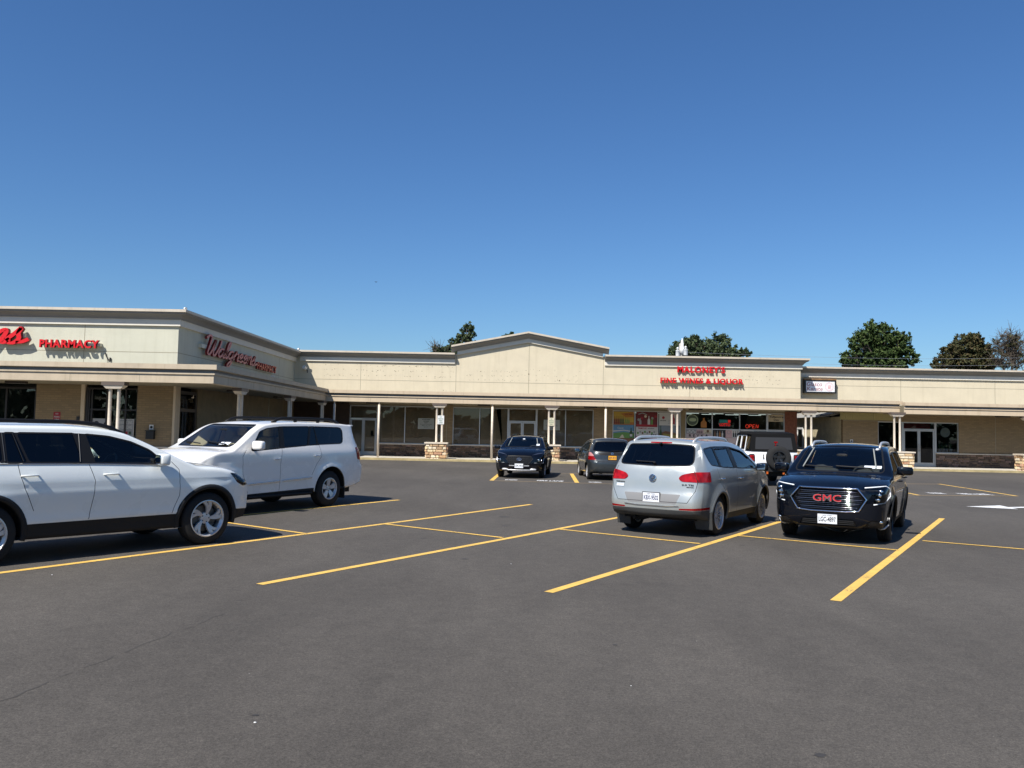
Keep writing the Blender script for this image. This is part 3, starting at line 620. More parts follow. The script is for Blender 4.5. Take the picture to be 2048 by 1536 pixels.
# ---- pharmacy wing ---------------------------------------------------------
T3 = 6.03
ph = thing('pharmacy_building', 'pale stuccoed pharmacy wing projecting at left with red lettering', 'building', (WX - 8, FW, 0))
a = MB(); a.box(-60, WX, FW, YW + 12, 3.3, T3 - .02); a.build('parapet_wall', m_stw, ph, True)
cornice(ph, [(-60, FW), (WX, FW), (WX, YW + .2)], T3)
a = MB(); jz = 4.42
xj = onY(168, 700, FW).x; a.box(xj - .012, xj + .012, FW - .003, FW, ZC1 + .1, T3 - .61); a.box(-60, WX - .001, FW - .0035, FW, jz - .011, jz + .011); a.box(WX, WX + .0035, FW + .001, YW - .001, jz - .011, jz + .011)
yj = onX(558, 740, WX).y; a.box(WX, WX + .003, yj - .012, yj + .012, ZC1 + .1, T3 - .61); a.build('stucco_joints', m_joint, ph, True)
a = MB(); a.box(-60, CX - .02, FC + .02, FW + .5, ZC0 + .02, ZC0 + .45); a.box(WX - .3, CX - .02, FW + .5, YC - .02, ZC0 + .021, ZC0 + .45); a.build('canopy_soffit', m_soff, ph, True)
canopy_fascia(ph, [(-60, FC), (CX, FC), (CX, YC - .05)], ZC0 + .01, ZC1 + .05, m_fasw)
for px in (140, 279): a = MB(); a.box(onY(px, 750, FC).x - .006, onY(px, 750, FC).x + .006, FC - .003, FC, ZC0 + .02, ZC1 - .33); a.build('fascia_seam', m_joint, ph, True)
for px in (456, 507, 551, 592): yy = onX(px, 770, CX).y; a = MB(); a.box(CX, CX + .003, yy - .006, yy + .006, ZC0 + .02, ZC1 - .33); a.build('fascia_seam', m_joint, ph, True)
XF = lambda px: onY(px, 840, FW).x
def wl_(x0, x1, z0=0, z1=ZC0 + .03, m=m_brk, y0=FW, y1=FW + .3, n='wall'): b_ = MB(); b_.box(x0, x1, y0, y1, z0, z1); return b_.build(n, m, ph, True)
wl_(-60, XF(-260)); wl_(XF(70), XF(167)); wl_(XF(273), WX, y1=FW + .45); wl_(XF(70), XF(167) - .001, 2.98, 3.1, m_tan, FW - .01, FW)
a = MB(); a.box(XF(345), WX + .001, FW - .02, FW + .42, .8, ZC0 + .02); a.box(XF(160), XF(167.5), FW - .015, FW + .1, .1, ZC0 + .02); a.build('corner_trim', m_fas, ph, True)
base_wall(ph, XF(70), XF(167), FW - .02); base_wall(ph, XF(273), WX, FW - .02)
window(ph, XF(-260), XF(70), .8, 3.0, FW + .08, [XF(-150), XF(-50), XF(9)], frame=m_dark, fw=.07)
a = MB(); a.box(XF(-260), XF(70), FW + .0, FW + .25, 0, .8); a.build('low_wall', m_stone, ph, True)
a = MB(); a.box(XF(167), XF(173), FW + .05, FW + .16, .1, 3.05); a.build('door_jamb', m_dark, ph, True)
window(ph, XF(173), XF(273), .12, 3.03, FW + .12, [XF(180), XF(210), XF(248)], [2.2], frame=m_dark, fw=.06)
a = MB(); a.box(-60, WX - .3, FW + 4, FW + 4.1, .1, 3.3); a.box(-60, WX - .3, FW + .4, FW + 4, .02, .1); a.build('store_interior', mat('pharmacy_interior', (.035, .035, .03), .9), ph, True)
# side wall facing the lot: dark framed door, then plain panels
dy0, dy1 = onX(360, 800, WX).y, onX(396, 800, WX).y
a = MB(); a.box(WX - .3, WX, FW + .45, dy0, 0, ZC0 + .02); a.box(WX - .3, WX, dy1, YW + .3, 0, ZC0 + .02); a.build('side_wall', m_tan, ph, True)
a = MB()
for px in (536,): yy = onX(px, 840, WX).y; a.box(WX, WX + .02, yy - .05, yy + .05, .12, ZC0)
a.build('side_wall_joint', m_joint, ph, True)
base_wall(ph, dy1, YW - .02, WX + .02, 'X', 1)
window(ph, dy0, dy1, .12, 3.0, WX - .08, rails=[2.25], frame=m_dark, fw=.13, axis='X', gm=glass('door_glass', (.5, .5, .48), 1.45), name='door')
a = MB(); a.box(WX - .095, WX - .09, dy0 + .75, dy0 + 1.25, 1.05, 2.0); a.build('door_notice', mat('white_paper', (.7, .7, .68), .8), ph, True)
a = MB(); a.box(WX - 2.6, WX - 2.5, FW + .5, YW, .1, 3.1); a.build('lobby_wall', mat('lobby_wall_paint', (.28, .25, .2), .9), ph, True)
YPF = FC + .14; xq = onY(227, 840, YPF).x; pier(ph, xq - .1, YPF, w=1.15, h=.93); double_post(ph, xq, YPF, 1.0)
for px in (478.5, 578, 643):
    yq = onX(px, 850, CX - .14).y; double_post(ph, CX - .14, yq, .12, ax='Y', gap=.34)
single_post(ph, CX - .1 + .55, YC + .12)
soffit_light(onY(33, 760, 29.6).x, 29.6, ZC0 + .02, 'dark canopy light at the far left over the pharmacy window', 'lights under the pharmacy canopy')
for px, lb in ((465, 'dark canopy light beside the first twin post of the pharmacy side'), (556, 'dark canopy light beside the second twin post of the pharmacy side')):
    p = onX(px, 780, WX + 1.2); soffit_light(p.x, p.y, ZC0 + .02, lb, 'lights under the pharmacy canopy', 'Y')
# ================================================================== SIGNS AND FIXTURES
m_red = mat('red_sign_face', (.62, .008, .012), .35)
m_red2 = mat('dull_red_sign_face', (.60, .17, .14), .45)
m_redside = mat('dark_red_return', (.20, .005, .006), .5)
m_race = mat('sign_raceway', (.60, .57, .46), .6)
m_pap = mat('white_paper', (.7, .7, .68), .8)
m_ink = mat('black_ink', (.02, .02, .02), .7)
m_gry = mat('grey_board', (.30, .32, .30), .7)
def letter_sign(name, label, words, group=None, cat='sign'):
    """words: (text, origin, ux, w, h, depth, standoff, bold, space)"""
    o0 = Vector(words[0][1]); t = thing(name, label, cat, o0, 0, group)
    for s, o, ux, w, h, d, so, bold, sp in words:
        o = Vector(o); ux = Vector(ux); un = ux.cross(Vector((0, 0, 1)))
        a = MB(); a.k = 0; put_text(a, s, o + un * so, ux, (0, 0, 1), w, h, bold=bold, depth=d, side_k=1, space=sp); a.build('lettering', [m_red, m_redside], t, True)
        a = MB(); q0 = o + un * .002 + Vector((0, 0, h * .30)); q1 = q0 + ux * w; hh = h * .36
        P4 = [q0, q1, q1 + un * (so - .004), q0 + un * (so - .004)]; a.prism(P4, (0, 0, hh)); a.build('raceway', m_race, t, True)
    return t
zc = lambda px, py, Y=YW: onY(px, py, Y).z
# liquor store
x0, x1 = X(1355, YW - .3), X(1451, YW - .3); x2, x3 = X(1320.5, YW - .3), X(1487, YW - .3)
letter_sign('store_sign', 'two rows of red letters reading MALONEYS FINE WINES & LIQUOR on the cream parapet', [
    ("MALONEY'S", (x0, YW, zc(1400, 746)), (1, 0, 0), x1 - x0, .37, .08, .06, .03, 1.12),
    ("FINE WINES & LIQUOR", (x2, YW, zc(1400, 769.5)), (1, 0, 0), x3 - x2, .36, .10, .15, .03, 1.10)])
# pharmacy words
z = zc(140, 697, FW); xa_, xb_ = onY(78, 690, FW - .3).x, onY(197, 690, FW - .3).x
letter_sign('pharmacy_sign', 'red block letters reading PHARMACY on the sunlit front of the pharmacy wing', [("PHARMACY", (xa_, FW, z), (1, 0, 0), xb_ - xa_, .31, .11, .18, .03, 1.1)])
ya_, yb_ = onX(518, 742, WX + .3).y, onX(556, 745, WX + .3).y
letter_sign('pharmacy_sign', 'small red letters reading PHARMACY on the shaded side of the pharmacy wing', [("PHARMACY", (WX, ya_, 4.46), (0, 1, 0), yb_ - ya_, .36, .10, .12, .008, 1.1)])
# script sign: strokes drawn as thick ribbons with real depth
SCRIPT = {
 'W': ([[(-.1, 1.75), (.25, 2.15), (.62, 1.98), (.62, 1.2), (.55, .3), (.75, -.02), (1.05, .3), (1.35, 1.5), (1.42, 1.75), (1.35, .6), (1.5, 0), (1.8, .2), (2.15, 1.2), (2.2, 1.9)]], 2.15),
 'a': ([[(.85, .85), (.5, 1.0), (.15, .7), (.1, .25), (.35, 0), (.7, .3), (.88, .9), (.82, .25), (1.0, 0), (1.25, .3)]], 1.1),
 'l': ([[(-.05, .2), (.3, .9), (.55, 1.8), (.42, 2.0), (.22, 1.6), (.2, .4), (.35, 0), (.62, .3)]], .55),
 'g': ([[(.85, .85), (.5, 1.0), (.15, .7), (.1, .3), (.35, .05), (.7, .3), (.88, .9), (.8, -.3), (.5, -.95), (.2, -.8), (.5, -.3), (1.2, .25)]], 1.1),
 'r': ([[(-.1, .2), (.2, .9), (.3, 1.1), (.4, .85), (.7, .8), (.6, .2), (.75, 0), (1.0, .3)]], .85),
 'e': ([[(-.05, .25), (.4, .5), (.6, .85), (.35, 1.0), (.12, .6), (.2, .1), (.5, 0), (.85, .3)]], .78),
 'n': ([[(-.05, .25), (.15, .95), (.2, .6), (.15, 0), (.3, .65), (.6, 1.0), (.75, .8), (.7, .2), (.85, 0), (1.1, .3)]], 1.0),
 's': ([[(-.1, .2), (.25, .75), (.45, 1.15), (.42, .75), (.58, .3), (.35, -.02), (.02, .05)], [(.5, .05), (.8, .08), (1.1, .3)]], .8),
}
def script(mb, word, o, ux, xh, un_off, depth, wid=.17, sy=None):
    sy = sy or xh
    ux = Vector(ux); uz = Vector((0, 0, 1)); un = ux.cross(uz); o = Vector(o); cx = 0; strokes = []
    for ch in word:
        ss, adv = SCRIPT[ch]
        for s_ in ss: strokes.append([(cx + x + y * .30, y) for x, y in s_])
        cx += adv
    for s_ in strokes:
        P2 = smooth_path(s_, 5); base = len(mb.v); n = len(P2)
        for i, p in enumerate(P2):
            t = (P2[min(i + 1, n - 1)] - P2[max(i - 1, 0)]); t = t.normalized() if t.length > 1e-6 else Vector((1, 0, 0))
            nn = Vector((-t.y, t.x, 0)); ww = wid * (.60 + .5 * abs(t.y))
            for sg in (1, -1):
                w3 = o + ux * (p.x * xh + nn.x * sg * ww) + uz * (p.y * sy + nn.y * sg * ww)
                mb.v.append(tuple(w3 + un * un_off)); mb.v.append(tuple(w3 + un * (un_off + depth)))
        for i in range(n - 1):
            b = base + 4 * i; c = b + 4
            mb.f.append((b + 1, c + 1, c + 3, b + 3)); mb.m.append(mb.k)
            mb.f.append((b, b + 2, c + 2, c)); mb.m.append(1)
            mb.f.append((b, c, c + 1, b + 1)); mb.m.append(1); mb.f.append((b + 2, b + 3, c + 3, c + 2)); mb.m.append(1)
        mb.f.append((base, base + 1, base + 3, base + 2)); mb.m.append(1); b = base + 4 * (n - 1); mb.f.append((b, b + 2, b + 3, b + 1)); mb.m.append(1)
    return cx
def scr_len(w): return sum(SCRIPT[c][1] for c in w)
xh = .50
for nm, lb, o, ux in (('script_sign', 'red script lettering with pale faces on the shaded side of the pharmacy wing', (WX, onX(411, 690, WX + .3).y, 4.60), (0, 1, 0)),
                  ('script_sign', 'bright red end of a script sign at the left edge on the sunlit pharmacy front', (onY(50, 695, FW - .3).x - 6.72, FW, 4.66), (1, 0, 0))):
    t = thing(nm, lb, 'sign', o); a = MB(); k_ = xh * 1.0; total = scr_len('Walgreens'); sc_ = 6.75 / (total + .3) ; sc_ = sc_
    side = ux[1] == 1
    # stretch horizontally through ux so that letter height stays real
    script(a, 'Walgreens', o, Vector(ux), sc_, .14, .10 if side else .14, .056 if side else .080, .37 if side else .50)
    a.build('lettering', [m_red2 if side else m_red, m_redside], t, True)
    a = MB(); un = Vector(ux).cross(Vector((0, 0, 1))); q0 = Vector(o) + un * .002 + Vector((0, 0, .22)); q1 = q0 + Vector(ux) * 6.6; a.prism([q0, q1, q1 + un * .15, q0 + un * .15], (0, 0, .16)); a.build('raceway', m_race, t, True)
a = MB(); y_ = onX(545, 749, WX).y; t = thing('address_plaque', 'tiny white number plate under the small red PHARMACY letters', 'plaque', (WX, y_, 4.28)); a.box(WX + .002, WX + .02, y_ - .3, y_ + .35, 4.27, 4.36); a.build('plate', m_pap, t, True)
a = MB(); a.k = 0; put_text(a, '90-100', (WX + .024, y_ - .25, 4.285), (0, 1, 0), (0, 0, 1), .5, .06); a.build('lettering', m_ink, t, True)
# karate box sign
Yk = YR - .32; xl, xr_ = onY(1609, 775, Yk).x, onY(1672.5, 775, Yk).x; zb, zt = zc(1640, 786.5, Yk), zc(1640, 758, Yk)
t = thing('box_sign', 'white box sign in a black frame reading Glasco Karate beside the tall parapet', 'sign', (xl, Yk, zb))
a = MB(); a.box(xl, xr_, Yk + .02, YR - .001, zb, zt - .06); fr = .09
a.box(xl, xl + fr, Yk - .02, Yk + .019, zb, zt - .07); a.box(xr_ - fr, xr_, Yk - .02, Yk + .019, zb, zt - .07); a.box(xl + fr, xr_ - fr, Yk - .019, Yk + .019, zb, zb + fr); a.box(xl + fr, xr_ - fr, Yk - .019, Yk + .019, zt - .13, zt - .07)
a.build('cabinet', mat('black_sign_frame', (.015, .015, .015), .4), t, True)
a = MB(); a.box(xl - .02, xr_ + .01, Yk - .03, YR - .05, zt - .059, zt + .02); a.build('rusty_top', mat('rusty_metal', (.22, .12, .05), .8, var=.4, scale=6), t, True)
a = MB(); a.box(xl + fr, xr_ - fr, Yk + .0, Yk + .015, zb + fr, zt - .13); fc = a.build('face', mat('white_acrylic', (.78, .78, .80), .35), t, True)
m_lr = mat('soft_red_vinyl', (.32, .05, .05), .5); W_, H_ = xr_ - xl - 2 * fr, zt - .13 - zb - fr; a = MB()
put_text(a, 'Glasco', (xl + fr + W_ * .03, Yk - .004, zb + fr + H_ * .52), (1, 0, 0), (0, 0, 1), W_ * .53, H_ * .40, shear=.15); put_text(a, 'Karate', (xl + fr + W_ * .03, Yk - .004, zb + fr + H_ * .09), (1, 0, 0), (0, 0, 1), W_ * .55, H_ * .36, shear=.15)
a.build('lettering', m_lr, t, True)
cx_, cz_, rr_ = xl + fr + W_ * .81, zb + fr + H_ * .48, H_ * .42; a = MB()
for r0, r1 in ((rr_, rr_ * .90), (rr_ * .76, rr_ * .70)):
    n = 28; b0 = len(a.v)
    for k in range(n):
        c_, s_ = math.cos(2 * PI * k / n), math.sin(2 * PI * k / n); a.v += [(cx_ + r0 * c_, Yk - .004, cz_ + r0 * s_), (cx_ + r1 * c_, Yk - .004, cz_ + r1 * s_)]
    for k in range(n): l = (k + 1) % n; a.f.append((b0 + 2 * k, b0 + 2 * l, b0 + 2 * l + 1, b0 + 2 * k + 1)); a.m.append(0)
for k in range(5): a.box(cx_ - rr_ * .34 + k * rr_ * .17, cx_ - rr_ * .34 + k * rr_ * .17 + rr_ * .11, Yk - .006, Yk - .003, cz_ - rr_ * .1, cz_ + rr_ * (.35 + .12 * math.sin(k * .8)))
a.box(cx_ - rr_ * .3, cx_ + rr_ * .3, Yk - .006, Yk - .003, cz_ - rr_ * .45, cz_ - rr_ * .13); a.build('emblem', mat('pale_red_vinyl', (.66, .38, .38), .5), t, True)
# --- flat notices and posters
def poster(name, label, x0, x1, z0, z1, y, base, shapes, cat='poster', group=None, thick=.004, axis='Y', out=-1):
    """shapes: ('r',u0,u1,v0,v1,mat) | ('t',text,u0,u1,v0,v1,mat,bold) | ('d',u,v,r,mat) | ('b',u,v,w,h,mat) bottle | ('p',[(u,v)..],mat) in 0..1 of the sheet"""
    t = thing(name, label, cat, ((x0 + x1) / 2, y, z0) if axis == 'Y' else (y, (x0 + x1) / 2, z0), 0, group); W, H = x1 - x0, z1 - z0; ms = []
    def mi(m):
        if m not in ms: ms.append(m)
        return ms.index(m)
    a = MB()
    if axis == 'Y': a.box(x0, x1, y, y + thick, z0, z1)
    else: a.box(y - out * thick, y, x0, x1, z0, z1)
    a.build('sheet', base, t, True); a = MB(); lv = [0.0015]
    def P(u, v): return (x0 + u * W, y - lv[0], z0 + v * H) if axis == 'Y' else (y + out * lv[0], x0 + u * W, z0 + v * H)
    for s in shapes:
        a.k = mi(s[-1] if s[0] != 't' else s[6])
        if s[0] == 'r': _, u0, u1, v0, v1, _m = s; a.quad(P(u0, v0), P(u1, v0), P(u1, v1), P(u0, v1))
        elif s[0] == 'p': a.add([P(*q) for q in s[1]], [tuple(range(len(s[1])))])
        elif s[0] == 'd':
            _, u, v, r, _m = s; a.add([P(u + r * math.cos(2 * PI * k / 18), v + r * W / H * math.sin(2 * PI * k / 18)) for k in range(18)], [tuple(range(18))])
        elif s[0] == 'b':
            _, u, v, w, h, _m = s; q = [(-.5, 0), (.5, 0), (.5, .55), (.16, .75), (.16, 1), (-.16, 1), (-.16, .75), (-.5, .55)]; a.add([P(u + i * w, v + j * h) for i, j in q], [tuple(range(8))])
        elif s[0] == 't':
            _, tx, u0, u1, v0, v1, _m, bold = s; put_text(a, tx, P(u0, v0), (1, 0, 0) if axis == 'Y' else (0, 1, 0), (0, 0, 1), (u1 - u0) * W, (v1 - v0) * H, bold=bold, res=2)
        lv[0] += .0006
    if a.v: a.build('print', ms, t, True)
    return t
C = lambda n, c: mat('ink_' + n, c, .55)
yel, orng, sky_, grn, dkg, dred, redp, wht, blk, blue, gryp, pink, brn, cream = [C(n, c) for n, c in (('yellow', (.40, .26, .035)), ('orange', (.34, .13, .02)), ('sky', (.09, .20, .32)), ('green', (.10, .22, .05)), ('darkgreen', (.02, .06, .02)), ('darkred', (.12, .01, .012)), ('red', (.28, .012, .02)), ('white', (.46, .45, .43)), ('black', (.012, .012, .014)), ('blue', (.03, .09, .25)), ('grey', (.25, .25, .25)), ('pink', (.5, .33, .33)), ('brown', (.14, .07, .03)), ('cream', (.5, .44, .32)))]
YPz = GL - .0065
def pw(p0, p1): return X(p0, GL), X(p1, GL)
lt = [(.07 + .1 * k) for k in range(5)]
x0, x1 = pw(1226.5, 1267.5)
poster('wine_poster', 'yellow wine poster with a row of bottles in the first liquor window', x0, x1, 2.18, 2.93, YPz, yel, [('r', 0, 1, 0, .2, orng), ('p', [(.35, .85), (1, 1), (1, .6), (.6, .55)], orng)] + [('b', u, .05, .075, .6, dred if u < .35 else dkg) for u in lt] + [('b', .58 + .09 * k, .08, .06, .5 - .03 * k, grn) for k in range(3)] + [('t', 'FINE WINE', .55, .93, .75, .85, dred, .02)], group='liquor store posters')
poster('vineyard_poster', 'blue sky vineyard poster with one dark bottle under the yellow poster', x0, x1, 1.42, 2.17, YPz, sky_, [('p', [(0, 0), (1, 0), (1, .38), (.5, .45), (0, .36)], grn), ('p', [(.3, 0), (.55, 0), (.47, .25), (.42, .25)], cream), ('p', [(0, .46), (.5, .55), (1, .46), (1, .52), (.5, .62), (0, .55)], wht), ('b', .87, .05, .15, .72, dkg), ('r', .81, .93, .12, .3, wht), ('t', 'Cavit', .2, .5, .68, .84, wht, .01)], group='liquor store posters')
poster('dark_poster', 'dark crowd photo poster low in the first liquor window', x0, x1, .88, 1.41, YPz, brn, [('r', .1 + .13 * k, .18 + .13 * k, .1, .4 + .1 * (k % 3), [blk, gryp, dkg][k % 3]) for k in range(7)], group='liquor store posters')
x0, x1 = pw(1272, 1314.5)
poster('red_party_poster', 'dark red poster of glasses and bottles, top of the middle liquor window', x0, x1, 2.12, 2.93, YPz, dred, [('r', 0, 1, 0, .12, redp)] + [('d', .12 + .16 * k, .45 + .12 * ((k * 7) % 3), .06, [gryp, redp, cream, blk][k % 4]) for k in range(6)] + [('b', .6, .12, .12, .6, wht), ('b', .74, .12, .1, .5, grn), ('b', .2, .12, .1, .45, gryp)] + [('p', [(.1, .8), (.3, .9), (.5, .78), (.52, .83), (.3, .96), (.1, .86)], gryp)], group='liquor store posters')
poster('price_poster', 'white poster with red bands and small bottles under the dark red poster', x0, x1, 1.42, 2.11, YPz, wht, [('r', 0, 1, 0, .16, redp), ('r', 0, 1, .95, 1, redp), ('t', 'FAMOUS', .1, .5, .76, .9, redp, .03), ('t', 'HOLIDAY', .55, .86, .78, .86, blk, .03)] + [('r', .05 + .11 * k, .13 + .11 * k, .35 + .1 * (k % 2), .52 + .1 * (k % 2), [grn, gryp, brn][k % 3]) for k in range(8)] + [('r', .7 + .09 * k, .77 + .09 * k, .08, .34, blk) for k in range(3)], group='liquor store posters')
poster('lower_dark_poster', 'dark green sheet low in the middle liquor window', x0, x1, .88, 1.41, YPz, dkg, [('r', .1, .9, .6, .8, gryp)], group='liquor store posters')
x0, x1 = pw(1318, 1360.5)
poster('whisky_poster', 'white poster with a small red round mark in the third liquor window', x0, x1, 2.18, 2.93, YPz, wht, [('d', .2, .6, .065, redp), ('t', 'BALVENIE', .06, .33, .33, .42, blk, .02), ('b', .68, .1, .12, .75, redp), ('r', .42, .54, .14, .18, gryp), ('r', .42, .54, .26, .30, gryp), ('r', .42, .54, .38, .42, gryp), ('r', .80, .95, .3, .36, gryp)], group='liquor store posters')
poster('landscape_poster', 'autumn field landscape poster with dark cypress under the red dot poster', x0, x1, 1.28, 2.17, YPz, C('dusk', (.16, .19, .22)), [('p', [(0, 0), (1, 0), (1, .45), (.6, .6), (.3, .65), (0, .5)], brn), ('p', [(.15, 0), (1, 0), (1, .38), (.2, .5)], C('olive', (.20, .17, .03))), ('b', .08, .1, .1, .9, dkg), ('b', .9, .1, .1, .6, dkg)], group='liquor store posters')
# windows right of the pier: lower row
x0, x1 = pw(1372.5, 1393); poster('pattern_poster', 'grey patterned sheet above the left of REYKA', x0, x1, 1.76, 1.99, YPz, gryp, [('d', .15 + .17 * k, .3 + .35 * (k % 2), .08, wht) for k in range(5)], group='lower liquor window posters')
x0, x1 = pw(1393.2, 1407); poster('bottle_poster', 'white sheet with three dark bottles above REYKA', x0, x1, 1.76, 1.99, YPz, pink, [('b', .2 + .28 * k, .05, .16, .85, blk) for k in range(3)], group='lower liquor window posters')
x0, x1 = pw(1407.2, 1424); poster('crest_poster', 'cream sheet with a small dark crest right above REYKA', x0, x1, 1.76, 1.99, YPz, cream, [('d', .5, .62, .16, brn), ('r', .15, .85, .18, .26, blk)], group='lower liquor window posters')
x0, x1 = pw(1372.5, 1424); poster('vodka_poster', 'pinkish poster with wide black letters reading REYKA', x0, x1, 1.28, 1.75, YPz, C('pinkgrey', (.42, .34, .34)), [('t', 'R E Y K A', .1, .86, .56, .93, blk, .03)], group='lower liquor window posters')
x0, x1 = pw(1426, 1451); poster('beer_poster', 'dark photo poster of pouring bottles right of REYKA', x0, x1, 1.55, 1.99, YPz, blk, [('b', .15 + .2 * k, .08, .12, .8, [brn, gryp, orng, wht][k]) for k in range(4)], group='lower liquor window posters')
x0, x1 = pw(1451.2, 1464); poster('circle_poster', 'pink sheet with a pale ring beside the dark bottle photo', x0, x1, 1.55, 1.99, YPz, pink, [('d', .5, .7, .3, gryp), ('d', .5, .7, .22, pink)], group='lower liquor window posters')
x0, x1 = pw(1464.2, 1479); poster('wine_row_poster', 'white sheet with dark wine bottles beside the ringed pink sheet', x0, x1, 1.55, 1.99, YPz, wht, [('b', .2 + .28 * k, .1, .2, .8, blk) for k in range(3)], group='lower liquor window posters')
x0, x1 = pw(1426, 1479); poster('pink_poster', 'pale pink poster with an orange block, low in the middle right window', x0, x1, 1.05, 1.54, YPz, C('palepink', (.48, .38, .36)), [('r', .02, .24, .25, .75, orng), ('d', .52, .72, .04, brn), ('t', 'Dom Lorenzo', .32, .86, .22, .4, brn, .01)], group='lower liquor window posters')
x0, x1 = pw(1481.5, 1508); poster('work_poster', 'pale sheet with two rows of small dark letters left above the white off roader', x0, x1, 1.55, 1.99, YPz, wht, [('t', 'WORK', .3, .85, .5, .75, blk, .03), ('t', 'HARD', .3, .85, .15, .4, blk, .03), ('b', .1, .2, .1, .7, gryp)], group='lower liquor window posters')
x0, x1 = pw(1508.5, 1533.5); poster('blue_grey_poster', 'grey blue sheet with two dark bottles above the white off roader', x0, x1, 1.55, 1.99, YPz, C('bluegrey', (.24, .27, .3)), [('b', .68, .1, .12, .8, blk), ('b', .86, .1, .12, .7, brn), ('r', .08, .5, .5, .8, gryp)], group='lower liquor window posters')
x0, x1 = pw(1536.5, 1568.5); poster('whiskey_panel', 'tan panel reading Tullamore Dew above the liquor store door', x0, x1, 2.52, 2.92, YPz, C('tanpanel', (.42, .34, .22)), [('t', 'Tullamore', .06, .94, .54, .86, blk, .03), ('t', 'Dew', .34, .68, .12, .44, blk, .03)])
# round decal, bottle decal, neon
xm_, zm_ = X(1384.5, GL), 2.52; t = thing('round_decal', 'round pale green and grey decal high in the window left of the neon signs', 'decal', (xm_, YPz, zm_ - .3)); a = MB()
a.lathe([(.001, -.001), (.32, -.001), (.32, .003), (.001, .003)], 28, 'Y', (xm_, YPz, zm_)); a.build('disc', C('oldgreen', (.06, .08, .05)), t, True); a = MB(); a.lathe([(.29, -.003), (.33, -.003), (.33, -.0015), (.29, -.0015)], 28, 'Y', (xm_, YPz, zm_), closed=True); a.sq((xm_ + .02, YPz - .003, zm_ + .02), (.2, .002, .1), .8); a.build('ring', C('palegreen', (.30, .36, .22)), t, True)
x0, x1 = pw(1402.5, 1412.5); poster('bottle_decal', 'amber bottle shaped decal right of the round decal', x0 + .1, x0 + .101, 2.1, 2.101, YPz, m_ink, [('b', 40, 0, 330, 560, C('amber', (.34, .13, .02))), ('d', 60, 170, 90, orng)], 'decal')
def neon(mb, pts, o, s, r=.009):
    mb.tube([(o[0] + p.x * s, o[1], o[2] + p.y * s) for p in smooth_path(pts, 4)], r, 6)
m_neon = mat('red_neon', (1.0, .06, .03), emit=.9); xo = X(1493, GL); a = MB(); o_ = (xo, YW + .3, 2.13); s_ = .185
LET = {'O': [[(.5, 1), (.1, .8), (.05, .3), (.4, 0), (.8, .25), (.85, .75), (.5, 1)]], 'P': [[(.05, 0), (.2, 1), (.7, .95), (.7, .6), (.15, .5)]], 'E': [[(.75, 1), (.2, .95), (.12, .5), (.05, .02), (.7, 0)], [(.12, .5), (.55, .52)]], 'N': [[(.05, 0), (.2, 1), (.6, .05), (.8, 1)]]}
cx = 0
for ch in 'OPEN':
    for st in LET[ch]: neon(a, [(cx + x, y) for x, y in st], o_, s_ * 1.1, .009)
    cx += .95
t = thing('neon_sign', 'red neon sign reading OPEN in the liquor store window', 'neon sign', o_); a.build('tubes', m_neon, t, True)
a = MB(); a.tube([(xo + .02 + .04 * k, YW + .31, 2.13 + .26 + .1 * math.sin(k / 17 * PI)) for k in range(18)], .008, 6); a.build('border', mat('dim_red_tube', (.25, .02, .015), .3), t, True)
x0, x1 = X(1439.5, GL), X(1463.5, GL); z0 = 2.16
t = thing('neon_lottery_sign', 'lit red and teal LOTTO box sign in the window left of the OPEN sign', 'neon sign', (x0, YW + .3, z0)); a = MB(); a.box(x0, x1, YW + .3, YW + .36, z0, z0 + .44); a.build('case', mat('grey_case', (.10, .11, .11), .4), t, True)
a = MB(); a.box(x0 + .03, x1 - .2, YW + .29, YW + .299, z0 + .25, z0 + .41); a.build('teal_panel', mat('teal_light', (.05, .35, .32), emit=.12), t, True)
a = MB(); put_text(a, 'LOTTO', (x0 + .04, YW + .292, z0 + .05), (1, 0, 0), (0, 0, 1), x1 - x0 - .08, .17, bold=.05); a.box(x1 - .17, x1 - .03, YW + .288, YW + .298, z0 + .26, z0 + .41); a.build('lettering', mat('red_light', (.85, .03, .02), emit=.5), t, True)
# notices on the empty store
for pa, pb, zz0, zz1, lb in ((835.5, 868, 1.70, 2.32, 'grey board with rows of dark print in the papered window at left'), (1087, 1119.5, 1.78, 2.38, 'grey board with rows of print in the papered window behind the double post')):
    x0, x1 = pw(pa, pb); rows = [('t', 'AVAILABLE', .25, .75, .84, .93, blk, .03), ('t', 'FOR LEASE', .34, .66, .68, .77, blk, .03), ('t', 'CONTACT', .38, .62, .54, .62, blk, .02)] + [('t', s, .5 - w / 2, .5 + w / 2, v, v + .06, blk, .01) for s, w, v in (('RETAIL SPACE 2500 TO 9000 SQUARE FEET', .74, .40), ('IMMEDIATE OCCUPANCY', .5, .28), ('CALL AGENT', .26, .15))]
    poster('lease_board', lb, x0, x1, zz0, zz1, YPz, m_gry, rows, 'notice board')
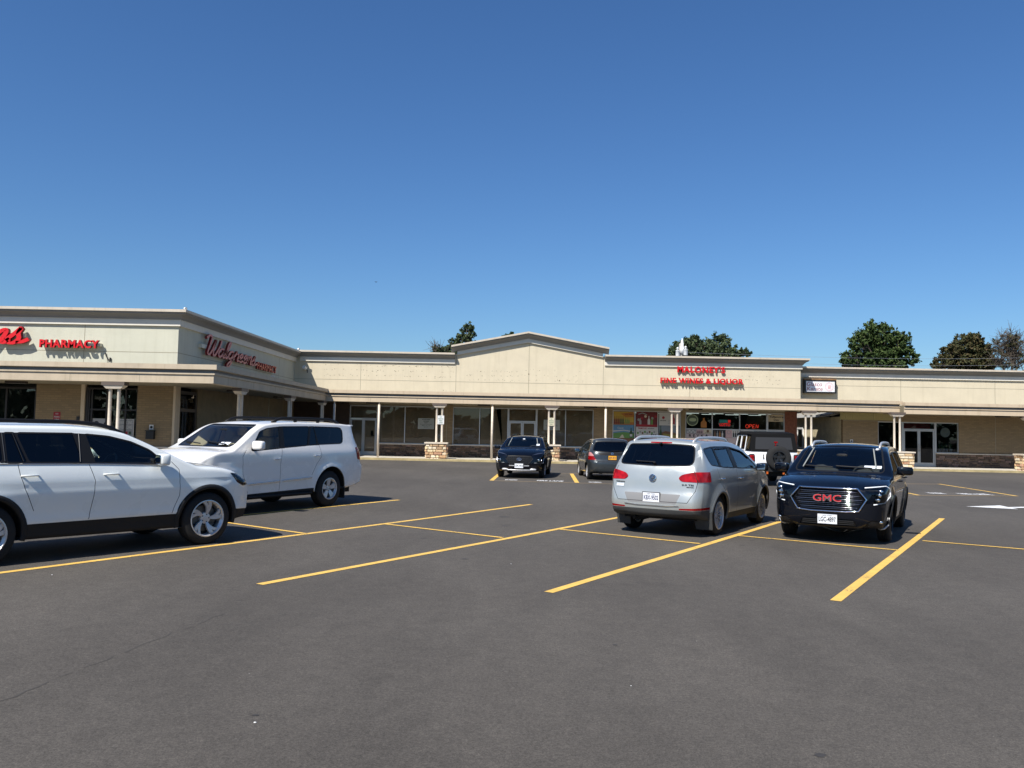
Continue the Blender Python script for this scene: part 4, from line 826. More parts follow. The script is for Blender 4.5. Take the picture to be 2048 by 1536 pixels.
# signs on posts
def post_sign(label, px, py0, py1, w, lines, m=None, brack=True):
    Yp = YC + .04; x = X(px, Yp); z0, z1 = zc(px, py1, Yp), zc(px, py0, Yp)
    return poster('parking_sign', label, x - w / 2, x + w / 2, z0, z1, Yp, m or m_pap, [('t', s, .5 - ww / 2, .5 + ww / 2, v, v + .15, C('signgreen', (.05, .16, .10)), .02) for s, ww, v in lines], 'sign', None, .012)
post_sign('white NO PARKING FIRE LANE plate on the twin post left of the black crossover', 881, 831, 848.5, .36, [('NO', .3, .76), ('PARKING', .74, .54), ('FIRE', .5, .32), ('LANE', .56, .1)])
post_sign('cream plate with rows of small print on the twin post behind the black crossover', 1102.5, 835.5, 851.5, .32, [('NO', .3, .76), ('PARKING', .8, .54), ('LOADING', .8, .32), ('ONLY', .5, .1)], C('creamplate', (.62, .56, .40)))
# wing notices
x0, x1 = XF(106.5), XF(120.5); poster('red_notice', 'small red notice with white words on the tan pharmacy wall', x0, x1, 1.62, 2.08, FW - .006, redp, [('t', 'NO', .3, .7, .78, .9, wht, .02), ('t', 'PARKING', .12, .88, .52, .66, wht, .03), ('t', 'HERE', .14, .86, .2, .42, wht, .05)], 'notice', None, .005)
yy = FW + .112; x0, x1 = onY(184.5, 850, yy).x, onY(222, 850, yy).x
poster('faces_poster', 'grey photo poster of two faces in the pharmacy window left of the twin post', x0, x1, 1.05, 1.86, yy, C('photogrey', (.33, .33, .33)), [('d', .22, .76, .14, blk), ('d', .22, .74, .09, gryp), ('p', [(.02, 0), (.42, 0), (.36, .5), (.22, .6), (.08, .5)], gryp), ('d', .72, .72, .13, blk), ('p', [(.55, 0), (.95, 0), (.9, .45), (.72, .6), (.58, .5)], C('dgrey', (.1, .1, .1)))])
x0, x1 = onY(235, 850, yy).x, onY(268, 850, yy).x
poster('walk_in_poster', 'white framed poster reading WALK INS WELCOME in the pharmacy window', x0, x1, .85, 1.86, yy, wht, [('r', .05, .95, .03, .97, gryp), ('t', 'WALK INS', .09, .9, .80, .93, wht, .03), ('t', 'WELCOME', .09, .9, .63, .76, wht, .03)] + [('r', .1 + .2 * (k % 4), .24 + .2 * (k % 4), .08 + .17 * (k // 4), .19 + .17 * (k // 4), [wht, dkg, redp, C('dgrey', (.1, .1, .1))][(k * 3) % 4]) for k in range(12)])
x0, x1 = onY(186, 790, yy).x, onY(214, 790, yy).x; a = MB(); t = thing('window_decal', 'faint script decal high in the pharmacy window left of the twin post', 'decal', (x0, yy, 2.55)); script(a, 'Walgreens', (x0 + .05, yy - .002, 2.6), (1, 0, 0), .055, 0, .001, .006); a.build('lettering', [C('faintgrey', (.12, .12, .10))] * 2, t, True)
# ashtray boxes with small plate, switch box
def wall_box(label, x, y, z0, group=None):
    t = thing('ashtray_box', label, 'ashtray', (x, y, z0), 0, group); a = MB(); a.box(x - .15, x + .15, y - .14, y - .002, z0, z0 + .30); a.box(x - .17, x + .17, y - .16, y - .001, z0 + .301, z0 + .33); a.build('box', m_black, t, True)
    a = MB(); a.box(x - .08, x + .08, y - .012, y - .002, z0 + .36, z0 + .54); pl = a.build('plate', m_pap, t, True); a = MB(); a.sq((x, y - .013, z0 + .45), (.05, .002, .05), .9); a.build('symbol', m_ink, pl, True)
wall_box('black ashtray box under a small white plate on the brick pier by the pharmacy corner', XF(304), FW - .02, 1.12, 'wall ashtrays'); wall_box('dark ashtray box on the tan wall behind the black SUV', X(1703), YW, 1.05, 'wall ashtrays')
a = MB(); xs_ = XF(156.5); t = thing('door_switch', 'small dark switch box on the tan wall beside the pharmacy door', 'switch', (xs_, FW, 1.6)); a.box(xs_ - .05, xs_ + .05, FW - .05, FW - .001, 1.78, 1.92); a.build('box', m_dark, t, True)
# floodlights and cameras
def floodlight(label, p, d, cat='floodlight', s=1.0):
    t = thing('floodlight', label, cat, p); p = Vector(p); d = Vector(d).normalized(); a = MB(); a.tube([p, p + Vector((0, 0, .10)) * s, p + Vector((0, 0, .13)) * s + d * .1 * s], .018 * s, 8); a.build('bracket', m_black, t, True)
    a = MB(); q = p + Vector((0, 0, .13)) * s; a.tube([q + d * .08 * s, q + d * .12 * s, q + d * .26 * s, q + d * .27 * s], [.04 * s, .07 * s, .09 * s, .085 * s], 12); a.build('head', m_wht, t, True)
floodlight('white security camera on the roof corner of the pharmacy wing', (WX + .2, FW - .1, T3 + .0), (.7, -.6, -.15), 'camera', .65)
floodlight('white security camera where the pharmacy roof meets the store block', (WX + .3, YW - .8, T3 + .0), (.8, -.4, -.1), 'camera', .65)
p = onY(613, 745, YW - .2); floodlight('small flood lamp on the sunlit parapet next to the pharmacy wing', (p.x, YW - .02, p.z), (-.5, -1, .5), s=1.3)
p = onY(215, 715, FW); t = thing('wall_hook', 'bent dark conduit hook on the pharmacy parapet right of the lettering', 'conduit', (p.x, FW, p.z)); a = MB(); q = lambda u, v: (onY(u, v, FW).x, FW - .04, onY(u, v, FW).z); a.tube([q(212, 706), q(213, 711), q(216, 717), q(217, 720), q(221, 719.5)], .02, 8); a.tube([q(221.5, 715.5), q(221.5, 722)], .03, 8); a.tube([(q(216, 719)[0], FW - .04, ZC1 + .06), q(216, 719)], .008, 6); a.tube([q(216, 719), (q(216, 719)[0], FW, q(216, 719)[2])], .012, 6); a.build('conduit', m_dark, t, True)
# pots in the corner store window, plants
a_n = 0
for px in (1879, 1886, 1892.5, 1901):
    x = X(px, YW + .5); t = thing('plant_pot', f'pale pot with a leafy plant in the corner store window, {["first", "second", "third", "fourth"][a_n]} from the door', 'potted plant', (x, YW + .5, .95), 0, 'pots in the corner window'); a_n += 1
    a = MB(); a.lathe([(.07, 0), (.095, .2), (.10, .22), (.08, .22), (.001, .2)], 14); a.build('pot', mat('pale_pot', (.35, .33, .3), .8), t, smooth=True)
    a = MB(); rp = random.Random(a_n)
    for k in range(26):
        an, el, l = rp.uniform(0, 2 * PI), rp.uniform(.3, 1.4), rp.uniform(.18, .5); d = Vector((math.cos(an) * math.cos(el), math.sin(an) * math.cos(el), math.sin(el))); b = Vector((0, 0, .2)); s_ = d.cross(Vector((0, 0, 1))).normalized() * .02; a.add([b, b + d * l * .5 + s_, b + d * l, b + d * l * .5 - s_], [(0, 1, 2, 3)])
    a.build('leaves', mat('house_plant_leaf', (.04, .09, .04), .6), t)
t = poster('oval_decal', 'faint oval decal high in the corner store window', X(1885, GL), X(1885, GL) + .01, 2.1, 2.11, YPz, m_ink, [('d', 15, 0, 28, C('faintoval', (.03, .045, .04)))], 'decal')
# small litter and chips on the asphalt
for i, (px, py, s_) in enumerate(((510, 1446, .009), (1022, 1128, .007), (104, 1150, .008), (1262, 1372, .005))):
    p = onG(px, py); t = MB(); t.sq((0, 0, s_ * .4), (s_, s_ * .6, s_ * .4), .8, nu=8, nv=5); o = t.build('pebble', m_wht, smooth=True); o.location = p; tag(o, ['pale pebble on the open asphalt, nearest to the camera at left', 'pale pebble between the two middle stall lines', 'pale scrap beside the long line under the white SUV', 'pale pebble on the open asphalt right of the middle'][i], 'pebble', 'pebbles on the asphalt')
# ================================================================== TREES AND POLES
def leaf_mat(name, c1, c2, c3):
    m = bpy.data.materials.new(name); m.use_nodes = True; nt = m.node_tree; b = nt.nodes['Principled BSDF']; b.inputs['Roughness'].default_value = .75; b.inputs['Specular IOR Level'].default_value = .25
    g = nt.nodes.new('ShaderNodeNewGeometry'); r = nt.nodes.new('ShaderNodeValToRGB'); e = r.color_ramp.elements; e[0].color = (*c1, 1); e[1].color = (*c3, 1); k = e.new(.5); k.color = (*c2, 1)
    nt.links.new(g.outputs['Random Per Island'], r.inputs[0]); nt.links.new(r.outputs[0], b.inputs['Base Color']); return m
m_bark = mat('bark', (.10, .08, .06), .9, var=.3, scale=6)
def tree(name, label, base, lobes, n, leaf, m, seed, trunk_r=.3, bare=0, fork=.35, group='trees behind the stores', cl=26):
    """lobes: (x, z, rx, rz[, y]) in metres around the crown; base = trunk foot"""
    rg = random.Random(seed); B = Vector(base); t = thing(name, label, 'tree', B, 0, group); tr = MB(); lf = MB()
    top = max(l[1] + l[3] for l in lobes); cx = sum(l[0] for l in lobes) / len(lobes); zmin = min(l[1] - l[3] for l in lobes); fk = Vector((cx * .5, 0, max(1.5, zmin * .9)))
    def limb(a, b, r0, r1, sag=.1):
        P = []; d = b - a; j = Vector((rg.uniform(-1, 1), rg.uniform(-1, 1), rg.uniform(0, 1))) * d.length * .12
        for k in range(6): s = k / 5; P.append(a + d * s + j * math.sin(PI * s))
        tr.tube(P, [r0 + (r1 - r0) * k / 5 for k in range(6)], 5 if r0 < .1 else 8, cap=False); return P
    limb(Vector((0, 0, -.3)), fk, trunk_r, trunk_r * .8)
    tot = sum(l[2] * l[3] for l in lobes)
    for l in lobes:
        c = Vector((l[0], l[4] if len(l) > 4 else 0, l[1])); rx, rz = l[2], l[3]; ry = rx * .9
        P = limb(fk, c, trunk_r * .45, trunk_r * .15); k = max(4, int(n / cl * rx * rz / tot))
        for i in range(k):
            u = Vector((rg.gauss(0, 1), rg.gauss(0, 1), rg.gauss(0, 1))).normalized(); rad = rg.uniform(.35, 1.0) ** .5 * rg.uniform(.8, 1.2); q = c + Vector((u.x * rx, u.y * ry, u.z * rz)) * rad
            if i % (1 if bare else 3) == 0: limb(P[rg.choice((3, 4, 5))], q, trunk_r * .12, .015)
            if bare and rg.random() < bare: 
                for _ in range(5):
                    e = q + Vector((rg.gauss(0, 1), rg.gauss(0, 1), rg.gauss(.6, 1))).normalized() * rg.uniform(.6, 1.4); tr.tube([q, q.lerp(e, .5) + Vector((rg.gauss(0, .08),) * 3), e], [.025, .018, .008], 4, cap=False)
                continue
            if rg.random() < .12: continue
            cr = rg.uniform(.5, 1.25) * min(rx, rz) * .27
            for _ in range(cl):
                v = Vector((rg.gauss(0, 1), rg.gauss(0, 1), rg.gauss(0, .8))); v = v.normalized() * cr * rg.uniform(.2, 1.0); p = q + v
                nrm = (v.normalized() * .6 + Vector((rg.gauss(0, 1), rg.gauss(0, 1), rg.gauss(.5, 1)))).normalized(); a = nrm.orthogonal().normalized(); b = nrm.cross(a); th = rg.uniform(0, 2 * PI); a, b = a * math.cos(th) + b * math.sin(th), b * math.cos(th) - a * math.sin(th); s = leaf * rg.uniform(.6, 1.3)
                lf.add([p - a * s, p + b * s * .55, p + a * s, p - b * s * .55], [(0, 1, 2, 3)])
    tr.build('trunk', m_bark, t, smooth=True); me = bpy.data.meshes.new('crown'); me.from_pydata(lf.v, [], lf.f); link('crown', me, m, t)
    return t
lg = leaf_mat('green_leaves', (.022, .042, .010), (.040, .068, .016), (.075, .105, .028)); lb_ = leaf_mat('bronze_leaves', (.034, .040, .014), (.055, .058, .02), (.085, .06, .025)); ld = leaf_mat('dull_green_leaves', (.03, .05, .025), (.06, .085, .035), (.10, .12, .05))
def lob(px, py, rx, ry, Y, bx):                      # lobe seen at photo px,py with pixel radii, at real distance Y
    p = onY(px, py, Y); k = Y / FPX; return (p.x - bx, p.z, rx * k, ry * k)
def T(name, label, bpx, Y, L, n, leaf, m, seed, **k):
    bx = onY(bpx, 860, Y).x; off = k.pop('dy', {}); tree(name, label, (bx, Y, 0), [lob(*l, Y, bx) for l in L], n, leaf, m, seed, **k)
T('oak_tree', 'big full dark green tree rising over the lower parapet', 1757, 95, [(1752, 668, 32, 26), (1725, 690, 28, 26), (1790, 688, 28, 26), (1705, 718, 26, 20), (1757, 715, 34, 26), (1812, 714, 24, 20), (1755, 740, 60, 22), (1808, 672, 12, 12)], 26000, .17, lg, 3, trunk_r=.55)
T('chestnut_tree', 'rounded bronze green tree left of the bare tree', 1930, 100, [(1935, 688, 26, 22), (1908, 708, 26, 20), (1958, 706, 24, 22), (1888, 725, 22, 16), (1932, 725, 36, 20), (1975, 728, 20, 16), (1952, 676, 12, 10)], 22000, .17, lb_, 5, trunk_r=.5)
T('bare_tree', 'half bare tree with thin twigs at the right edge', 2022, 98, [(2010, 690, 24, 24), (2035, 698, 24, 24), (2000, 720, 26, 18), (2040, 725, 22, 18), (2020, 672, 18, 12)], 4200, .15, lb_, 8, trunk_r=.3, bare=.62, cl=14)
T('maple_tree', 'wide low dull green tree behind the white pole cans', 1420, 90, [(1362, 700, 22, 20), (1385, 690, 22, 20), (1408, 700, 22, 22), (1436, 692, 24, 22), (1462, 704, 20, 16), (1488, 708, 14, 11), (1345, 710, 12, 12), (1440, 712, 50, 12)], 18000, .15, ld, 11, trunk_r=.4)
T('poplar_tree', 'loose tall green tree left of the gable', 925, 88, [(937, 664, 15, 17), (925, 682, 17, 15), (908, 690, 14, 12), (940, 690, 16, 12), (898, 700, 14, 10), (925, 712, 30, 16)], 9000, .13, ld, 21, trunk_r=.28, cl=18)
T('elm_tree', 'small leafy treetop left of the poplar over the flat parapet', 876, 86, [(876, 699, 13, 9), (886, 708, 12, 12), (866, 712, 10, 10)], 2600, .12, ld, 31, trunk_r=.2, bare=.1, cl=14)
T('ash_tree', 'tiny treetop just showing over the left slope of the gable', 1018, 92, [(1012, 672, 8, 6), (1024, 669, 7, 6), (1018, 684, 16, 14)], 2200, .12, lg, 41, trunk_r=.2, cl=14)
# utility pole with three cans
Yp = 62; p = onY(1361, 690, Yp); t = thing('utility_pole', 'utility pole with white transformer cans behind the liquor store roof', 'utility pole', (p.x, Yp, 0))
a = MB(); a.tube([(0, 0, -.3), (0, 0, p.z + .1)], [.16, .11], 10); a.build('pole', mat('weathered_pole', (.34, .32, .28), .9), t, smooth=True)
zk = onY(1361, 712, Yp).z; k = Yp / FPX
for i, (px, py0, py1, rpx) in enumerate(((1354, 701, 713, 4.0), (1370, 698.5, 711, 4.2), (1363, 704, 716, 3.4))):
    q = onY(px, py1, Yp); zt = onY(px, py0, Yp).z; a = MB(); r = rpx * k; a.lathe([(r * .9, q.z), (r, q.z + .03), (r, zt - .04), (r * 1.1, zt - .03), (r * .9, zt), (.001, zt + .03)], 16, c=(q.x - p.x, (-.25, -.2, .3)[i], 0)); o = a.build('transformer_can', m_wht, t, smooth=True)
    a = MB(); c = (q.x - p.x, (-.25, -.2, .3)[i], 0); a.lathe([(.03, zt + .02), (.03, zt + .08), (.08, zt + .10), (.085, zt + .17), (.04, zt + .22), (.001, zt + .23)], 10, c=c); a.build('bushing', m_wht, o, smooth=True)
a = MB(); q = onY(1364, 690, Yp); a.lathe([(.17, q.z - .65), (.17, q.z - .2), (.12, q.z - .1), (.12, q.z + .15), (.09, q.z + .2), (.09, q.z + .32), (.03, q.z + .36), (.03, q.z + .5)], 12, c=(q.x - p.x, -.05, 0)); a.build('insulator_stack', m_wht, t, smooth=True)
# overhead wires to the next pole far right
for i, (za, zb_, lb) in enumerate(((704, 708, 'upper thin wire crossing in front of the oak'), (718, 722, 'middle thin wire crossing in front of the oak'), (727, 731, 'lower thin wire just above the lower parapet'))):
    A = onY(1361, za, 70); B = onY(2300, zb_, 74); a = MB(); a.tube([A.lerp(B, k / 16) - Vector((0, 0, .5 * math.sin(PI * k / 16))) for k in range(17)], .009, 5); o = a.build('power_line', mat('grey_wire', (.25, .26, .28), .5)); tag(o, lb, 'wire', 'overhead wires')
# bird
p = onY(752, 564, 120); a = MB(); a.sq((0, 0, 0), (.16, .05, .05), .9, nu=8, nv=6)
a.add([(-.03, 0, .02), (.07, 0, .02), (.02, .30, .12), (-.06, .30, .12)], [(0, 1, 2, 3)]); a.add([(-.03, 0, .02), (.07, 0, .02), (.02, -.30, .06), (-.06, -.30, .06)], [(0, 1, 2, 3)]); a.add([(.15, -.02, 0), (.26, -.05, .0), (.26, .05, 0), (.15, .02, 0)], [(0, 1, 2, 3)])
o = a.build('bird', m_black); o.location = p; o.rotation_euler = (0, R(10), R(-30)); tag(o, 'tiny dark bird flying in the open sky above the left roof', 'bird')
# added woods, unseen behind the camera, that darken reflections in windows and paint
rg = random.Random(77); lf = MB()
for i in range(9000):
    x = rg.uniform(-150, 150); c = 7 + 2.5 * math.sin(x * .09) + 1.6 * math.sin(x * .31 + 1); z = rg.uniform(0, c); y = -62 + rg.uniform(-3, 3); s = rg.uniform(.6, 1.3)
    v = Vector((rg.gauss(0, 1), rg.gauss(0, 1), rg.gauss(.4, 1))).normalized(); a_ = v.orthogonal().normalized() * s; b_ = v.cross(a_); p = Vector((x, y, z)); lf.add([p - a_, p + b_ * .7, p + a_, p - b_ * .7], [(0, 1, 2, 3)])
me = bpy.data.meshes.new('woods'); me.from_pydata(lf.v, [], lf.f); tag(link('added_woods', me, ld), 'added line of woods, unseen behind the camera', None, None, 'stuff')
# ================================================================== CARS
def pchip(pts):
    x = np.array([p[0] for p in pts], float); y = np.array([p[1] for p in pts], float)
    if x[0] > x[-1]: x, y = x[::-1], y[::-1]
    h = np.diff(x); d = np.diff(y) / h; m = np.zeros(len(x))
    for i in range(1, len(x) - 1):
        if d[i - 1] * d[i] > 0:
            w1, w2 = 2 * h[i] + h[i - 1], h[i] + 2 * h[i - 1]; m[i] = (w1 + w2) / (w1 / d[i - 1] + w2 / d[i])
    m[0], m[-1] = d[0], d[-1]
    def f(v):
        v = min(max(v, x[0]), x[-1]); i = min(int(np.searchsorted(x, v, 'right')) - 1, len(h) - 1); i = max(i, 0)
        t = (v - x[i]) / h[i]; return float((1 + 2 * t) * (1 - t) ** 2 * y[i] + t * (1 - t) ** 2 * h[i] * m[i] + t * t * (3 - 2 * t) * y[i + 1] + t * t * (t - 1) * h[i] * m[i + 1])
    return f
def rpoly(pts, r=.05, n=3):
    out = []; N = len(pts)
    for i in range(N):
        p = Vector(pts[i][:2]); rr_ = pts[i][2] if len(pts[i]) > 2 else r
        a = Vector(pts[i - 1][:2]) - p; b = Vector(pts[(i + 1) % N][:2]) - p; q = min(rr_, a.length * .45, b.length * .45)
        if q < .004: out.append(tuple(p)); continue
        A, B = p + a.normalized() * q, p + b.normalized() * q
        for k in range(n + 1): t = k / n; out.append(tuple(A * (1 - t) ** 2 + p * 2 * t * (1 - t) + B * t * t))
    return out
def inpoly(x, y, P):
    c = False; j = len(P) - 1
    for i in range(len(P)):
        if (P[i][1] > y) != (P[j][1] > y) and x < (P[j][0] - P[i][0]) * (y - P[i][1]) / (P[j][1] - P[i][1]) + P[i][0]: c = not c
        j = i
    return c
def grow(P, d):
    c = Vector((sum(p[0] for p in P) / len(P), sum(p[1] for p in P) / len(P))); A = sum(P[i - 1][0] * P[i][1] - P[i][0] * P[i - 1][1] for i in range(len(P))); s = 1 if A > 0 else -1; out = []
    for i in range(len(P)):
        a = (Vector(P[i]) - Vector(P[i - 1])); b = (Vector(P[(i + 1) % len(P)]) - Vector(P[i]))
        if a.length < 1e-6: a = b
        if b.length < 1e-6: b = a
        a.normalize(); b.normalize(); n = (Vector((a.y, -a.x)) + Vector((b.y, -b.x))); n = n.normalized() if n.length > 1e-6 else Vector((a.y, -a.x)); out.append(tuple(Vector(P[i]) + n * d * s))
    return out
AX = {'S': (0, 2), 'F': (1, 2), 'B': (1, 2), 'T': (0, 1)}
class Car:
    def __init__(s, name, label, pose, P, paint, inner, cat='car', group=None):
        s.P = P; s.paint = paint; s.inner = inner; x, y, hd = pose
        s.root = thing(name, label, cat, (x, y, gz(x, y)), PI / 2 - R(hd), group)
        s.xf, s.xr = P['front'], P['rear']; s.top = pchip(P['top']); s.sec = pchip(P['sec']); s.plan = pchip(P['plan']); s.fp = pchip(P['fprof']); s.rp = pchip(P['rprof']); s.zb = pchip(P['zb'])
        s.W0 = P['W'] / 2; s.parts = {}; s.build()
    def W(s, x, z):
        w = s.W0 * s.sec(z) * s.plan(x)
        for zc_, d, fall, xa, xb in s.P.get('crease', ()):          # character line: the side steps in below it
            if z < zc_ - .001:
                f = max(0, 1 - (zc_ - z) / fall) * min(1, (zc_ - z) / .04); e = min(1, max(0, (x - xa) / .25)) * min(1, max(0, (xb - x) / .25)); w -= d * f * e
        for wx in s.P['wheels']:
            r = math.hypot(x - wx, z - s.P['tr']); Rr = s.P['arch']
            if z < Rr + s.P['tr'] + .15: w += s.P.get('flare', .022) * math.exp(-((r - Rr) / .09) ** 2)
        return w
    def disp(s, x, y, z, w):
        b = min(1, abs(y) / max(w, .01)); P = s.P
        uf = max(0, 1 - (s.xf - x) / P.get('ff', 1.0)); ur = max(0, 1 - (x - s.xr) / P.get('rf', .6))
        if uf > 0: x -= (s.fp(z) + P.get('fr', .26) * (1 - (1 - b ** P.get('fn', 2.6)) ** (1 / P.get('fn', 2.6)))) * uf ** 1.6
        if ur > 0: x += (s.rp(z) + P.get('rr', .16) * (1 - (1 - b ** P.get('rn', 3.2)) ** (1 / P.get('rn', 3.2)))) * ur ** 1.6
        return x
    def ring(s, x):
        P = s.P; zt = s.top(x); zb = s.zb(x); cr = P.get('crown', .05); r = min(P.get('edge', .07), (zt - zb) * .2); ze = zt - cr - r; ns, na, nt_, nb = 24, 4, 9, 5; out = []
        zk = min(P['crease'][0][0], ze - .10) if P.get('crease') else (zb + ze) / 2; n1 = 15
        zz_ = [zb + (zk - zb) * i / n1 for i in range(n1)] + [zk + (ze - zk) * (i / (ns - n1)) for i in range(ns - n1 + 1)]
        for z in zz_: out.append((s.W(x, z), z))
        wE = s.W(x, ze); rx = r * 1.25; yA = wE - rx
        for i in range(1, na + 1): a = PI / 2 * i / na; out.append((wE - rx * (1 - math.cos(a)), ze + r * math.sin(a)))
        zA = ze + r
        for i in range(1, nt_ + 1): y = yA * (1 - i / nt_); out.append((y, zA + cr * (1 - (y / yA) ** 2)))
        half = out; full = [(-y, z) for y, z in half] + [(y, z) for y, z in half[-2::-1]]       # right bottom .. top .. left bottom
        wb = half[0][0]
        for i in range(1, nb): full.append((wb - 2 * wb * i / nb, zb))
        return full
    def build(s):
        bm = bmesh.new(); s.bm = bm; n = int((s.xf - s.xr) / .052); xs = [s.xr + (s.xf - s.xr) * i / n for i in range(n + 1)]; rows = []
        for x in xs:
            rg_ = s.ring(x); rows.append([bm.verts.new((s.disp(x, y, z, s.W(x, z)), y, z)) for y, z in rg_])
        M = len(rows[0])
        for i in range(n):
            for j in range(M): k = (j + 1) % M; bm.faces.new((rows[i][j], rows[i][k], rows[i + 1][k], rows[i + 1][j]))
        for row, x in ((rows[0], s.xr), (rows[-1], s.xf)):
            rg_ = s.ring(x); zc_ = (rg_[0][1] + s.top(x)) / 2; prev = row; K = 13
            for q in range(1, K):
                f = 1 - q / K; cur = []
                for y, z in rg_: yy, zz = y * f, zc_ + (z - zc_) * f; cur.append(bm.verts.new((s.disp(x, yy, zz, s.W(x, zz)), yy, zz)))
                for j in range(M): k = (j + 1) % M; bm.faces.new((prev[j], prev[k], cur[k], cur[j]))
                prev = cur
            c = bm.verts.new((s.disp(x, 0, zc_, 1), 0, zc_))
            for j in range(M): bm.faces.new((prev[j], prev[(j + 1) % M], c))
        bmesh.ops.recalc_face_normals(bm, faces=bm.faces); bm.normal_update(); s.lay = bm.faces.layers.int.new('r'); s.regs = [('body', s.paint, None, True)]
        s.bvh = BVHTree.FromBMesh(bm)
        for wx in s.P['wheels']:                                             # wheel arches are really cut out
            Ra = s.P['arch']; pts = [(wx + Ra * math.cos(a), s.P['tr'] + Ra * math.sin(a)) for a in np.linspace(-.15, PI + .15, 22)]; pts += [(wx - Ra, 0), (wx + Ra, 0)]
            for sg in (1, -1): s.cut('S', pts, 'HOLE', sg=sg, nmin=.25)
    def filt(s, f, view, sg, nmin, xr, zr):
        c = f.calc_center_median(); n = f.normal
        if xr and not (xr[0] <= c.x <= xr[1]): return False
        if zr and not (zr[0] <= c.z <= zr[1]): return False
        if view == 'S': return c.y * sg > .25 and n.y * sg > nmin
        if view == 'F': return n.x > nmin and c.x > 0
        if view == 'B': return -n.x > nmin and c.x < 0
        return n.z > nmin
    def cut(s, view, poly, name, m=None, parent=None, inner=False, sg=1, nmin=None, xr=None, zr=None, only=None, inset=0.0):
        nmin = {'S': .3, 'F': .12, 'B': .12, 'T': .3}[view] if nmin is None else nmin; u, v = AX[view]; bm = s.bm
        x0, x1, y0, y1 = min(p[0] for p in poly), max(p[0] for p in poly), min(p[1] for p in poly), max(p[1] for p in poly)
        fs = []
        if view in 'FB' and xr is None: xr = (s.xf - .62, 9) if view == 'F' else (-9, s.xr + .50)
        X0, X1, Y0, Y1 = x0 - .2, x1 + .2, y0 - .2, y1 + .2
        for f in bm.faces:
            c0 = f.verts[0].co
            if c0[u] < X0 or c0[u] > X1 or c0[v] < Y0 or c0[v] > Y1: continue
            cs = [(q.co[u], q.co[v]) for q in f.verts]
            if max(c[0] for c in cs) < x0 or min(c[0] for c in cs) > x1 or max(c[1] for c in cs) < y0 or min(c[1] for c in cs) > y1: continue
            if s.filt(f, view, sg, nmin, xr, zr): fs.append(f)
        N = len(poly)
        for i in range(N):
            a, b = poly[i], poly[(i + 1) % N]; dx, dy = b[0] - a[0], b[1] - a[1]
            if math.hypot(dx, dy) < 1e-5: continue
            co = [0, 0, 0]; no = [0, 0, 0]; co[u], co[v] = a; no[u], no[v] = -dy, dx
            mx0, mx1, my0, my1 = min(a[0], b[0]) - .002, max(a[0], b[0]) + .002, min(a[1], b[1]) - .002, max(a[1], b[1]) + .002
            near, rest = [], []
            for f in fs:
                cs = [(q.co[u], q.co[v]) for q in f.verts]
                (rest if (max(c[0] for c in cs) < mx0 or min(c[0] for c in cs) > mx1 or max(c[1] for c in cs) < my0 or min(c[1] for c in cs) > my1) else near).append(f)
            if not near: continue
            g = list(near) + list({e for f in near for e in f.edges}) + list({q for f in near for q in f.verts})
            r = bmesh.ops.bisect_plane(bm, geom=g, plane_co=co, plane_no=no, dist=1e-6)
            fs = rest + [e for e in r['geom'] if isinstance(e, bmesh.types.BMFace)]
        sel = [f for f in fs if f.is_valid and inpoly(f.calc_center_median()[u], f.calc_center_median()[v], poly) and (only is None or f[s.lay] in only)]
        if name == 'HOLE': bmesh.ops.delete(bm, geom=sel, context='FACES'); return None
        rid = len(s.regs); s.regs.append((name, m or s.paint, parent, inner, inset))
        for f in sel: f[s.lay] = rid
        return rid
    def seam(s, view, pts, w=.008, m=None, **k):
        """dark panel gap along a polyline; all segments belong to the body"""
        for a, b in zip(pts[:-1], pts[1:]):
            d = Vector((b[0] - a[0], b[1] - a[1])); n = Vector((-d.y, d.x)).normalized() * w / 2; d = d.normalized() * w * .3
            s.cut(view, [(a[0] + n.x - d.x, a[1] + n.y - d.y), (b[0] + n.x + d.x, b[1] + n.y + d.y), (b[0] - n.x + d.x, b[1] - n.y + d.y), (a[0] - n.x - d.x, a[1] - n.y - d.y)], 'SEAM', m or m_gap, **k)
    def glassp(s, view, poly, name='window', parent=None, m=None, trim=.022, tm=None, **k):
        s.cut(view, grow(poly, trim), 'TRIM', tm or m_trim, parent, **k); return s.cut(view, poly, name, m or m_tint, parent, inset=.006, **k)
    def emit(s):
        bm = s.bm; bm.normal_update(); groups = {}
        for f in bm.faces: groups.setdefault(f[s.lay], []).append(f)
        # merge seam/trim faces into the object named by their parent (or the body)
        host = {}
        for rid, r in enumerate(s.regs):
            if r[0] in ('SEAM', 'TRIM'): host[rid] = r[2] if isinstance(r[2], int) else 0
            else: host[rid] = rid
        objs = {}; byh = {}
        for rid, fs in groups.items(): byh.setdefault(host[rid], []).append((rid, fs))
        order = sorted(byh)
        for h in order:
            r = s.regs[h]; vs = []; vi = {}; faces = []; mi = []; mats = []; nrm = []; inset = r[4] if len(r) > 4 else 0
            def midx(m):
                if m not in mats: mats.append(m)
                return mats.index(m)
            midx(r[1])
            for rid, fs in byh[h]:
                for f in fs:
                    idx = []
                    for q in f.verts:
                        if q not in vi: vi[q] = len(vs); vs.append(tuple(q.co - q.normal * inset)); nrm.append(q.normal.copy())
                        idx.append(vi[q])
                    faces.append(tuple(idx)); mi.append(midx(s.regs[rid][1]))
            if r[3]:
                n0 = len(vs); keys = list(vi); k_in = midx(s.inner)
                for q in keys: vs.append(tuple(q.co - q.normal * .025)); nrm.append(-q.normal)
                nf = len(faces)
                for i in range(nf):
                    if mats[mi[i]] is r[1] or True: faces.append(tuple(n0 + j for j in reversed(faces[i]))); mi.append(k_in)
            me = bpy.data.meshes.new(r[0]); me.from_pydata(vs, [], faces)
            o = bpy.data.objects.new(r[0], me); COL.objects.link(o)
            for m in mats: me.materials.append(m)
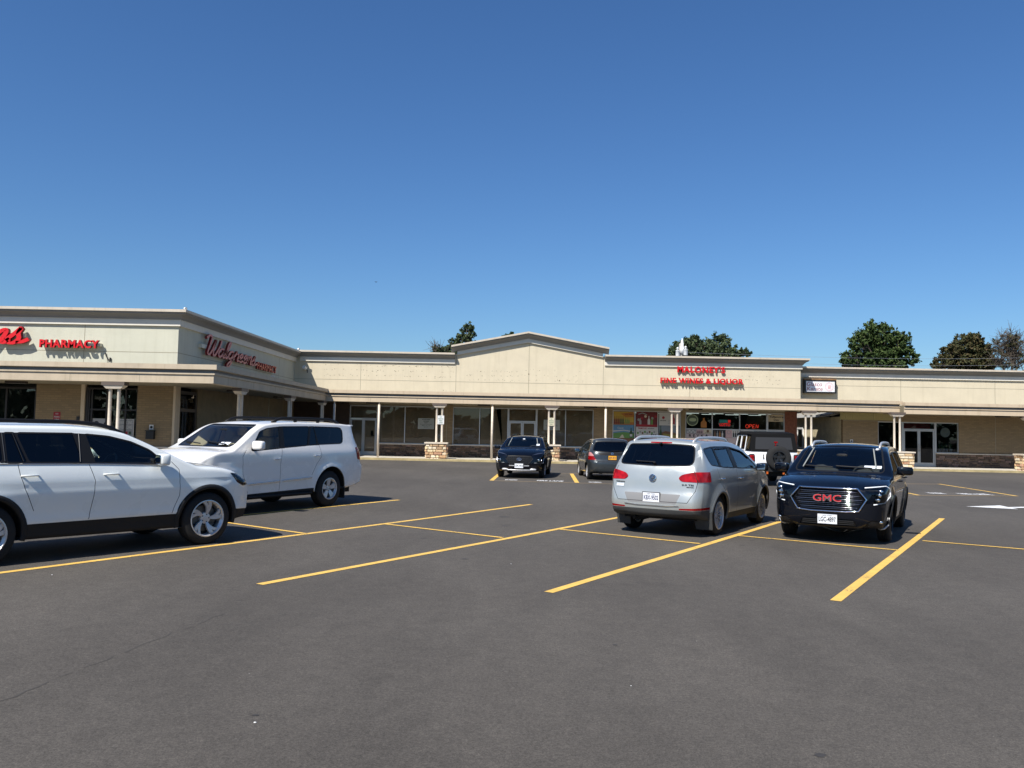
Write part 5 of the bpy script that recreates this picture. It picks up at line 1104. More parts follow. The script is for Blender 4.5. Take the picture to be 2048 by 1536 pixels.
            me.polygons.foreach_set('material_index', mi); me.polygons.foreach_set('use_smooth', [True] * len(faces)); me.update()
            try: me.normals_split_custom_set_from_vertices([tuple(v) for v in nrm])
            except Exception: pass
            par = r[2] if isinstance(r[2], int) else None
            o.parent = objs.get(par, s.root) if par is not None else s.root
            objs[h] = o
        s.objs = objs; bm.free(); return objs
    # points on the skin
    def hit(s, view, a, b, sg=1, off=0.0):
        o, d = {'S': (Vector((a, 3 * sg, b)), Vector((0, -sg, 0))), 'F': (Vector((6, a, b)), Vector((-1, 0, 0))), 'B': (Vector((-6, a, b)), Vector((1, 0, 0))), 'T': (Vector((a, b, 4)), Vector((0, 0, -1)))}[view]
        loc, n, _, _ = s.bvh.ray_cast(o, d)
        if loc is None: return Vector((0, 0, 0)), Vector((0, 0, 1))
        if n.dot(d) > 0: n = -n
        return loc + n * off, n
    def bar(s, mb, view, pts, r, off=0.0, sg=1, n=6, step=.06, sq=1.0, taper=False):
        P3 = []
        for a, b in zip(pts[:-1], pts[1:]):
            L = math.hypot(b[0] - a[0], b[1] - a[1]); k = max(1, int(L / step))
            for i in range(k): P3.append(s.hit(view, a[0] + (b[0] - a[0]) * i / k, a[1] + (b[1] - a[1]) * i / k, sg, off)[0])
        P3.append(s.hit(view, pts[-1][0], pts[-1][1], sg, off)[0]); ax_ = {'S': 1, 'F': 0, 'B': 0, 'T': 2}[view]
        for _ in range(3):
            q = [p[ax_] for p in P3]
            for i in range(1, len(P3) - 1): P3[i][ax_] = (q[i - 1] + 2 * q[i] + q[i + 1]) / 4
        mb.tube(P3, r, n, sq=sq)
    def decal(s, mb, view, cx, cz, shape, sg=1, off=.006):
        """flat shape [(u,v)] in metres laid on the skin's tangent plane"""
        p, n = s.hit(view, cx, cz, sg, off); up = Vector((0, 0, 1)); u = up.cross(n).normalized(); v = n.cross(u); return p, u, v, n
    def plate(s, view, cx, cz, text, base, ink, state='', sg=1, off=.02, w=.305, h=.155, frame=None, tilt=None):
        p, n = s.hit(view, cx, cz, sg, off); n = Vector((n.x, n.y, 0)).normalized() if tilt is None else tilt; u = Vector((0, 0, 1)).cross(n).normalized(); v = n.cross(u)
        a = MB(); f_ = .012; a.prism([p - u * (w / 2 + f_) - v * (h / 2 + f_) - n * .012, p + u * (w / 2 + f_) - v * (h / 2 + f_) - n * .012, p + u * (w / 2 + f_) + v * (h / 2 + f_) - n * .012, p - u * (w / 2 + f_) + v * (h / 2 + f_) - n * .012], n * .010); a.k = 1
        a.prism([p - u * w / 2 - v * h / 2, p + u * w / 2 - v * h / 2, p + u * w / 2 + v * h / 2, p - u * w / 2 + v * h / 2], n * .003)
        o = a.build('licence_plate', [frame or m_trim, base], s.root); a = MB()
        put_text(a, text, p - u * w * .44 - v * h * .30 + n * .005, u, v, w * .88, h * .52, bold=.02)
        if state: put_text(a, state, p - u * w * .25 + v * h * .30 + n * .005, u, v, w * .5, h * .12, bold=.01)
        a.build('lettering', ink, o); return o
    def wheel(s, x, sg, rim, tr=None, wd=.235, y=None):
        tr = tr or s.P['tr']; y = (s.W0 * .985 - .02) if y is None else y; rr_ = rim['r']; a = MB()
        prof = [(rr_ - .01, -wd * .5 + .01), (rr_ + .01, -wd * .5), (tr * .93, -wd * .5 + .012), (tr * .985, -wd * .5 + .035), (tr, -wd * .5 + .06)]
        for k in range(4): q = -wd * .5 + .06 + (wd - .12) * (k + .5) / 4; prof += [(tr, q - .012), (tr - .008, q - .008), (tr - .008, q + .006), (tr, q + .010)]
        prof += [(tr, wd * .5 - .06), (tr * .985, wd * .5 - .035), (tr * .93, wd * .5 - .012), (rr_ + .015, wd * .5), (rr_ - .008, wd * .5 - .008)]
        a.lathe([(r, h) for r, h in prof], 40, 'Y', closed=True); t = a.build('wheel', m_tyre, s.root, smooth=True); t.location = (x, sg * (y - wd * .5), tr)
        # rim: barrel, lip, spokes in polar coordinates; outer face towards +Y then mirrored by sg
        a = MB(); f = wd * .5; a.lathe([(rr_ - .012, -wd * .45), (rr_ - .012, f - .03), (rr_ - .028, f - .05), (rr_ - .03, -wd * .45)], 36, 'Y', closed=True); a.lathe([(rr_, f - .012), (rr_ + .004, f + .002), (rr_ - .010, f + .004), (rr_ - .022, f - .012), (rr_ - .014, f - .03)], 40, 'Y', closed=True)
        n = rim['n']; ws0, ws1, tw, dish = rim['w0'], rim['w1'], rim.get('twist', 0), rim.get('dish', .03); r0, r1 = rim.get('hub', .055), rr_ - .016
        for k in range(n):
            for j, offa in enumerate(rim.get('pair', (0,))):
                A = 2 * PI * k / n + rim.get('rot', PI / 2); S = 6; top_, bot = [], []
                for i in range(S + 1):
                    t_ = i / S; r = r0 + (r1 - r0) * t_; w = ws0 + (ws1 - ws0) * t_; ang = A + offa * (t_ ** .8) + tw * t_ * t_; h = f - dish * (1 - t_) ** 1.5 - .010 - .012 * t_
                    for q in (-1, 1):
                        x_, z_ = r * math.cos(ang) - q * w / 2 * math.sin(ang), r * math.sin(ang) + q * w / 2 * math.cos(ang); top_.append((x_ * .999, h, z_)); bot.append((x_ - 0, h - .035, z_))
                    # ridge
                b0 = len(a.v); a.v += top_ + bot; m_ = len(top_)
                for i in range(S):
                    i0 = 2 * i; a.f += [(b0 + i0, b0 + i0 + 1, b0 + i0 + 3, b0 + i0 + 2), (b0 + i0, b0 + i0 + 2, b0 + m_ + i0 + 2, b0 + m_ + i0), (b0 + i0 + 1, b0 + m_ + i0 + 1, b0 + m_ + i0 + 3, b0 + i0 + 3)]; a.m += [0, 0, 0]
        a.lathe([(.001, f - dish - .004), (.03, f - dish - .004), (.032, f - dish - .010), (r0 + .02, f - dish - .014), (r0 + .03, f - dish - .05), (.001, f - dish - .05)], 20, 'Y')
        a.k = 1
        for k in range(5): an = 2 * PI * k / 5 + PI / 2 + rim.get('rot', 0) * 0 + .3; a.lathe([(.001, f - dish - .009), (.010, f - dish - .009), (.010, f - dish - .014)], 8, 'Y', (.057 * math.cos(an), 0, .057 * math.sin(an)))
        a.k = 2; a.lathe([(.001, f - .10), (rr_ * .72, f - .10), (rr_ * .72, f - .125), (.001, f - .125)], 28, 'Y'); a.k = 1; a.lathe([(.001, f - .15), (rr_ - .02, f - .15), (rr_ - .02, f - .16), (.001, f - .16)], 28, 'Y')
        o = a.build('rim', [rim['m'], m_black, mat('brake_disc', (.12, .11, .10), .45, .7)], t)
        if sg < 0: t.rotation_euler = (0, 0, PI)
        return t
    def under(s):
        P = s.P; a = MB(); x0, x1 = P['wheels'][1], P['wheels'][0]; w = s.W0 - .26
        a.box(s.xr + .35, s.xf - .30, -w, w, P.get('floor', .27), .46); a.box(x1 - .42 + .0, x1 + .42, -w - .02, w + .02, .46, .80); a.box(x0 - .42, x0 + .42, -w - .02, w + .02, .46, .80)
        for wx in (x0, x1): a.tube([(wx, -s.W0 + .3, P['tr']), (wx, s.W0 - .3, P['tr'])], .045, 8)
        a.tube([(x0 - .1, .3, .28), (x0 - .5, .35, .26), (s.xr + .3, .45, .27)], .04, 8)
        a.build('underbody', m_under, s.root)
        a = MB()                                                     # wheel housings: open arches of dark felt
        for wx in (x0, x1):
            Ra = P['arch'] + .012
            for sg in (1, -1):
                b = len(a.v); N = 18
                for i in range(N + 1):
                    an = -.12 + (PI + .24) * i / N; y1_ = s.W(wx, .6) - .028
                    for yy in (y1_, w - .02): a.v.append((wx + Ra * math.cos(an), sg * yy, P['tr'] + Ra * math.sin(an)))
                for i in range(N): a.f.append((b + 2 * i, b + 2 * i + 1, b + 2 * i + 3, b + 2 * i + 2)); a.m.append(0)
        a.build('wheel_housing', m_under, s.root)
    def arch_trim(s, m, wd=.055, off=.006, thick=.03):
        """cladding lip round each arch, standing proud of the skin"""
        for wx in s.P['wheels']:
            for sg in (1, -1):
                a = MB(); N = 26; b = 0; Ra = s.P['arch']
                for i in range(N + 1):
                    an = -.22 + (PI + .44) * i / N
                    for rr_, o_ in ((Ra - .004, -.02), (Ra - .004, off + .006), (Ra + wd * .5, off + .012), (Ra + wd, off), (Ra + wd + .003, -.004)):
                        x, z = wx + rr_ * math.cos(an), max(.2, s.P['tr'] + rr_ * math.sin(an)); a.v.append((x, sg * (s.W(x, z) + o_), z))
                for i in range(N):
                    for k in range(4): q = i * 5 + k; a.f.append((q, q + 1, q + 6, q + 5)); a.m.append(0)
                a.build('wheel_arch_trim', m, s.root, smooth=True)
    def cabin(s, seat, rows, zs=.55, sw=.50, dash=None, wheel_side=1, dx=None, dz=None, hr=1.0):
        """seats with head restraints, dashboard, steering wheel"""
        for x, kind in rows:
            ys = (-.38, .38) if kind == 2 else (0,)
            for y in ys:
                w = .24 if kind == 2 else .60; a = MB(); a.sq((x + .05, y, zs), (.26, w, .09), .35); a.sq((x - .24, y, zs + .36), (.075, w * .95, .34), .35, Matrix.Rotation(-.2, 3, 'Y'))
                o = a.build('seat', seat, s.root, smooth=True); a = MB()
                for hy in ((y,) if kind == 2 else (-.38, 0, .38)): a.sq((x - .335, hy, zs + .80 * hr), (.045, .13, .10), .5, Matrix.Rotation(-.15, 3, 'Y')); a.tube([(x - .32, hy - .05, zs + .62), (x - .33, hy - .05, zs + .76)], .007, 5); a.tube([(x - .32, hy + .05, zs + .62), (x - .33, hy + .05, zs + .76)], .007, 5)
                a.build('headrest', seat, o, smooth=True)
        a = MB(); w = s.W0 * .80; dx = dx or 1.0; dz = dz or 1.0; a.sq((dx - .05, 0, dz - .12), (.30, w, .14), .3); a.sq((dx - .28, .37, dz - .02), (.10, .17, .05), .6); a.build('dashboard', dash or m_dash, s.root, smooth=True)
        a = MB(); rx = Matrix.Rotation(R(-65), 3, 'Y'); c = Vector((dx - .42, .37, dz - .02)); P3 = [c + rx @ Vector((.185 * math.cos(t), .185 * math.sin(t), 0)) for t in np.linspace(0, 2 * PI, 25)]; a.tube(P3, .015, 8, cap=False); a.tube([c + rx @ Vector((0, -.18, 0)), c, c + rx @ Vector((0, .18, 0))], .016, 6); a.tube([c, c + Vector((.2, 0, -.1))], .03, 8); a.build('steering_wheel', dash or m_dash, s.root, smooth=True)
        a = MB(); a.sq((dx - .42, 0, s.top(dx - .75) - .16), (.012, .10, .028), .6); a.build('inner_mirror', m_trim, s.root, smooth=True)
    def mirror(s, x, y, z, sg, size=(.08, .12, .075), m=None, foot=(.0, -.14, -.05)):
        a = MB(); a.k = 0; c = Vector((x, sg * y, z)); rt = Matrix.Rotation(sg * R(8), 3, 'Z'); a.sq(c, size, .45, rt); a.k = 1; a.tube([c + Vector((0, 0, -size[2] * .6)), c + Vector((.02, sg * foot[1], foot[2]))], .03, 8)
        o = a.build('mirror', [m or s.paint, m_trim], s.root, smooth=True); a = MB(); q = c + rt @ Vector((-size[0] * .96, 0, 0)); a.sq(q, (.006, size[1] * .82, size[2] * .8), .35, rt); a.build('mirror_glass', m_mirror, o, smooth=True)
    def handle(s, x, z, sg, parent=None, m=None, L=.17):
        a = MB(); p, n = s.hit('S', x, z, sg, 0); a.tube([p + Vector((-L / 2, 0, 0)) , p + Vector((-L / 2 + .02, sg * .035, .004)), p + Vector((L / 2 - .02, sg * .035, .004)), p + Vector((L / 2, 0, 0))], [.014, .016, .016, .013], 8, sq=.75)
        o = a.build('door_handle', m or s.paint, s.root, smooth=True)
        if parent is not None: o.parent = s.objs[parent]
        return o
    def cup(s, x, z, sg, m):
        pass
    def rail(s, xs_, y, h, m, r=.017, feet=True):
        for sg in (1, -1):
            a = MB(); x0, x1 = xs_; N = 14; P3 = []
            for i in range(N + 1):
                t = i / N; x = x0 + (x1 - x0) * t; base = s.hit('T', x, sg * y)[0].z; e = min(1, t * 7) * min(1, (1 - t) * 7); P3.append(Vector((x, sg * y, base + h * (e ** .6) - .005)))
            a.tube(P3, r, 8, sq=1.5)
            if feet:
                for t in (.33, .67): x = x0 + (x1 - x0) * t; bz = s.hit('T', x, sg * y)[0].z; a.sq((x, sg * y, bz + h * .45), (.05, .016, h * .5), .6)
            a.build('roof_rail', m, s.root, smooth=True)
# ---- car materials
def paint_mat(name, col, metal=0.0, rough=.32, flake=0.0, spec=.5):
    m = mat(name, col, rough, metal, 1.0, spec=spec); nt = m.node_tree; b = nt.nodes['Principled BSDF']; b.inputs['Coat Roughness'].default_value = .025; b.inputs['Coat IOR'].default_value = 1.42
    tc = nt.nodes.new('ShaderNodeTexCoord'); n = nt.nodes.new('ShaderNodeTexNoise'); n.inputs['Scale'].default_value = 3.5; n.inputs['Detail'].default_value = 5; nt.links.new(tc.outputs['Object'], n.inputs[0])
    r = nt.nodes.new('ShaderNodeMapRange'); r.inputs[1].default_value = .35; r.inputs[2].default_value = .75; r.inputs[3].default_value = rough * .9; r.inputs[4].default_value = rough * 1.15 + .03; nt.links.new(n.outputs[0], r.inputs[0]); nt.links.new(r.outputs[0], b.inputs['Roughness'])
    r2_ = nt.nodes.new('ShaderNodeMapRange'); r2_.inputs[1].default_value = .4; r2_.inputs[2].default_value = .8; r2_.inputs[3].default_value = .015; r2_.inputs[4].default_value = .06; nt.links.new(n.outputs[0], r2_.inputs[0]); nt.links.new(r2_.outputs[0], b.inputs['Coat Roughness'])
    return m
m_gap = mat('panel_gap', (.008, .008, .008), .8); m_trim = mat('black_trim', (.012, .012, .013), .45, spec=.2); m_tyre = mat('tyre_rubber', (.010, .010, .010), .85, var=.25, scale=5); m_under = mat('underbody_felt', (.008, .008, .008), .95)
m_dash = mat('dark_dashboard', (.045, .045, .045), .7); m_mirror = mat('mirror_glass', (.75, .8, .82), .03, 1.0); m_chrome = mat('chrome', (.78, .78, .78), .08, 1.0); m_silver = mat('silver_alloy', (.56, .56, .56), .32, .45, var=.08, scale=8); m_dkalloy = mat('dark_alloy', (.06, .06, .06), .35, .8); m_cladg = mat('grey_bumper_plastic', (.040, .042, .042), .7); m_clad = mat('shaded_grey_cladding', (.014, .0145, .0155), .7, spec=.3, bump=.1, bscale=200)  # cladding has its shade put into the colour; bumper plastic is its sunlit twin
m_tint = glass('privacy_glass', (.025, .03, .035), 1.52); m_wind = glass('windscreen_glass', (.80, .86, .84), 1.52); m_side = glass('side_glass', (.74, .83, .79), 1.52); m_midtint = glass('rear_glass', (.42, .48, .46), 1.52); m_clear = glass('lamp_lens', (.82, .84, .86), 1.5)
m_tail = mat('red_lamp', (.24, .003, .004), .2, 0, .3, spec=.2); m_tail2 = mat('bright_red_lamp', (.30, .004, .006), .2, 0, .35, var=.45, scale=9, detail=1, spec=.2); m_pltw = mat('plate_white', (.74, .76, .78), .4); m_plto = mat('plate_orange', (.80, .38, .03), .4); m_pink_ = mat('plate_navy', (.02, .03, .10), .5)
m_lampin = mat('lamp_inner', (.30, .31, .33), .2, .9); m_refl = mat('lamp_reflector', (.75, .76, .78), .12, 1.0); m_stick = mat('sticker_white', (.70, .74, .78), .5); m_cloth = mat('dark_seat', (.04, .04, .042), .8); m_beige = mat('beige_leather', (.42, .34, .22), .6); m_drl = mat('daylight_strip', (.85, .88, .90), .2)
dark_in = mat('dark_cabin_lining', (.02, .02, .022), .9)
def sticker(car, u0, u1, v0, v1, m=None, name='sticker'):
    a = MB(); P4 = [car.hit('F', u, v, 1, .004)[0] for u, v in ((u0, v0), (u1, v0), (u1, v1), (u0, v1))]; a.add(P4, [(0, 1, 2, 3)]); a.build(name, m or m_stick, car.root)
def wiper(car, view, a, b, w=.012):
    mb = MB(); car.bar(mb, view, [a, b], w, .015, n=5, step=.1); mb.build('wiper', m_trim, car.root)
def ring_badge(car, view, c, z, r, m, strokes, off=.012, th=.012, name='badge', backing=None):
    a = MB(); p, n = car.hit(view, c, z, 1, off); u = Vector((0, 0, 1)).cross(n).normalized(); v = n.cross(u)
    if r: a.tube([p + u * r * math.cos(t) + v * r * (strokes.get('asp', 1)) * math.sin(t) for t in np.linspace(0, 2 * PI, 29)], th, 6, cap=False)
    for st in strokes['s']: a.tube([p + u * x * max(r, strokes.get('k', r)) + v * y * max(r, strokes.get('k', r)) for x, y in st], th * .9, 6)
    if backing: a.k = 1; a.prism([p - n * .006 + u * r * 1.1 * math.cos(t) + v * r * 1.1 * strokes.get('asp', 1) * math.sin(t) for t in np.linspace(0, 2 * PI, 25)[:-1]], n * .004)
    a.build(name, [m, backing] if backing else m, car.root)
VWS = {'s': [[(-.62, .68), (-.28, -.02), (0, .0)], [(.62, .68), (.28, -.02), (0, 0)], [(-.3, .9), (0, .18), (.3, .9)], [(-.95, .25), (-.42, -.85), (0, -.1), (.42, -.85), (.95, .25)]]}
SEC = [(.15, .88), (.30, .935), (.50, .975), (.72, .997), (.90, 1.0), (1.05, .985), (1.16, .955), (1.30, .90), (1.5, .815), (1.75, .70)]
def ze(c, x, d=.03): return c.top(x) - c.P.get('crown', .05) - c.P.get('edge', .07) - d
def win(c, bot, txs, d=.03, r=.04): return rpoly(list(bot) + [(x, ze(c, x, d) if not isinstance(x, tuple) else x[1]) if not isinstance(x, tuple) else x for x in txs], r)
def both(fn):
    for sg in (1, -1): fn(sg)

# ---------------------------------------------------------------- white three-row SUV, near left
def white_suv():
    P = dict(front=2.38, rear=-2.68, W=1.98, tr=.385, arch=.445, wheels=(1.49, -1.49), ff=.85, rf=.7, fr=.33, fn=3.0, rr=.20, flare=.015,
        top=[(-2.68, 1.60), (-2.5, 1.67), (-2.0, 1.73), (-1.2, 1.765), (-.5, 1.765), (-.1, 1.745), (.25, 1.69), (.45, 1.61), (.85, 1.42), (1.25, 1.235), (1.33, 1.21), (1.6, 1.19), (2.0, 1.13), (2.22, 1.05), (2.38, .95)],
        sec=[(.15, .87), (.30, .90), (.46, .930), (.50, .952), (.56, .948), (.72, .972), (.90, 1.0), (1.05, .985), (1.16, .955), (1.30, .90), (1.5, .815), (1.75, .70)], plan=[(-2.68, .93), (-2.2, .975), (-1, 1), (1.2, 1), (1.9, .985), (2.42, .93)], fprof=[(.2, .10), (.4, .02), (.6, 0), (.85, .03), (1.0, .10), (1.2, .2)], rprof=[(.3, .06), (.6, 0), (.9, .03), (1.1, .08), (1.3, .17), (1.6, .33), (1.75, .42)],
        zb=[(-2.68, .42), (-2.2, .34), (-1.5, .30), (1.5, .28), (2.1, .30), (2.42, .34)], crease=[(.985, .014, .12, -1.9, 2.1)])
    wp = paint_mat('white_car_paint', (.775, .80, .765), 0, .28)
    c = Car('parked_suv', 'long white SUV with black arch trims filling the left edge, seen from its side', (-6.26, 11.65, 37.1), P, wp, dark_in)
    side = {}
    for sg in (1, -1):
        c.cut('S', [(-1.06, .16), (1.06, .16), (1.06, .485), (-1.06, .485)], 'sill_cladding', m_clad, sg=sg, nmin=.1)
        c.cut('S', [(1.9, .1), (2.6, .1), (2.6, .46), (1.88, .50)], 'bumper_cladding', m_clad, sg=sg, nmin=.02)
        fd = c.cut('S', [(-.24, .50), (.93, .50), (1.02, .75), (1.0, 1.12), (.93, 1.20), (.88, 1.26)] + [(x, ze(c, x, .008)) for x in (.6, .3, .0, -.30)] + [(-.26, 1.2), (-.20, 1.0)], 'door', wp, inner=True, sg=sg)
        rd = c.cut('S', [(-.95, .50), (-.25, .50), (-.21, 1.0), (-.27, 1.2), (-.31, ze(c, -.31, .008)), (-1.13, ze(c, -1.13, .008)), (-1.13, 1.2), (-1.08, 1.0), (-1.02, .88), (-.93, .65)], 'door', wp, inner=True, sg=sg)
        side[sg] = (fd, rd)
        c.glassp('S', win(c, [(-.20, 1.245), (.78, 1.218)], [.60, .35, .05, (-.27, ze(c, -.27, .035))], .035), 'window', fd, m_side, sg=sg)
        c.glassp('S', win(c, [(-.99, 1.26), (-.31, 1.248)], [-.39, -1.10], .035), 'window', rd, m_tint, sg=sg)
        c.glassp('S', win(c, [(-1.24, 1.265), (-1.02, 1.26)], [-1.13, -1.24], .035, .02), 'window', rd, m_tint, sg=sg)
        c.cut('S', [(-.34, 1.225), (-.17, 1.223), (-.25, ze(c, -.25, .02)), (-.42, ze(c, -.42, .02))], 'TRIM', m_trim, None, sg=sg); c.cut('S', [(-1.32, 1.25), (-.97, 1.24), (-1.08, ze(c, -1.08, .02)), (-1.34, ze(c, -1.34, .02))], 'TRIM', m_trim, None, sg=sg, only=(0, rd, fd))
        c.glassp('S', win(c, [(-2.2, 1.32, .06), (-1.30, 1.27)], [-1.30, (-2.05, ze(c, -2.05, .05), .08)], .035), 'window', None, m_tint, sg=sg)
        c.seam('S', [(-.24, .50), (-.205, .8), (-.195, 1.0), (-.26, 1.21)], sg=sg); c.seam('S', [(.93, .50), (1.02, .75), (1.0, 1.12), (.90, 1.23)], sg=sg); c.seam('S', [(-.93, .65), (-1.05, .92), (-1.11, 1.1), (-1.13, 1.24)], sg=sg)
        c.cut('S', rpoly([(1.84, 1.05), (2.0, 1.03), (2.22, .99), (2.26, .86), (2.10, .84), (1.98, .90)], .02), 'headlight', m_clear, sg=sg, nmin=-.05, inset=.004)
        c.cut('S', rpoly([(-2.7, 1.02), (-2.35, 1.05), (-2.30, 1.22), (-2.6, 1.25)], .03), 'taillight', m_tail, sg=sg, nmin=.0, inset=.004)
    c.glassp('F', rpoly([(-.72, 1.235), (.72, 1.235), (.60, 1.655), (-.60, 1.655)], .06), 'windshield', None, m_wind, nmin=.15, xr=(.2, 1.5))
    c.glassp('B', rpoly([(-.70, 1.20), (.70, 1.20), (.58, 1.60), (-.58, 1.60)], .08), 'rear_window', None, m_tint, nmin=.1)
    c.cut('F', rpoly([(-.62, .62), (.62, .62), (.70, .88), (-.70, .88)], .03), 'grille', m_trim, nmin=.1)
    c.cut('T', rpoly([(-.95, -.45), (.05, -.45), (.05, .45), (-.95, .45)], .05), 'sunroof', m_tint, nmin=.3)
    c.emit(); c.under(); c.arch_trim(m_clad, .06)
    rim = dict(r=.268, n=5, w0=.030, w1=.060, pair=(-.20, .17), twist=-.30, dish=.045, m=m_silver, hub=.06, rot=PI / 2 + .3)
    for wx in P['wheels']: both(lambda sg: c.wheel(wx, sg, rim))
    for sg in (1, -1):
        c.handle(-.05 + .07, 1.08, sg, side[sg][0], L=.2); c.handle(-1.0, 1.09, sg, side[sg][1], L=.2); c.mirror(.70, 1.06, 1.27, sg, (.075, .11, .085), m_chrome if False else wp)
        a = MB(); c.bar(a, 'S', [(-2.25, 1.245), (-1.2, 1.235), (-.3, 1.222), (.80, 1.185)], .009, .004, sg, step=.1); a.build('belt_moulding', m_chrome, c.root)
        for x0_, x1_, z0_, z1_ in ((-.37, -.34, 1.25, 1.62), (-1.06, -1.15, 1.27, 1.62), (-1.27, -1.27, 1.27, 1.62)):
            a = MB(); c.bar(a, 'S', [(x0_, z0_), (x1_, z1_)], .006, .003, sg); a.build('pillar_trim', m_dkalloy, c.root)
        a = MB(); [c.bar(a, 'S', [(1.92, .96 + .03 * k), (2.12, .93 + .03 * k)], .012, -.02, sg) for k in range(2)]; a.build('headlight_reflector', m_refl, c.root)
    c.rail((-2.15, .32), .60, .055, m_trim, .019, feet=False)
    c.cabin(m_cloth, [(.05, 2), (-.85, 3), (-1.75, 3)], zs=.72, dx=1.05, dz=1.15)
    ring_badge(c, 'F', 0, .76, .075, m_chrome, VWS); wiper(c, 'F', (.55, 1.26), (-.05, 1.31)); wiper(c, 'F', (-.1, 1.26), (-.6, 1.30))
white_suv()

# ---------------------------------------------------------------- pearl white off-road wagon behind it
def pearl_wagon():
    P = dict(front=2.40, rear=-2.70, W=1.97, tr=.395, arch=.495, wheels=(1.57, -1.425), ff=.8, rf=.5, fr=.28, fn=2.6, rr=.16, rn=3.8, crown=.045, edge=.045, flare=.03,
        top=[(-2.70, 1.78), (-2.45, 1.84), (-1.6, 1.885), (-.6, 1.89), (0, 1.875), (.42, 1.83), (.62, 1.76), (1.0, 1.53), (1.32, 1.34), (1.40, 1.31), (1.7, 1.285), (2.0, 1.22), (2.25, 1.12), (2.40, 1.0)],
        sec=[(.15, .88), (.30, .925), (.50, .962), (.72, .985), (.95, 1.0), (1.18, .996), (1.25, .985), (1.30, .955), (1.4, .93), (1.6, .875), (1.85, .81)], plan=[(-2.63, .93), (-2.1, .98), (-1, 1), (1.2, .995), (1.9, .975), (2.32, .91)],
        fprof=[(.2, .08), (.45, 0), (.8, .01), (1.0, .05), (1.3, .2)], rprof=[(.3, .12), (.50, .0), (.86, .0), (.93, .06), (.98, .09), (1.2, .12), (1.5, .22), (1.8, .38), (1.9, .42)], zb=[(-2.63, .48), (-2.1, .40), (-1.4, .36), (1.5, .34), (2.32, .42)], crease=[(1.0, .008, .3, -1.9, 2.0)])
    wp = paint_mat('pearl_car_paint', (.80, .775, .72), 0, .26); inner = mat('beige_cabin_lining', (.34, .28, .19), .8)
    c = Car('parked_suv', 'big pearl white off-road wagon with black roof rails, partly behind the long white SUV', (-5.72, 17.6, 208.5), P, wp, inner)
    side = {}
    for sg in (1, -1):
        c.cut('S', [(-.93, .30), (.98, .30), (.96, .40), (-.90, .44)], 'running_board', m_clad, sg=sg, nmin=.0)
        fd = c.cut('S', [(.10, .42), (.95, .42), (1.12, .80), (1.14, 1.15), (1.06, 1.26)] + [(x, ze(c, x, .01)) for x in (.62, .3, .02)] + [(.06, 1.30), (.12, 1.0)], 'door', wp, inner=True, sg=sg)
        rd = c.cut('S', [(-.80, .45), (.09, .43), (.11, 1.0), (.05, 1.30), (.01, ze(c, 0, .01)), (-.95, ze(c, -.95, .01)), (-1.06, 1.35), (-1.10, 1.12), (-.95, .95), (-.82, .72)], 'door', wp, inner=True, sg=sg)
        side[sg] = (fd, rd)
        c.glassp('S', win(c, [(.10, 1.315), (.90, 1.265)], [.60, .40, (.06, ze(c, .1, .05))], .05), 'window', fd, m_side, sg=sg)
        c.glassp('S', win(c, [(-.70, 1.365), (.0, 1.325)], [(-.01, ze(c, 0, .05)), -.84], .05), 'window', rd, m_tint, sg=sg)
        c.glassp('S', win(c, [(-1.0, 1.38), (-.76, 1.37)], [-.90, -1.0], .05, .015), 'window', rd, m_tint, sg=sg)
        c.glassp('S', win(c, [(-1.86, 1.405, .10), (-1.06, 1.385)], [-1.0, (-1.92, ze(c, -1.9, .05), .12)], .05), 'window', None, m_tint, sg=sg)
        c.seam('S', [(.10, .42), (.125, 1.0), (.07, 1.31)], sg=sg); c.seam('S', [(.95, .42), (1.12, .80), (1.14, 1.15), (1.04, 1.27)], sg=sg); c.seam('S', [(-.82, .72), (-.95, .95), (-1.10, 1.12), (-1.06, 1.37)], sg=sg)
        c.cut('S', rpoly([(-2.62, 1.0), (-2.36, 1.03), (-2.28, 1.30), (-2.55, 1.32)], .03), 'taillight', m_tail2, sg=sg, nmin=-.05, inset=-.012)
        c.cut('S', rpoly([(2.0, .86), (2.2, .84), (2.24, .98), (1.95, 1.02)], .03), 'headlight', m_clear, sg=sg, nmin=.0)
        c.cut('S', [(-.02, 1.30), (.12, 1.295), (.07, ze(c, .07, .03)), (-.06, ze(c, -.06, .03))], 'TRIM', m_trim, None, sg=sg); c.cut('S', [(-1.08, 1.36), (-.68, 1.345), (-.84, ze(c, -.84, .03)), (-1.04, ze(c, -1.04, .03))], 'TRIM', m_trim, None, sg=sg, only=(0, rd))
    c.cut('F', rpoly([(.50, .88), (.86, .86), (.90, 1.02), (.52, 1.02)], .03), 'headlight', m_clear, nmin=.1); c.cut('F', rpoly([(-.86, .86), (-.50, .88), (-.52, 1.02), (-.90, 1.02)], .03), 'headlight', m_clear, nmin=.1)
    c.cut('F', rpoly([(-.44, .80), (.44, .80), (.46, 1.08), (-.46, 1.08)], .04), 'grille', m_trim, nmin=.1)
    c.glassp('F', rpoly([(-.76, 1.345), (.76, 1.345), (.655, 1.765), (-.655, 1.765)], .06), 'windshield', None, m_wind, nmin=.15, xr=(.3, 1.5))
    c.glassp('B', rpoly([(-.70, 1.30), (.70, 1.30), (.62, 1.74), (-.62, 1.74)], .08), 'rear_window', None, m_tint, nmin=.1)
    c.cut('T', rpoly([(-.35, -.42), (.28, -.42), (.28, .42), (-.35, .42)], .05), 'sunroof', m_tint, nmin=.3)
    c.emit(); c.under(); rim = dict(r=.235, n=5, w0=.075, w1=.13, dish=.035, m=m_silver, hub=.055, rot=PI / 2)
    for wx in P['wheels']: both(lambda sg: c.wheel(wx, sg, rim, wd=.26))
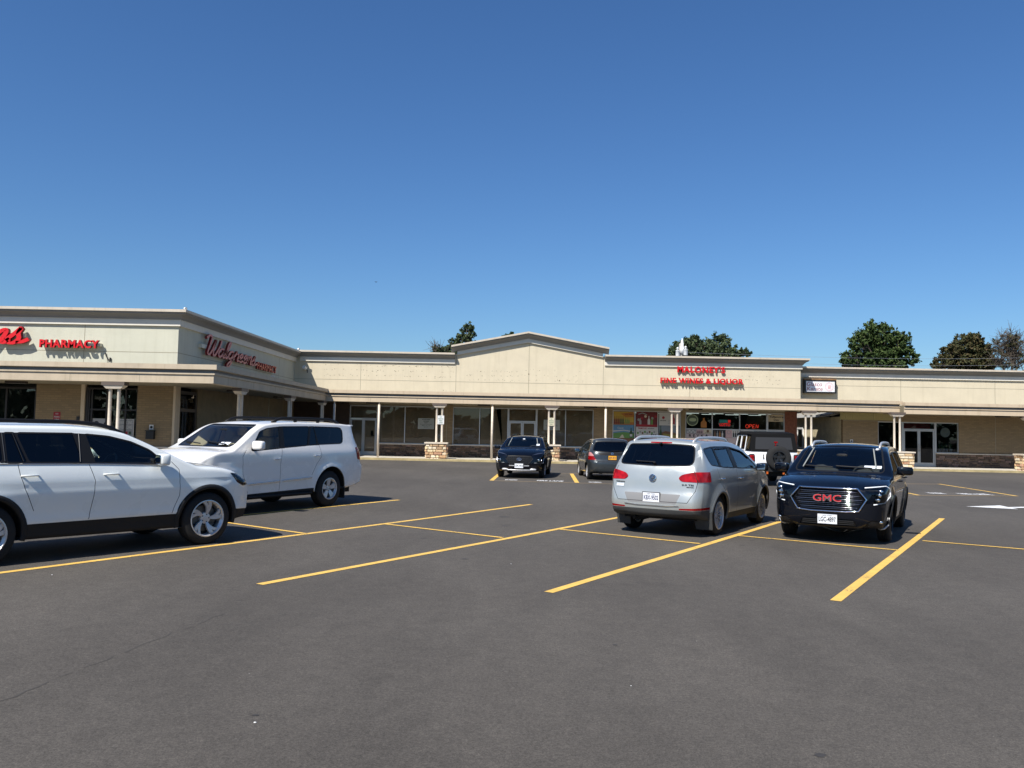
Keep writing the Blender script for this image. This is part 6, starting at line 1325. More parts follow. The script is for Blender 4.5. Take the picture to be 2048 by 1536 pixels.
    for sg in (1, -1):
        c.handle(.22, 1.08, sg, side[sg][0], m_chrome, .17); c.handle(-.95, 1.13, sg, side[sg][1], m_chrome, .17); c.mirror(.86, 1.10, 1.37, sg, (.075, .125, .09))
        a = MB(); c.bar(a, 'S', [(-.80, .665), (.05, .628)], .030, .012, sg, sq=.6); c.bar(a, 'S', [(.13, .625), (.98, .595)], .030, .012, sg, sq=.6); a.build('side_moulding', m_chrome, c.root)
        a = MB(); a.prism([(-1.93, sg * .78, .16), (-1.95, sg * .78, .50), (-1.95, sg * .95, .50), (-1.93, sg * .95, .16)], (.02, 0, 0)); a.build('mud_flap', m_black, c.root)
        a = MB(); a.tube([(-.85, sg * .93, .34), (.95, sg * .93, .34)], .045, 8, sq=.6); a.build('side_step', m_clad, c.root)
    c.rail((-1.95, .12), .68, .085, m_trim, .022); a = MB(); p_, _n = c.hit('T', -2.35, 0); a.sq((-2.36, 0, 1.80), (.12, .72, .022), .35); a.build('spoiler', wp, c.root, smooth=True)
    c.cabin(m_beige, [(.25, 2), (-.65, 3), (-1.5, 3)], zs=.82, dx=1.2, dz=1.24, dash=inner); sticker(c, .50, .64, 1.37, 1.42); sticker(c, .40, .48, 1.37, 1.42); wiper(c, 'F', (.60, 1.37), (.02, 1.42)); wiper(c, 'F', (-.1, 1.37), (-.65, 1.41))
pearl_wagon()

# ---------------------------------------------------------------- silver compact SUV, seen from behind
def silver_suv():
    P = dict(front=2.16, rear=-2.27, W=1.83, tr=.345, arch=.405, wheels=(1.302, -1.302), ff=.9, rf=.65, fr=.28, fn=2.4, rr=.18, rn=3.3, crown=.045, edge=.06, flare=.03,
        top=[(-2.27, 1.57), (-2.1, 1.625), (-1.5, 1.685), (-.7, 1.695), (-.1, 1.67), (.35, 1.59), (.6, 1.48), (1.0, 1.25), (1.12, 1.18), (1.22, 1.16), (1.5, 1.11), (1.85, 1.0), (2.05, .90), (2.16, .80)],
        sec=[(.15, .88), (.30, .935), (.50, .975), (.72, .997), (.90, 1.0), (1.05, .985), (1.18, .95), (1.35, .875), (1.55, .785), (1.72, .70)], plan=[(-2.27, .93), (-1.9, .975), (-1, 1), (1.0, 1), (1.7, .985), (2.16, .92)],
        fprof=[(.2, .10), (.4, .02), (.6, 0), (.8, .04), (1.0, .14)], rprof=[(.25, .13), (.42, .02), (.56, 0), (.72, .025), (.78, .045), (1.0, .075), (1.18, .12), (1.35, .25), (1.55, .40), (1.7, .52)],
        zb=[(-2.27, .36), (-1.9, .30), (-1.3, .26), (1.4, .24), (2.16, .28)], crease=[(.98, .012, .14, -1.6, 1.9), (.50, .010, .08, -.9, .9)])
    sp = paint_mat('silver_car_paint', (.42, .445, .43), .45, .32)
    c = Car('parked_suv', 'silver compact SUV seen from behind with red tail lamps and a white plate', (3.50, 16.3, 32.3), P, sp, dark_in)
    side = {}
    for sg in (1, -1):
        fd = c.cut('S', [(-.30, .36), (.86, .34), (.93, .7), (.90, 1.02), (.98, 1.13)] + [(x, ze(c, x, .01)) for x in (.7, .4, .0, -.38)] + [(-.35, 1.15)], 'door', sp, inner=True, sg=sg)
        rd = c.cut('S', [(-.90, .36), (-.31, .36), (-.36, 1.15), (-.39, ze(c, -.39, .01)), (-1.22, ze(c, -1.22, .01)), (-1.36, 1.15), (-1.30, .92), (-1.08, .76), (-.93, .6)], 'door', sp, inner=True, sg=sg)
        side[sg] = (fd, rd)
        c.glassp('S', win(c, [(-.30, 1.165), (.95, 1.125)], [.80, .55, .25, (-.33, ze(c, -.33, .05))], .05), 'window', fd, m_side, sg=sg)
        c.glassp('S', win(c, [(-1.12, 1.20), (-.42, 1.17)], [-.44, -1.18], .05), 'window', rd, m_midtint, sg=sg)
        c.cut('S', [(-.47, 1.155), (-.25, 1.15), (-.28, ze(c, -.28, .03)), (-.49, ze(c, -.49, .03))], 'TRIM', m_trim, None, sg=sg); c.cut('S', [(-1.28, 1.19), (-1.06, 1.18), (-1.13, ze(c, -1.13, .03)), (-1.32, ze(c, -1.32, .03))], 'TRIM', m_trim, None, sg=sg, only=(0, rd))
        c.glassp('S', win(c, [(-1.62, 1.25, .06), (-1.22, 1.21)], [-1.26, (-1.72, ze(c, -1.72, .07), .07)], .05), 'window', None, m_midtint, sg=sg)
        c.seam('S', [(-.30, .36), (-.33, .8), (-.36, 1.17)], sg=sg); c.seam('S', [(.86, .34), (.93, .7), (.90, 1.02), (.97, 1.12)], sg=sg); c.seam('S', [(-.93, .6), (-1.08, .76), (-1.30, .92), (-1.38, 1.17)], sg=sg)
        c.cut('S', rpoly([(-2.4, .945), (-2.02, .96), (-1.88, 1.04), (-1.96, 1.12), (-2.4, 1.12)], .05), 'taillight', m_tail2, sg=sg, nmin=-.2, inset=-.008)
        c.cut('S', [(-2.4, .18), (-1.72, .18), (-1.72, .42), (-2.4, .46)], 'bumper_cladding', m_cladg, sg=sg, nmin=.0)
        c.cut('S', [(-.92, .18), (.92, .18), (.92, .36), (-.92, .36)], 'sill_cladding', m_cladg, sg=sg, nmin=.0)
    c.cut('B', rpoly([(-.66, .60), (.66, .60), (.78, .84), (.76, 1.10), (.72, 1.62), (-.72, 1.62), (-.76, 1.10), (-.78, .84)], .05), 'tailgate', sp, inner=True, nmin=.05)
    tg = len(c.regs) - 1
    c.cut('B', rpoly([(-.52, .955), (-.46, 1.01), (-.52, 1.07), (-.72, 1.12), (-.99, 1.12), (-.99, .945)], .04), 'taillight', m_tail2, nmin=.0, inset=-.008); c.cut('B', rpoly([(.52, .955), (.46, 1.01), (.52, 1.07), (.72, 1.12), (.99, 1.12), (.99, .945)], .04), 'taillight', m_tail2, nmin=.0, inset=-.008)
    c.glassp('B', rpoly([(-.685, 1.235, .10), (0, 1.215, .01), (.685, 1.235, .10), (.60, 1.565, .05), (0, 1.585, .01), (-.60, 1.565, .05)], .06, 4), 'rear_window', tg, m_midtint, nmin=.05, trim=.018)
    c.cut('B', [(-.30, 1.605), (.10, 1.605), (.10, 1.63), (-.30, 1.63)], 'stop_lamp', m_tail, nmin=.0) if False else c.cut('B', [(-.20, 1.600), (.20, 1.600), (.20, 1.622), (-.20, 1.622)], 'stop_lamp', m_tail, nmin=.0)
    c.cut('B', rpoly([(-.44, .565), (.44, .565), (.52, .735), (-.52, .735)], .02), 'plate_recess', mat('grey_recess', (.20, .20, .20), .6), nmin=.05)
    c.cut('B', [(-1.0, .15), (1.0, .15), (1.0, .47), (-1.0, .47)], 'bumper_cladding', m_cladg, nmin=-.9)
    for s_ in (-1, 1): c.cut('B', rpoly([(s_ * .50, .475), (s_ * .90, .475), (s_ * .90, .52), (s_ * .50, .50)], .01), 'reflector', m_tail, nmin=.0)
    c.seam('B', [(-.70, 1.19), (-.79, .95), (-.76, .80), (-.64, .60), (.64, .60), (.76, .80), (.79, .95), (.70, 1.19)], .009)
    c.glassp('F', rpoly([(-.69, 1.19), (.69, 1.19), (.58, 1.585), (-.58, 1.585)], .06), 'windshield', None, m_wind, nmin=.15, xr=(.2, 1.4))
    c.cut('F', rpoly([(-.45, .68), (.45, .68), (.48, .80), (-.48, .80)], .03), 'grille', m_trim, nmin=.1)
    for s_ in (-1, 1): c.cut('F', rpoly([(s_ * .50, .70), (s_ * .80, .74), (s_ * .86, .88), (s_ * .52, .82)], .03), 'headlight', m_clear, nmin=.0)
    c.emit(); c.under(); c.arch_trim(mat('dark_silver_trim', (.10, .105, .105), .5, .3), .035, .003)
    rim = dict(r=.242, n=12, w0=.018, w1=.034, dish=.04, m=m_silver, hub=.055)
    for wx in P['wheels']: both(lambda sg: c.wheel(wx, sg, rim, wd=.23))
    for sg in (1, -1):
        c.handle(-.18, .965, sg, side[sg][0], m_chrome, .15); c.handle(-1.22, .985, sg, side[sg][1], m_chrome, .15); c.mirror(.86, 1.02, 1.15, sg, (.07, .11, .08), m_trim)
        a = MB(); x_ = P['wheels'][1] - .40; a.prism([(x_ - .03, sg * .62, .12), (x_ - .10, sg * .60, .30), (x_ - .06, sg * .91, .44), (x_ + .01, sg * .90, .12)], (.012, 0, 0)); a.build('mud_flap', m_cladg, c.root)
        a = MB(); x_ = P['wheels'][0] - .41; a.prism([(x_, sg * .70, .13), (x_ - .03, sg * .70, .36), (x_ - .03, sg * .90, .36), (x_, sg * .90, .13)], (.012, 0, 0)); a.build('mud_flap', m_cladg, c.root)
        a = MB(); c.bar(a, 'S', [(-.3, ze(c, -.3, .055)), (.3, ze(c, .3, .055)), (.6, ze(c, .6, .055))], .016, .006, sg, sq=.5); a.build('rain_deflector', m_trim, c.root)
        a = MB(); c.bar(a, 'S', [(-1.1, 1.51), (-.5, 1.515)], .016, .006, sg, sq=.5); a.build('rain_deflector', m_trim, c.root)
    c.rail((-1.75, .15), .56, .055, m_silver, .018, feet=False)
    c.plate('B', 0, .665, 'KBX-9502', m_pltw, m_pink_, 'NEW YORK', off=.012)
    a = MB(); c.bar(a, 'B', [(-.50, .545), (-.30, .53), (.30, .53), (.50, .545)], .010, .006); a.build('chrome_strip', m_chrome, c.root)
    ring_badge(c, 'B', 0, .995, .062, m_chrome, VWS, backing=mat('badge_blue', (.03, .05, .08), .3), th=.008)
    a = MB(); p, u, v, n = c.decal(a, 'B', -.62, .90, None); put_text(a, '2.0 TSI', p - u * .09 - v * .012, u, v, .20, .028, bold=.03); p2, u, v, n = c.decal(a, 'B', -.64, .865, None); put_text(a, '4MOTION', p2 - u * .03 - v * .01, u, v, .12, .02, bold=.03)
    p3, u, v, n = c.decal(a, 'B', .60, .905, None); put_text(a, 'TIGUAN', p3 - u * .11 - v * .01, u, v, .18, .026, bold=.03); a.build('badge_lettering', m_trim, c.root)
    a = MB(); q, u, v, n = c.decal(a, 'B', .60, .855, None); a.prism([q - u * .09 - v * .025, q + u * .06 - v * .025, q + u * .06 + v * .025, q - u * .09 + v * .025], n * .003); a.build('sticker', m_stick, c.root)
    wiper(c, 'B', (.02, 1.262), (.36, 1.268), .010); a = MB(); a.tube([c.hit('B', 0, 1.24, 1, 0)[0], c.hit('B', 0, 1.245, 1, .04)[0]], .022, 8); a.build('wiper_hub', m_trim, c.root)
    a = MB(); p_, n_ = c.hit('T', -1.85, 0); a.sq(p_ + Vector((.02, 0, .02)), (.06, .025, .02), .7); a.build('antenna_fin', m_trim, c.root, smooth=True)
    c.cabin(m_cloth, [(.10, 2), (-.78, 3)], zs=.70, dx=.98, dz=1.08)
silver_suv()

# ---------------------------------------------------------------- black SUV, front towards the camera
def black_suv():
    P = dict(front=2.33, rear=-2.30, W=1.86, tr=.36, arch=.415, wheels=(1.37, -1.355), ff=.95, rf=.6, fr=.24, fn=2.7, rr=.2, crown=.05, edge=.07, flare=.028,
        top=[(-2.30, 1.50), (-2.1, 1.58), (-1.5, 1.64), (-.6, 1.66), (0, 1.645), (.32, 1.59), (.6, 1.46), (1.0, 1.24), (1.16, 1.15), (1.24, 1.13), (1.6, 1.11), (1.95, 1.06), (2.15, 1.01), (2.33, .93)],
        sec=SEC, plan=[(-2.30, .92), (-1.9, .97), (-1, 1), (1.0, 1), (1.8, .985), (2.33, .94)], fprof=[(.18, .12), (.30, .03), (.42, 0), (.6, .005), (.85, .02), (.93, .05), (1.1, .16)], rprof=[(.3, .08), (.55, 0), (.85, .04), (1.1, .1), (1.3, .25), (1.6, .48)],
        zb=[(-2.30, .36), (-1.8, .30), (-1.3, .26), (1.3, .24), (2.0, .25), (2.33, .27)], crease=[(.98, .015, .14, -1.9, 2.0)])
    bp = paint_mat('black_car_paint', (.002, .003, .006), 0, .3, spec=.05); c = Car('parked_suv', 'black SUV facing the camera with a wide chrome barred grille', (6.28, 15.95, 208.9), P, bp, dark_in)
    side = {}
    for sg in (1, -1):
        fd = c.cut('S', [(-.22, .34), (.92, .33), (.98, .7), (.96, 1.05), (1.0, 1.14)] + [(x, ze(c, x, .01)) for x in (.7, .4, .0, -.28)] + [(-.26, 1.15)], 'door', bp, inner=True, sg=sg)
        rd = c.cut('S', [(-.92, .34), (-.23, .34), (-.27, 1.15), (-.29, ze(c, -.29, .01)), (-1.15, ze(c, -1.15, .01)), (-1.30, 1.15), (-1.22, .92), (-1.02, .74), (-.95, .6)], 'door', bp, inner=True, sg=sg)
        side[sg] = (fd, rd)
        c.glassp('S', win(c, [(-.20, 1.175), (.92, 1.145)], [.75, .5, .2, (-.24, ze(c, -.24, .045))], .045), 'window', fd, m_side, sg=sg)
        c.glassp('S', win(c, [(-1.10, 1.20), (-.32, 1.18)], [-.34, -1.12], .045), 'window', rd, m_tint, sg=sg)
        c.cut('S', [(-.37, 1.165), (-.15, 1.16), (-.19, ze(c, -.19, .03)), (-.39, ze(c, -.39, .03))], 'TRIM', m_trim, None, sg=sg)
        c.glassp('S', win(c, [(-1.75, 1.26, .06), (-1.22, 1.21)], [-1.2, (-1.70, ze(c, -1.7, .07), .06)], .045), 'window', None, m_tint, sg=sg)
        c.seam('S', [(-.22, .34), (-.25, 1.17)], sg=sg); c.seam('S', [(.92, .33), (.98, .7), (.96, 1.05), (.99, 1.13)], sg=sg); c.seam('S', [(-.95, .6), (-1.22, .92), (-1.30, 1.17)], sg=sg)
        c.cut('S', [(-.95, .2), (.95, .2), (.95, .33), (-.95, .33)], 'sill_cladding', m_clad, sg=sg, nmin=.0)
        # lamps: C shaped, wrapping the corner
        c.cut('F', rpoly([(sg * .52, .935), (sg * .90, .99), (sg * .93, .80), (sg * .86, .68), (sg * .68, .655), (sg * .74, .80), (sg * .60, .86)], .02), 'headlight', m_clear, nmin=-.1, inset=.0)
        c.cut('F', rpoly([(sg * .60, .22), (sg * .86, .26), (sg * .88, .40), (sg * .66, .42), (sg * .50, .25)], .03), 'fog_lamp_recess', m_trim, nmin=.0, inset=.012)
    hood = c.cut('T', rpoly([(1.26, -.72), (1.26, .72), (1.9, .70), (2.22, .50), (2.28, 0), (2.22, -.50), (1.9, -.70)], .05), 'hood', bp, inner=True, nmin=.3)
    c.cut('F', rpoly([(-.46, .915), (.46, .915), (.60, .75), (.48, .545), (-.48, .545), (-.60, .75)], .05), 'grille', mat('grille_black', (.005, .005, .006), .7, spec=.1), nmin=.0, inset=.03)
    c.cut('F', rpoly([(-.46, .30), (.46, .30), (.40, .42), (-.40, .42)], .03), 'lower_grille', m_trim, nmin=.0, inset=.02)
    c.glassp('F', rpoly([(-.75, 1.165), (.75, 1.165), (.63, 1.595), (-.63, 1.595)], .07), 'windshield', None, m_wind, nmin=.15, xr=(.2, 1.4))
    c.glassp('B', rpoly([(-.65, 1.15), (.65, 1.15), (.56, 1.50), (-.56, 1.50)], .08), 'rear_window', None, m_tint, nmin=.1)
    for s_ in (-1, 1): c.cut('B', rpoly([(s_ * .5, .95), (s_ * .99, .95), (s_ * .95, 1.15), (s_ * .6, 1.12)], .03), 'taillight', m_tail, nmin=-.1)
    c.emit(); c.under(); c.arch_trim(m_clad, .035, .002)
    rim = dict(r=.235, n=6, w0=.03, w1=.05, pair=(-.12, .12), dish=.035, m=m_dkalloy, hub=.055)
    for wx in P['wheels']: both(lambda sg: c.wheel(wx, sg, rim, wd=.225))
    # grille: chrome surround and pairs of bars
    def fr_(z, w): return [(-w, z), (w, z)]
    ring = [(-.46, .915), (.46, .915), (.60, .75), (.48, .555), (.28, .535), (-.28, .535), (-.48, .555), (-.60, .75), (-.46, .915)]
    a = MB(); c.bar(a, 'F', ring, .019, .008, sq=.8); a.build('grille_surround', mat('dark_chrome', (.55, .56, .58), .05, 1.0), c.root, smooth=True)
    for z, w in ((.868, .46), (.803, .51), (.738, .55), (.673, .51), (.608, .47)):
        a = MB(); c.bar(a, 'F', fr_(z, w), .0075, -.010, sq=.8, step=.08); c.bar(a, 'F', fr_(z - .028, w), .004, -.014, sq=.8, step=.08); a.build('grille_bar', mat('satin_chrome', (.42, .42, .43), .05, 1.0), c.root, smooth=True)
    for z in (.33, .36, .39): a = MB(); c.bar(a, 'F', fr_(z, .40), .007, .004, step=.1); a.build('lower_bar', m_dkalloy, c.root)
    p, n = c.hit('F', 0, .755, 1, .05); u = Vector((0, 1, 0)); v = Vector((0, 0, 1))
    a = MB(); a.k = 1; put_text(a, 'GMC', p - u * .228 - v * .062, u, v, .450, .120, bold=.022, depth=.010); a.k = 0; put_text(a, 'GMC', p - u * .218 - v * .052 + Vector((.014, 0, 0)), u, v, .436, .104, bold=0, depth=.006); a.build('badge', [mat('badge_red', (.55, .02, .03), .3), m_chrome], c.root)
    for sg in (1, -1):
        a = MB(); c.bar(a, 'F', [(sg * .56, .935), (sg * .86, .965), (sg * .905, .93), (sg * .915, .80), (sg * .85, .70), (sg * .70, .672)], .010, .004, step=.04); a.build('daylight_strip', m_drl, c.root, smooth=True)
        a = MB(); [a.sq(c.hit('F', sg * (.80 - .02 * k), .90 - .075 * k, 1, -.02)[0], (.02, .045, .028), .6) for k in range(3)]; a.build('projector_lamp', m_refl, c.root, smooth=True)
        a = MB(); c.bar(a, 'F', [(sg * .895, .44), (sg * .885, .33), (sg * .82, .265), (sg * .62, .235), (sg * .56, .235)], .013, .006, step=.04); a.build('bumper_trim', m_silver, c.root, smooth=True)
        a = MB(); [c.bar(a, 'F', [(sg * .62, .28 + .04 * k), (sg * .84, .29 + .04 * k)], .006, -.004, step=.08) for k in range(3)]; a.build('fog_slats', m_dkalloy, c.root)
        a = MB(); a.sq(c.hit('F', sg * .80, .385, 1, .0)[0], (.02, .03, .022), .6); a.build('fog_lamp', m_refl, c.root, smooth=True)
        c.handle(-.08, .97, sg, side[sg][0], L=.17); c.handle(-1.12, 1.0, sg, side[sg][1], L=.17); c.mirror(.72, 1.06, 1.19, sg, (.075, .135, .075))
        a = MB(); c.bar(a, 'F', [(sg * .30, .225), (sg * .62, .215)], .014, .006, sq=.6); a.build('lip_trim', m_dkalloy, c.root)
    a = MB(); c.bar(a, 'F', [(-.60, .245), (-.3, .235), (.3, .235), (.60, .245)], .016, .0, sq=.7); a.build('skid_trim', m_dkalloy, c.root)
    for sg in (-1, 1): a = MB(); c.bar(a, 'T', [(1.35, sg * .42), (2.0, sg * .34)], .007, -.003); a.build('hood_crease', bp, c.root)
    c.rail((-1.7, .20), .60, .06, m_silver, .020, feet=False)
    c.plate('F', 0, .41, 'LGC-4897', m_pltw, m_ink, 'NEW YORK', off=.03)
    c.cabin(m_cloth, [(.10, 2), (-.8, 3)], zs=.70, dx=1.05, dz=1.10); sticker(c, .42, .60, 1.22, 1.265); sticker(c, .62, .70, 1.22, 1.265); sticker(c, .545, .59, 1.54, 1.57)
    for s_ in (-1, 1):
        a = MB(); a.tube([Vector((1.02, s_ * .62, 1.22)), Vector((.45, s_ * .52, 1.56))], .012, 6); a.build('inner_pillar', mat('pale_pillar_trim', (.25, .26, .24), .7), c.root)
    wiper(c, 'F', (.55, 1.215), (-.05, 1.235)); wiper(c, 'F', (-.10, 1.215), (-.62, 1.23))
black_suv()

# ---------------------------------------------------------------- black crossover facing the camera by the kerb
def black_crossover():
    P = dict(front=2.14, rear=-2.03, W=1.80, tr=.33, arch=.385, wheels=(1.30, -1.30), ff=.9, rf=.6, fr=.30, fn=2.4, rr=.22, crown=.05, edge=.07, flare=.03,
        top=[(-2.03, 1.38), (-1.8, 1.46), (-1.2, 1.53), (-.6, 1.545), (0, 1.53), (.35, 1.47), (.7, 1.31), (1.0, 1.16), (1.12, 1.10), (1.2, 1.085), (1.5, 1.06), (1.8, 1.0), (2.0, .93), (2.14, .83)],
        sec=[(.15, .88), (.30, .935), (.50, .975), (.70, 1.0), (.85, .995), (1.0, .97), (1.12, .92), (1.3, .82), (1.5, .72)], plan=[(-2.03, .90), (-1.6, .96), (-1, 1), (1.0, 1), (1.7, .98), (2.14, .92)],
        fprof=[(.18, .12), (.32, .02), (.5, 0), (.7, .02), (.85, .05), (1.0, .14)], rprof=[(.3, .1), (.55, 0), (.85, .05), (1.1, .2), (1.5, .5)], zb=[(-2.03, .34), (-1.3, .25), (1.3, .23), (2.14, .26)])
    bp = mat('black_car_paint', 'x') if False else _mc['black_car_paint']; c = Car('parked_crossover', 'small black crossover facing the camera in front of the papered stores', (.23, 31.9, 186.5), P, bp, dark_in)
    for sg in (1, -1):
        fd = c.cut('S', [(-.2, .33), (.9, .33), (.95, .95), (.9, 1.05)] + [(x, ze(c, x, .01)) for x in (.6, .3, -.25)], 'door', bp, inner=True, sg=sg)
        c.glassp('S', win(c, [(-.2, 1.07), (.85, 1.05)], [.65, .4, .1, (-.22, ze(c, -.22, .045))], .045), 'window', fd, m_side, sg=sg); c.glassp('S', win(c, [(-1.05, 1.09), (-.3, 1.075)], [-.32, -1.1], .045), 'window', None, m_tint, sg=sg)
        c.cut('F', rpoly([(sg * .52, .56), (sg * .80, .55), (sg * .86, .60), (sg * .86, .76), (sg * .68, .75)], .02), 'headlight', m_clear, nmin=-.1, inset=.0)
        c.cut('F', rpoly([(sg * .44, .835), (sg * .80, .905), (sg * .83, .935), (sg * .62, .90)], .01), 'daylight_strip', m_lampin, nmin=-.2, inset=-.004)
        c.cut('S', [(-.9, .2), (.9, .2), (.9, .36), (-.9, .36)], 'sill_cladding', m_clad, sg=sg, nmin=.0)
    c.cut('F', rpoly([(-.42, .83), (.42, .83), (.50, .70), (.30, .47), (-.30, .47), (-.50, .70)], .03), 'grille', m_trim, nmin=.0, inset=.015)
    c.glassp('F', rpoly([(-.68, 1.125), (.68, 1.125), (.565, 1.475), (-.565, 1.475)], .07), 'windshield', None, m_wind, nmin=.15, xr=(.2, 1.3))
    c.glassp('B', rpoly([(-.6, 1.0), (.6, 1.0), (.5, 1.35), (-.5, 1.35)], .07), 'rear_window', None, m_tint, nmin=.1)
    c.emit(); c.under(); c.arch_trim(m_clad, .045); rim = dict(r=.22, n=5, w0=.04, w1=.07, dish=.03, m=m_silver)
    for wx in P['wheels']: both(lambda sg: c.wheel(wx, sg, rim, wd=.21))
    a = MB()
    for k in range(13):
        y = -.42 + .07 * k; zt_, zb_ = .80 - .25 * max(0, abs(y) - .36), .50 + .3 * max(0, abs(y) - .22)
        c.bar(a, 'F', [(y, zb_), (y, zt_)], .007, -.004, step=.1)
    for z in (.56, .63, .70, .77): c.bar(a, 'F', [(-.40, z), (.40, z)], .006, -.002, step=.12)
    a.build('grille_mesh', m_dkalloy, c.root)
    for sg in (1, -1):
        a = MB(); c.bar(a, 'F', [(sg * .50, .72), (sg * .30, .47)], .012, .003); a.build('grille_edge', m_dkalloy, c.root); a = MB(); c.bar(a, 'F', [(sg * .17, .455), (sg * .36, .46)], .016, .01); a.build('lower_trim', m_silver, c.root)
        a = MB(); [a.sq(c.hit('F', sg * (.70 + .08 * k), .66, 1, .0)[0], (.02, .03, .04), .6) for k in range(2)]; a.build('projector_lamp', m_refl, c.root, smooth=True)
        a = MB(); c.bar(a, 'F', [(sg * .54, .565), (sg * .84, .56), (sg * .86, .74)], .008, .003); a.build('lamp_edge', m_silver, c.root)
        c.mirror(.66, 1.0, 1.08, sg, (.07, .12, .065)); a = MB(); a.sq(c.hit('F', sg * .50, .33, 1, .012)[0], (.03, .12, .035), .6); a.build('skid_end', m_silver, c.root, smooth=True)
    a = MB(); c.bar(a, 'F', [(-.50, .31), (0, .305), (.50, .31)], .022, .012, sq=.8); a.build('skid_plate', m_silver, c.root, smooth=True)
    ring_badge(c, 'F', 0, .685, .075, m_chrome, {'asp': .62, 's': [[(-.42, -.42), (-.22, .42)], [(.22, -.42), (.42, .42)], [(-.32, -.05), (.32, .05)]]}, off=.02, th=.010)
    c.plate('F', 0, .46, 'ZA 81J', m_pltw, m_ink, '', off=.04); c.rail((-1.5, .1), .55, .04, m_trim, .015, feet=False); c.cabin(m_cloth, [(.05, 2), (-.8, 3)], zs=.62, dx=.95, dz=1.02)
    sticker(c, .50, .62, 1.17, 1.23); sticker(c, -.05, .03, 1.39, 1.42)
    for s_ in (-1, 1): a = MB(); a.tube([Vector((.9, s_ * .56, 1.14)), Vector((.42, s_ * .47, 1.44))], .015, 6); a.build('inner_pillar', mat('pale_pillar_trim', (.3, .3, .28), .7), c.root)
black_crossover()

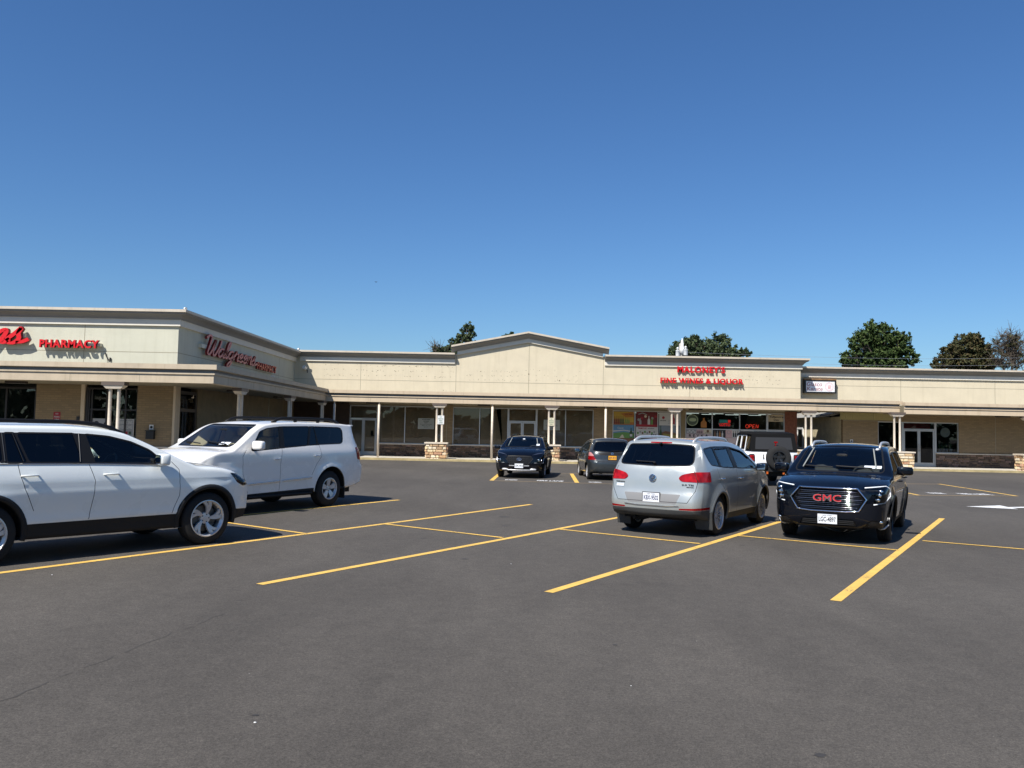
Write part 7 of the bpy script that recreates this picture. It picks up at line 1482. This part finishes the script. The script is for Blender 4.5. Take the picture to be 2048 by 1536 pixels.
# ---------------------------------------------------------------- grey hatchback seen from behind
def grey_hatch():
    P = dict(front=2.05, rear=-2.03, W=1.70, tr=.30, arch=.35, wheels=(1.25, -1.25), ff=.9, rf=.7, fr=.3, fn=2.3, rr=.24, rn=2.5, crown=.05, edge=.08, flare=.02,
        top=[(-2.03, 1.36), (-1.85, 1.44), (-1.3, 1.515), (-.7, 1.525), (-.1, 1.49), (.4, 1.38), (.9, 1.17), (1.25, 1.0), (1.4, .96), (1.7, .90), (1.9, .82), (2.05, .72)],
        sec=[(.15, .88), (.30, .94), (.50, .985), (.70, 1.0), (.85, .99), (1.0, .955), (1.15, .89), (1.3, .81), (1.5, .70)], plan=[(-2.03, .90), (-1.7, .95), (-1, 1), (1.0, 1), (1.6, .97), (2.05, .88)],
        fprof=[(.18, .12), (.35, .02), (.55, 0), (.75, .08), (1.0, .3)], rprof=[(.2, .12), (.35, .02), (.5, 0), (.66, .01), (.72, .07), (.9, .10), (1.05, .16), (1.2, .27), (1.4, .42), (1.55, .5)], zb=[(-2.03, .30), (-1.3, .22), (1.3, .20), (2.05, .22)], crease=[(.92, .012, .12, -1.8, 1.5)])
    gp_ = paint_mat('dark_grey_car_paint', (.045, .052, .056), .4, .3, spec=.2); c = Car('parked_hatchback', 'dark grey hatchback with an orange plate seen from behind', (3.22, 31.5, -2.7), P, gp_, dark_in)
    for sg in (1, -1):
        fd = c.cut('S', [(-.15, .30), (.85, .30), (.90, .9), (.95, 1.0)] + [(x, ze(c, x, .01)) for x in (.7, .3, -.25)], 'door', gp_, inner=True, sg=sg)
        rd = c.cut('S', [(-.90, .32), (-.17, .30), (-.27, ze(c, -.27, .01)), (-1.15, ze(c, -1.15, .01)), (-1.2, .95), (-1.0, .7)], 'door', gp_, inner=True, sg=sg)
        c.glassp('S', win(c, [(-.12, .99), (.85, .95)], [.72, .4, .1, (-.2, ze(c, -.2, .05))], .05), 'window', fd, m_side, sg=sg); c.glassp('S', win(c, [(-1.02, 1.02), (-.27, 1.0)], [-.3, -1.08], .05), 'window', rd, m_tint, sg=sg)
        c.glassp('S', win(c, [(-1.45, 1.08), (-1.12, 1.04)], [-1.12, (-1.45, ze(c, -1.45, .08))], .05), 'window', None, m_tint, sg=sg)
        c.cut('B', rpoly([(sg * .56, .72), (sg * .90, .74), (sg * .92, .86), (sg * .66, .86)], .02), 'taillight', m_tail, nmin=-.4, inset=-.006)
        c.cut('B', rpoly([(sg * .64, .865), (sg * .92, .865), (sg * .88, 1.02), (sg * .72, .99)], .02), 'reversing_lamp', m_tail2 if False else mat('clear_red_lamp', (.50, .22, .20), .12, 0, 1.0), nmin=-.4, inset=-.006)
        c.seam('S', [(-.15, .30), (-.2, 1.0)], sg=sg); c.seam('S', [(-1.0, .7), (-1.2, .95)], sg=sg)
    tg = c.cut('B', rpoly([(-.50, .66), (.50, .66), (.64, .90), (.68, 1.05), (.58, 1.42), (-.58, 1.42), (-.68, 1.05), (-.64, .90)], .04), 'tailgate', gp_, inner=True, nmin=.05)
    c.glassp('B', rpoly([(-.67, 1.05, .08), (0, 1.01, .01), (.67, 1.05, .08), (.53, 1.375, .06), (-.53, 1.375, .06)], .05), 'rear_window', tg, m_midtint, nmin=.05)
    c.cut('B', rpoly([(-.44, .90), (.44, .90), (.50, .985), (0, 1.0, .01), (-.50, .985)], .02), 'plate_garnish', m_trim, tg, nmin=.0); c.seam('B', [(-.66, 1.0), (-.62, .88), (-.50, .665), (.50, .665), (.62, .88), (.66, 1.0)])
    c.glassp('F', rpoly([(-.66, 1.0), (.66, 1.0), (.55, 1.40), (-.55, 1.40)], .07), 'windshield', None, m_wind, nmin=.15, xr=(.1, 1.4))
    c.emit(); c.under(); rim = dict(r=.20, n=7, w0=.03, w1=.05, dish=.03, m=m_silver)
    for wx in P['wheels']: both(lambda sg: c.wheel(wx, sg, rim, wd=.19))
    both(lambda sg: c.mirror(.72, .96, 1.0, sg, (.07, .11, .075), _mc['dark_grey_car_paint'])); both(lambda sg: c.handle(-.05, .87, sg, None, gp_))
    c.plate('B', 0, .81, 'EZF 4713', m_plto, m_pink_, '', off=.03, w=.29, h=.14); ring_badge(c, 'B', 0, .955, .045, m_chrome, {'k': .03, 's': [[(-.7, .8), (-.55, -.8)], [(.7, .8), (.55, -.8)], [(-.6, 0), (.6, 0)]]}, th=.006, backing=mat('badge_blue', (.03, .05, .08), .3))
    a = MB(); c.bar(a, 'B', [(.02, 1.04), (-.22, 1.06), (-.36, 1.04)], .010, .012); a.build('wiper', m_trim, c.root); c.cabin(m_cloth, [(.1, 2), (-.75, 3)], zs=.55, dx=1.0, dz=.93)
    a = MB(); p_ = c.hit('T', -1.6, 0)[0]; a.tube([p_, p_ + Vector((-.12, 0, .22))], .004, 5); a.build('antenna', m_trim, c.root); a = MB(); c.bar(a, 'B', [(-.55, .30), (.55, .30)], .02, .0, sq=.6); a.build('lower_trim', m_trim, c.root)
grey_hatch()

# ---------------------------------------------------------------- white soft-top off-roader with spare wheel
def off_roader():
    m = paint_mat('bright_white_paint', (.80, .81, .82), 0, .3); fab = mat('black_soft_top', (.006, .006, .0065), .9, bump=.2, bscale=60, spec=.15); x, y, hd = 8.80, 30.3, 3.4
    t = thing('off_roader', 'white boxy off-roader with black soft top and spare wheel, seen from behind', 'car', (x, y, gz(x, y)), PI / 2 - R(hd))
    def prof(name, pts, y0, y1, mt, par=t, bev=.03, taper=1.0):
        a = MB(); n = len(pts); a.prism([(px, y0, pz) for px, pz in pts], (0, y1 - y0, 0)); o = a.build(name, mt, par)
        bm = bmesh.new(); bm.from_mesh(o.data); bmesh.ops.bevel(bm, geom=bm.edges[:], offset=bev, segments=3, affect='EDGES', clamp_overlap=True)
        for v in bm.verts: v.co.y *= 1 - (1 - taper) * max(0, min(1, (v.co.z - 1.15) / .7))
        bm.to_mesh(o.data); bm.free()
        for p in o.data.polygons: p.use_smooth = True
        return o
    b = prof('body', [(-1.98, .60), (-1.98, 1.18), (.70, 1.18), (.78, 1.14), (1.0, 1.12), (2.0, 1.06), (2.05, .62), (1.95, .55), (-1.9, .55)], -.79, .79, m, bev=.035)
    for sg in (1, -1):
        a = MB()
        for wx in (1.5, -1.5):
            pts = [(wx - .62, .66), (wx - .40, .98), (wx + .40, .98), (wx + .62, .66)]; a.tube([(px, sg * .86, pz) for px, pz in pts], [.055, .06, .06, .05], 8, sq=1.3)
        a.build('fender_flare', m_clad, t, smooth=True)
        # door with upper frame and two windows
        for xa, xb in ((-.20, .62), (-1.02, -.24)):
            a = MB(); a.box(xa, xb, sg * .79, sg * .81, .62, 1.17); fr = .035
            lo, hi = (.64, .80), 1.72
            for p0, p1 in (((xa, 1.18), (xa + (.0), hi)), ((xb, 1.18), (xb - (.16 if xb > .5 else .0), hi))): a.tube([(p0[0], sg * .785, p0[1]), (p1[0], sg * .70, p1[1])], .022, 6)
            a.tube([(xa, sg * .70, hi), (xb - (.16 if xb > .5 else 0), sg * .70, hi)], .03, 6); a.tube([(xa, sg * .785, 1.19), (xb, sg * .785, 1.19)], .03, 6); d = a.build('door', m, t)
            a = MB(); a.add([(xa, sg * .782, 1.19), (xb, sg * .782, 1.19), (xb - (.16 if xb > .5 else 0), sg * .698, hi), (xa, sg * .698, hi)], [(0, 1, 2, 3)]); a.build('window', m_tint, d)
        a = MB(); a.add([(-1.90, sg * .78, 1.19), (-1.06, sg * .78, 1.19), (-1.06, sg * .70, 1.74), (-1.80, sg * .70, 1.74)], [(0, 1, 2, 3)]); sp_ = a.build('quarter_panel', fab, t)
        a = MB(); a.add([(-1.72, sg * .79, 1.25), (-1.14, sg * .79, 1.25), (-1.14, sg * .716, 1.68), (-1.68, sg * .716, 1.68)], [(0, 1, 2, 3)]); a.build('window', m_midtint, sp_)
        a = MB(); a.sq((-1.99, sg * .745, .955), (.045, .095, .135), .35); l = a.build('taillight', m_trim, t, smooth=True); a = MB(); a.sq((-2.03, sg * .745, 1.0), (.012, .072, .048), .35); a.sq((-2.03, sg * .745, .90), (.012, .072, .045), .35); a.build('lens', m_tail2, l, smooth=True)
        a = MB(); c_ = Vector((.50, sg * 1.0, 1.2)); a.sq(c_, (.06, .11, .11), .4); a.build('mirror', m_trim, t, smooth=True)
    prof('soft_top', [(-1.84, 1.735), (-1.80, 1.80), (-.9, 1.86), (.0, 1.86), (.45, 1.80), (.60, 1.72), (.45, 1.70), (-1.8, 1.70)], -.735, .735, fab, bev=.05)
    a = MB(); a.add([(-1.97, -.79, 1.17), (-1.97, .79, 1.17), (-1.84, .72, 1.76), (-1.84, -.72, 1.76)], [(0, 1, 2, 3)]); rc = a.build('rear_curtain', fab, t); q = lambda u, z: (-1.975 + (z - 1.17) * .22, u * (1 - .09 * (z - 1.17) / .59), z)
    a = MB(); a.add([q(-.64, 1.25), q(.64, 1.25), q(.64, 1.66), q(-.64, 1.66)], [(0, 1, 2, 3)]); a.build('rear_window', mat('cloudy_vinyl', (.026, .026, .027), .45, spec=.3), rc)
    a = MB(); a.box(-2.16, -1.97, -.80, .80, .50, .66); o = a.build('bumper', m_clad, t); a = MB(); a.box(-2.18, -2.15, -.3, -.24, .42, .5); a.box(-2.18, -2.15, .24, .3, .42, .5); a.build('tow_hook', mat('orange_hook', (.5, .10, .01), .4), o)
    a = MB(); a.box(-1.9, 1.9, -.5, .5, .34, .56); [a.tube([(wx, -.7, .41), (wx, .7, .41)], .06, 8) for wx in (1.5, -1.5)]; a.build('underbody', m_under, t)
    S = Car.__new__(Car); S.root = t; S.P = dict(tr=.41); S.W0 = .94; S.bvh = None; rim = dict(r=.225, n=5, w0=.05, w1=.09, dish=.03, m=m_dkalloy)
    for wx in (1.5, -1.5): both(lambda sg: S.wheel(wx, sg, rim, tr=.41, wd=.26))
    sw_ = S.wheel(-2.27, 1, rim, tr=.41, wd=.27); sw_.name = 'spare_wheel'; sw_.location = (-2.16, -.10, .97); sw_.rotation_euler = (0, 0, PI / 2)
    a = MB(); a.box(-2.05, -1.99, -.3, .22, .8, 1.1); a.build('spare_carrier', m_clad, t); a = MB(); a.box(-2.06, -2.02, -.10, .02, 1.47, 1.52); a.tube([(-2.02, -.04, 1.2), (-2.03, -.04, 1.48)], .02, 6); a.build('stop_lamp', m_tail, t)
    a = MB(); a.box(-2.0, -1.985, .33, .37, .92, 1.08); a.build('tailgate_handle', m_trim, t)
    pl = MB(); pl.box(-2.02, -2.0, .40, .70, .64, .79); o = pl.build('licence_plate', m_pltw, t); a = MB(); put_text(a, 'KTR-2210', (-2.023, .68, .68), (0, -1, 0), (0, 0, 1), .26, .07, bold=.02); a.build('lettering', m_pink_, o)
    a = MB(); a.sq((1.35, 0, 1.08), (.68, .70, .07), .4); a.build('hood', m, t, smooth=True); a = MB(); a.add([(.80, -.72, 1.18), (.80, .72, 1.18), (.56, .68, 1.74), (.56, -.68, 1.74)], [(0, 1, 2, 3)]); a.build('windshield', m_wind, t)
    a = MB(); a.tube([(-1.1, -.62, 1.15), (-1.15, -.58, 1.68), (-1.15, .58, 1.68), (-1.1, .62, 1.15)], .03, 8); a.build('roll_bar', m_black, t)
    for yy in (-.38, .38): a = MB(); a.sq((-.15, yy, 1.05), (.09, .24, .40), .4); a.sq((-.2, yy, 1.55), (.05, .13, .09), .5); a.build('seat', m_cloth, t, smooth=True)
off_roader()
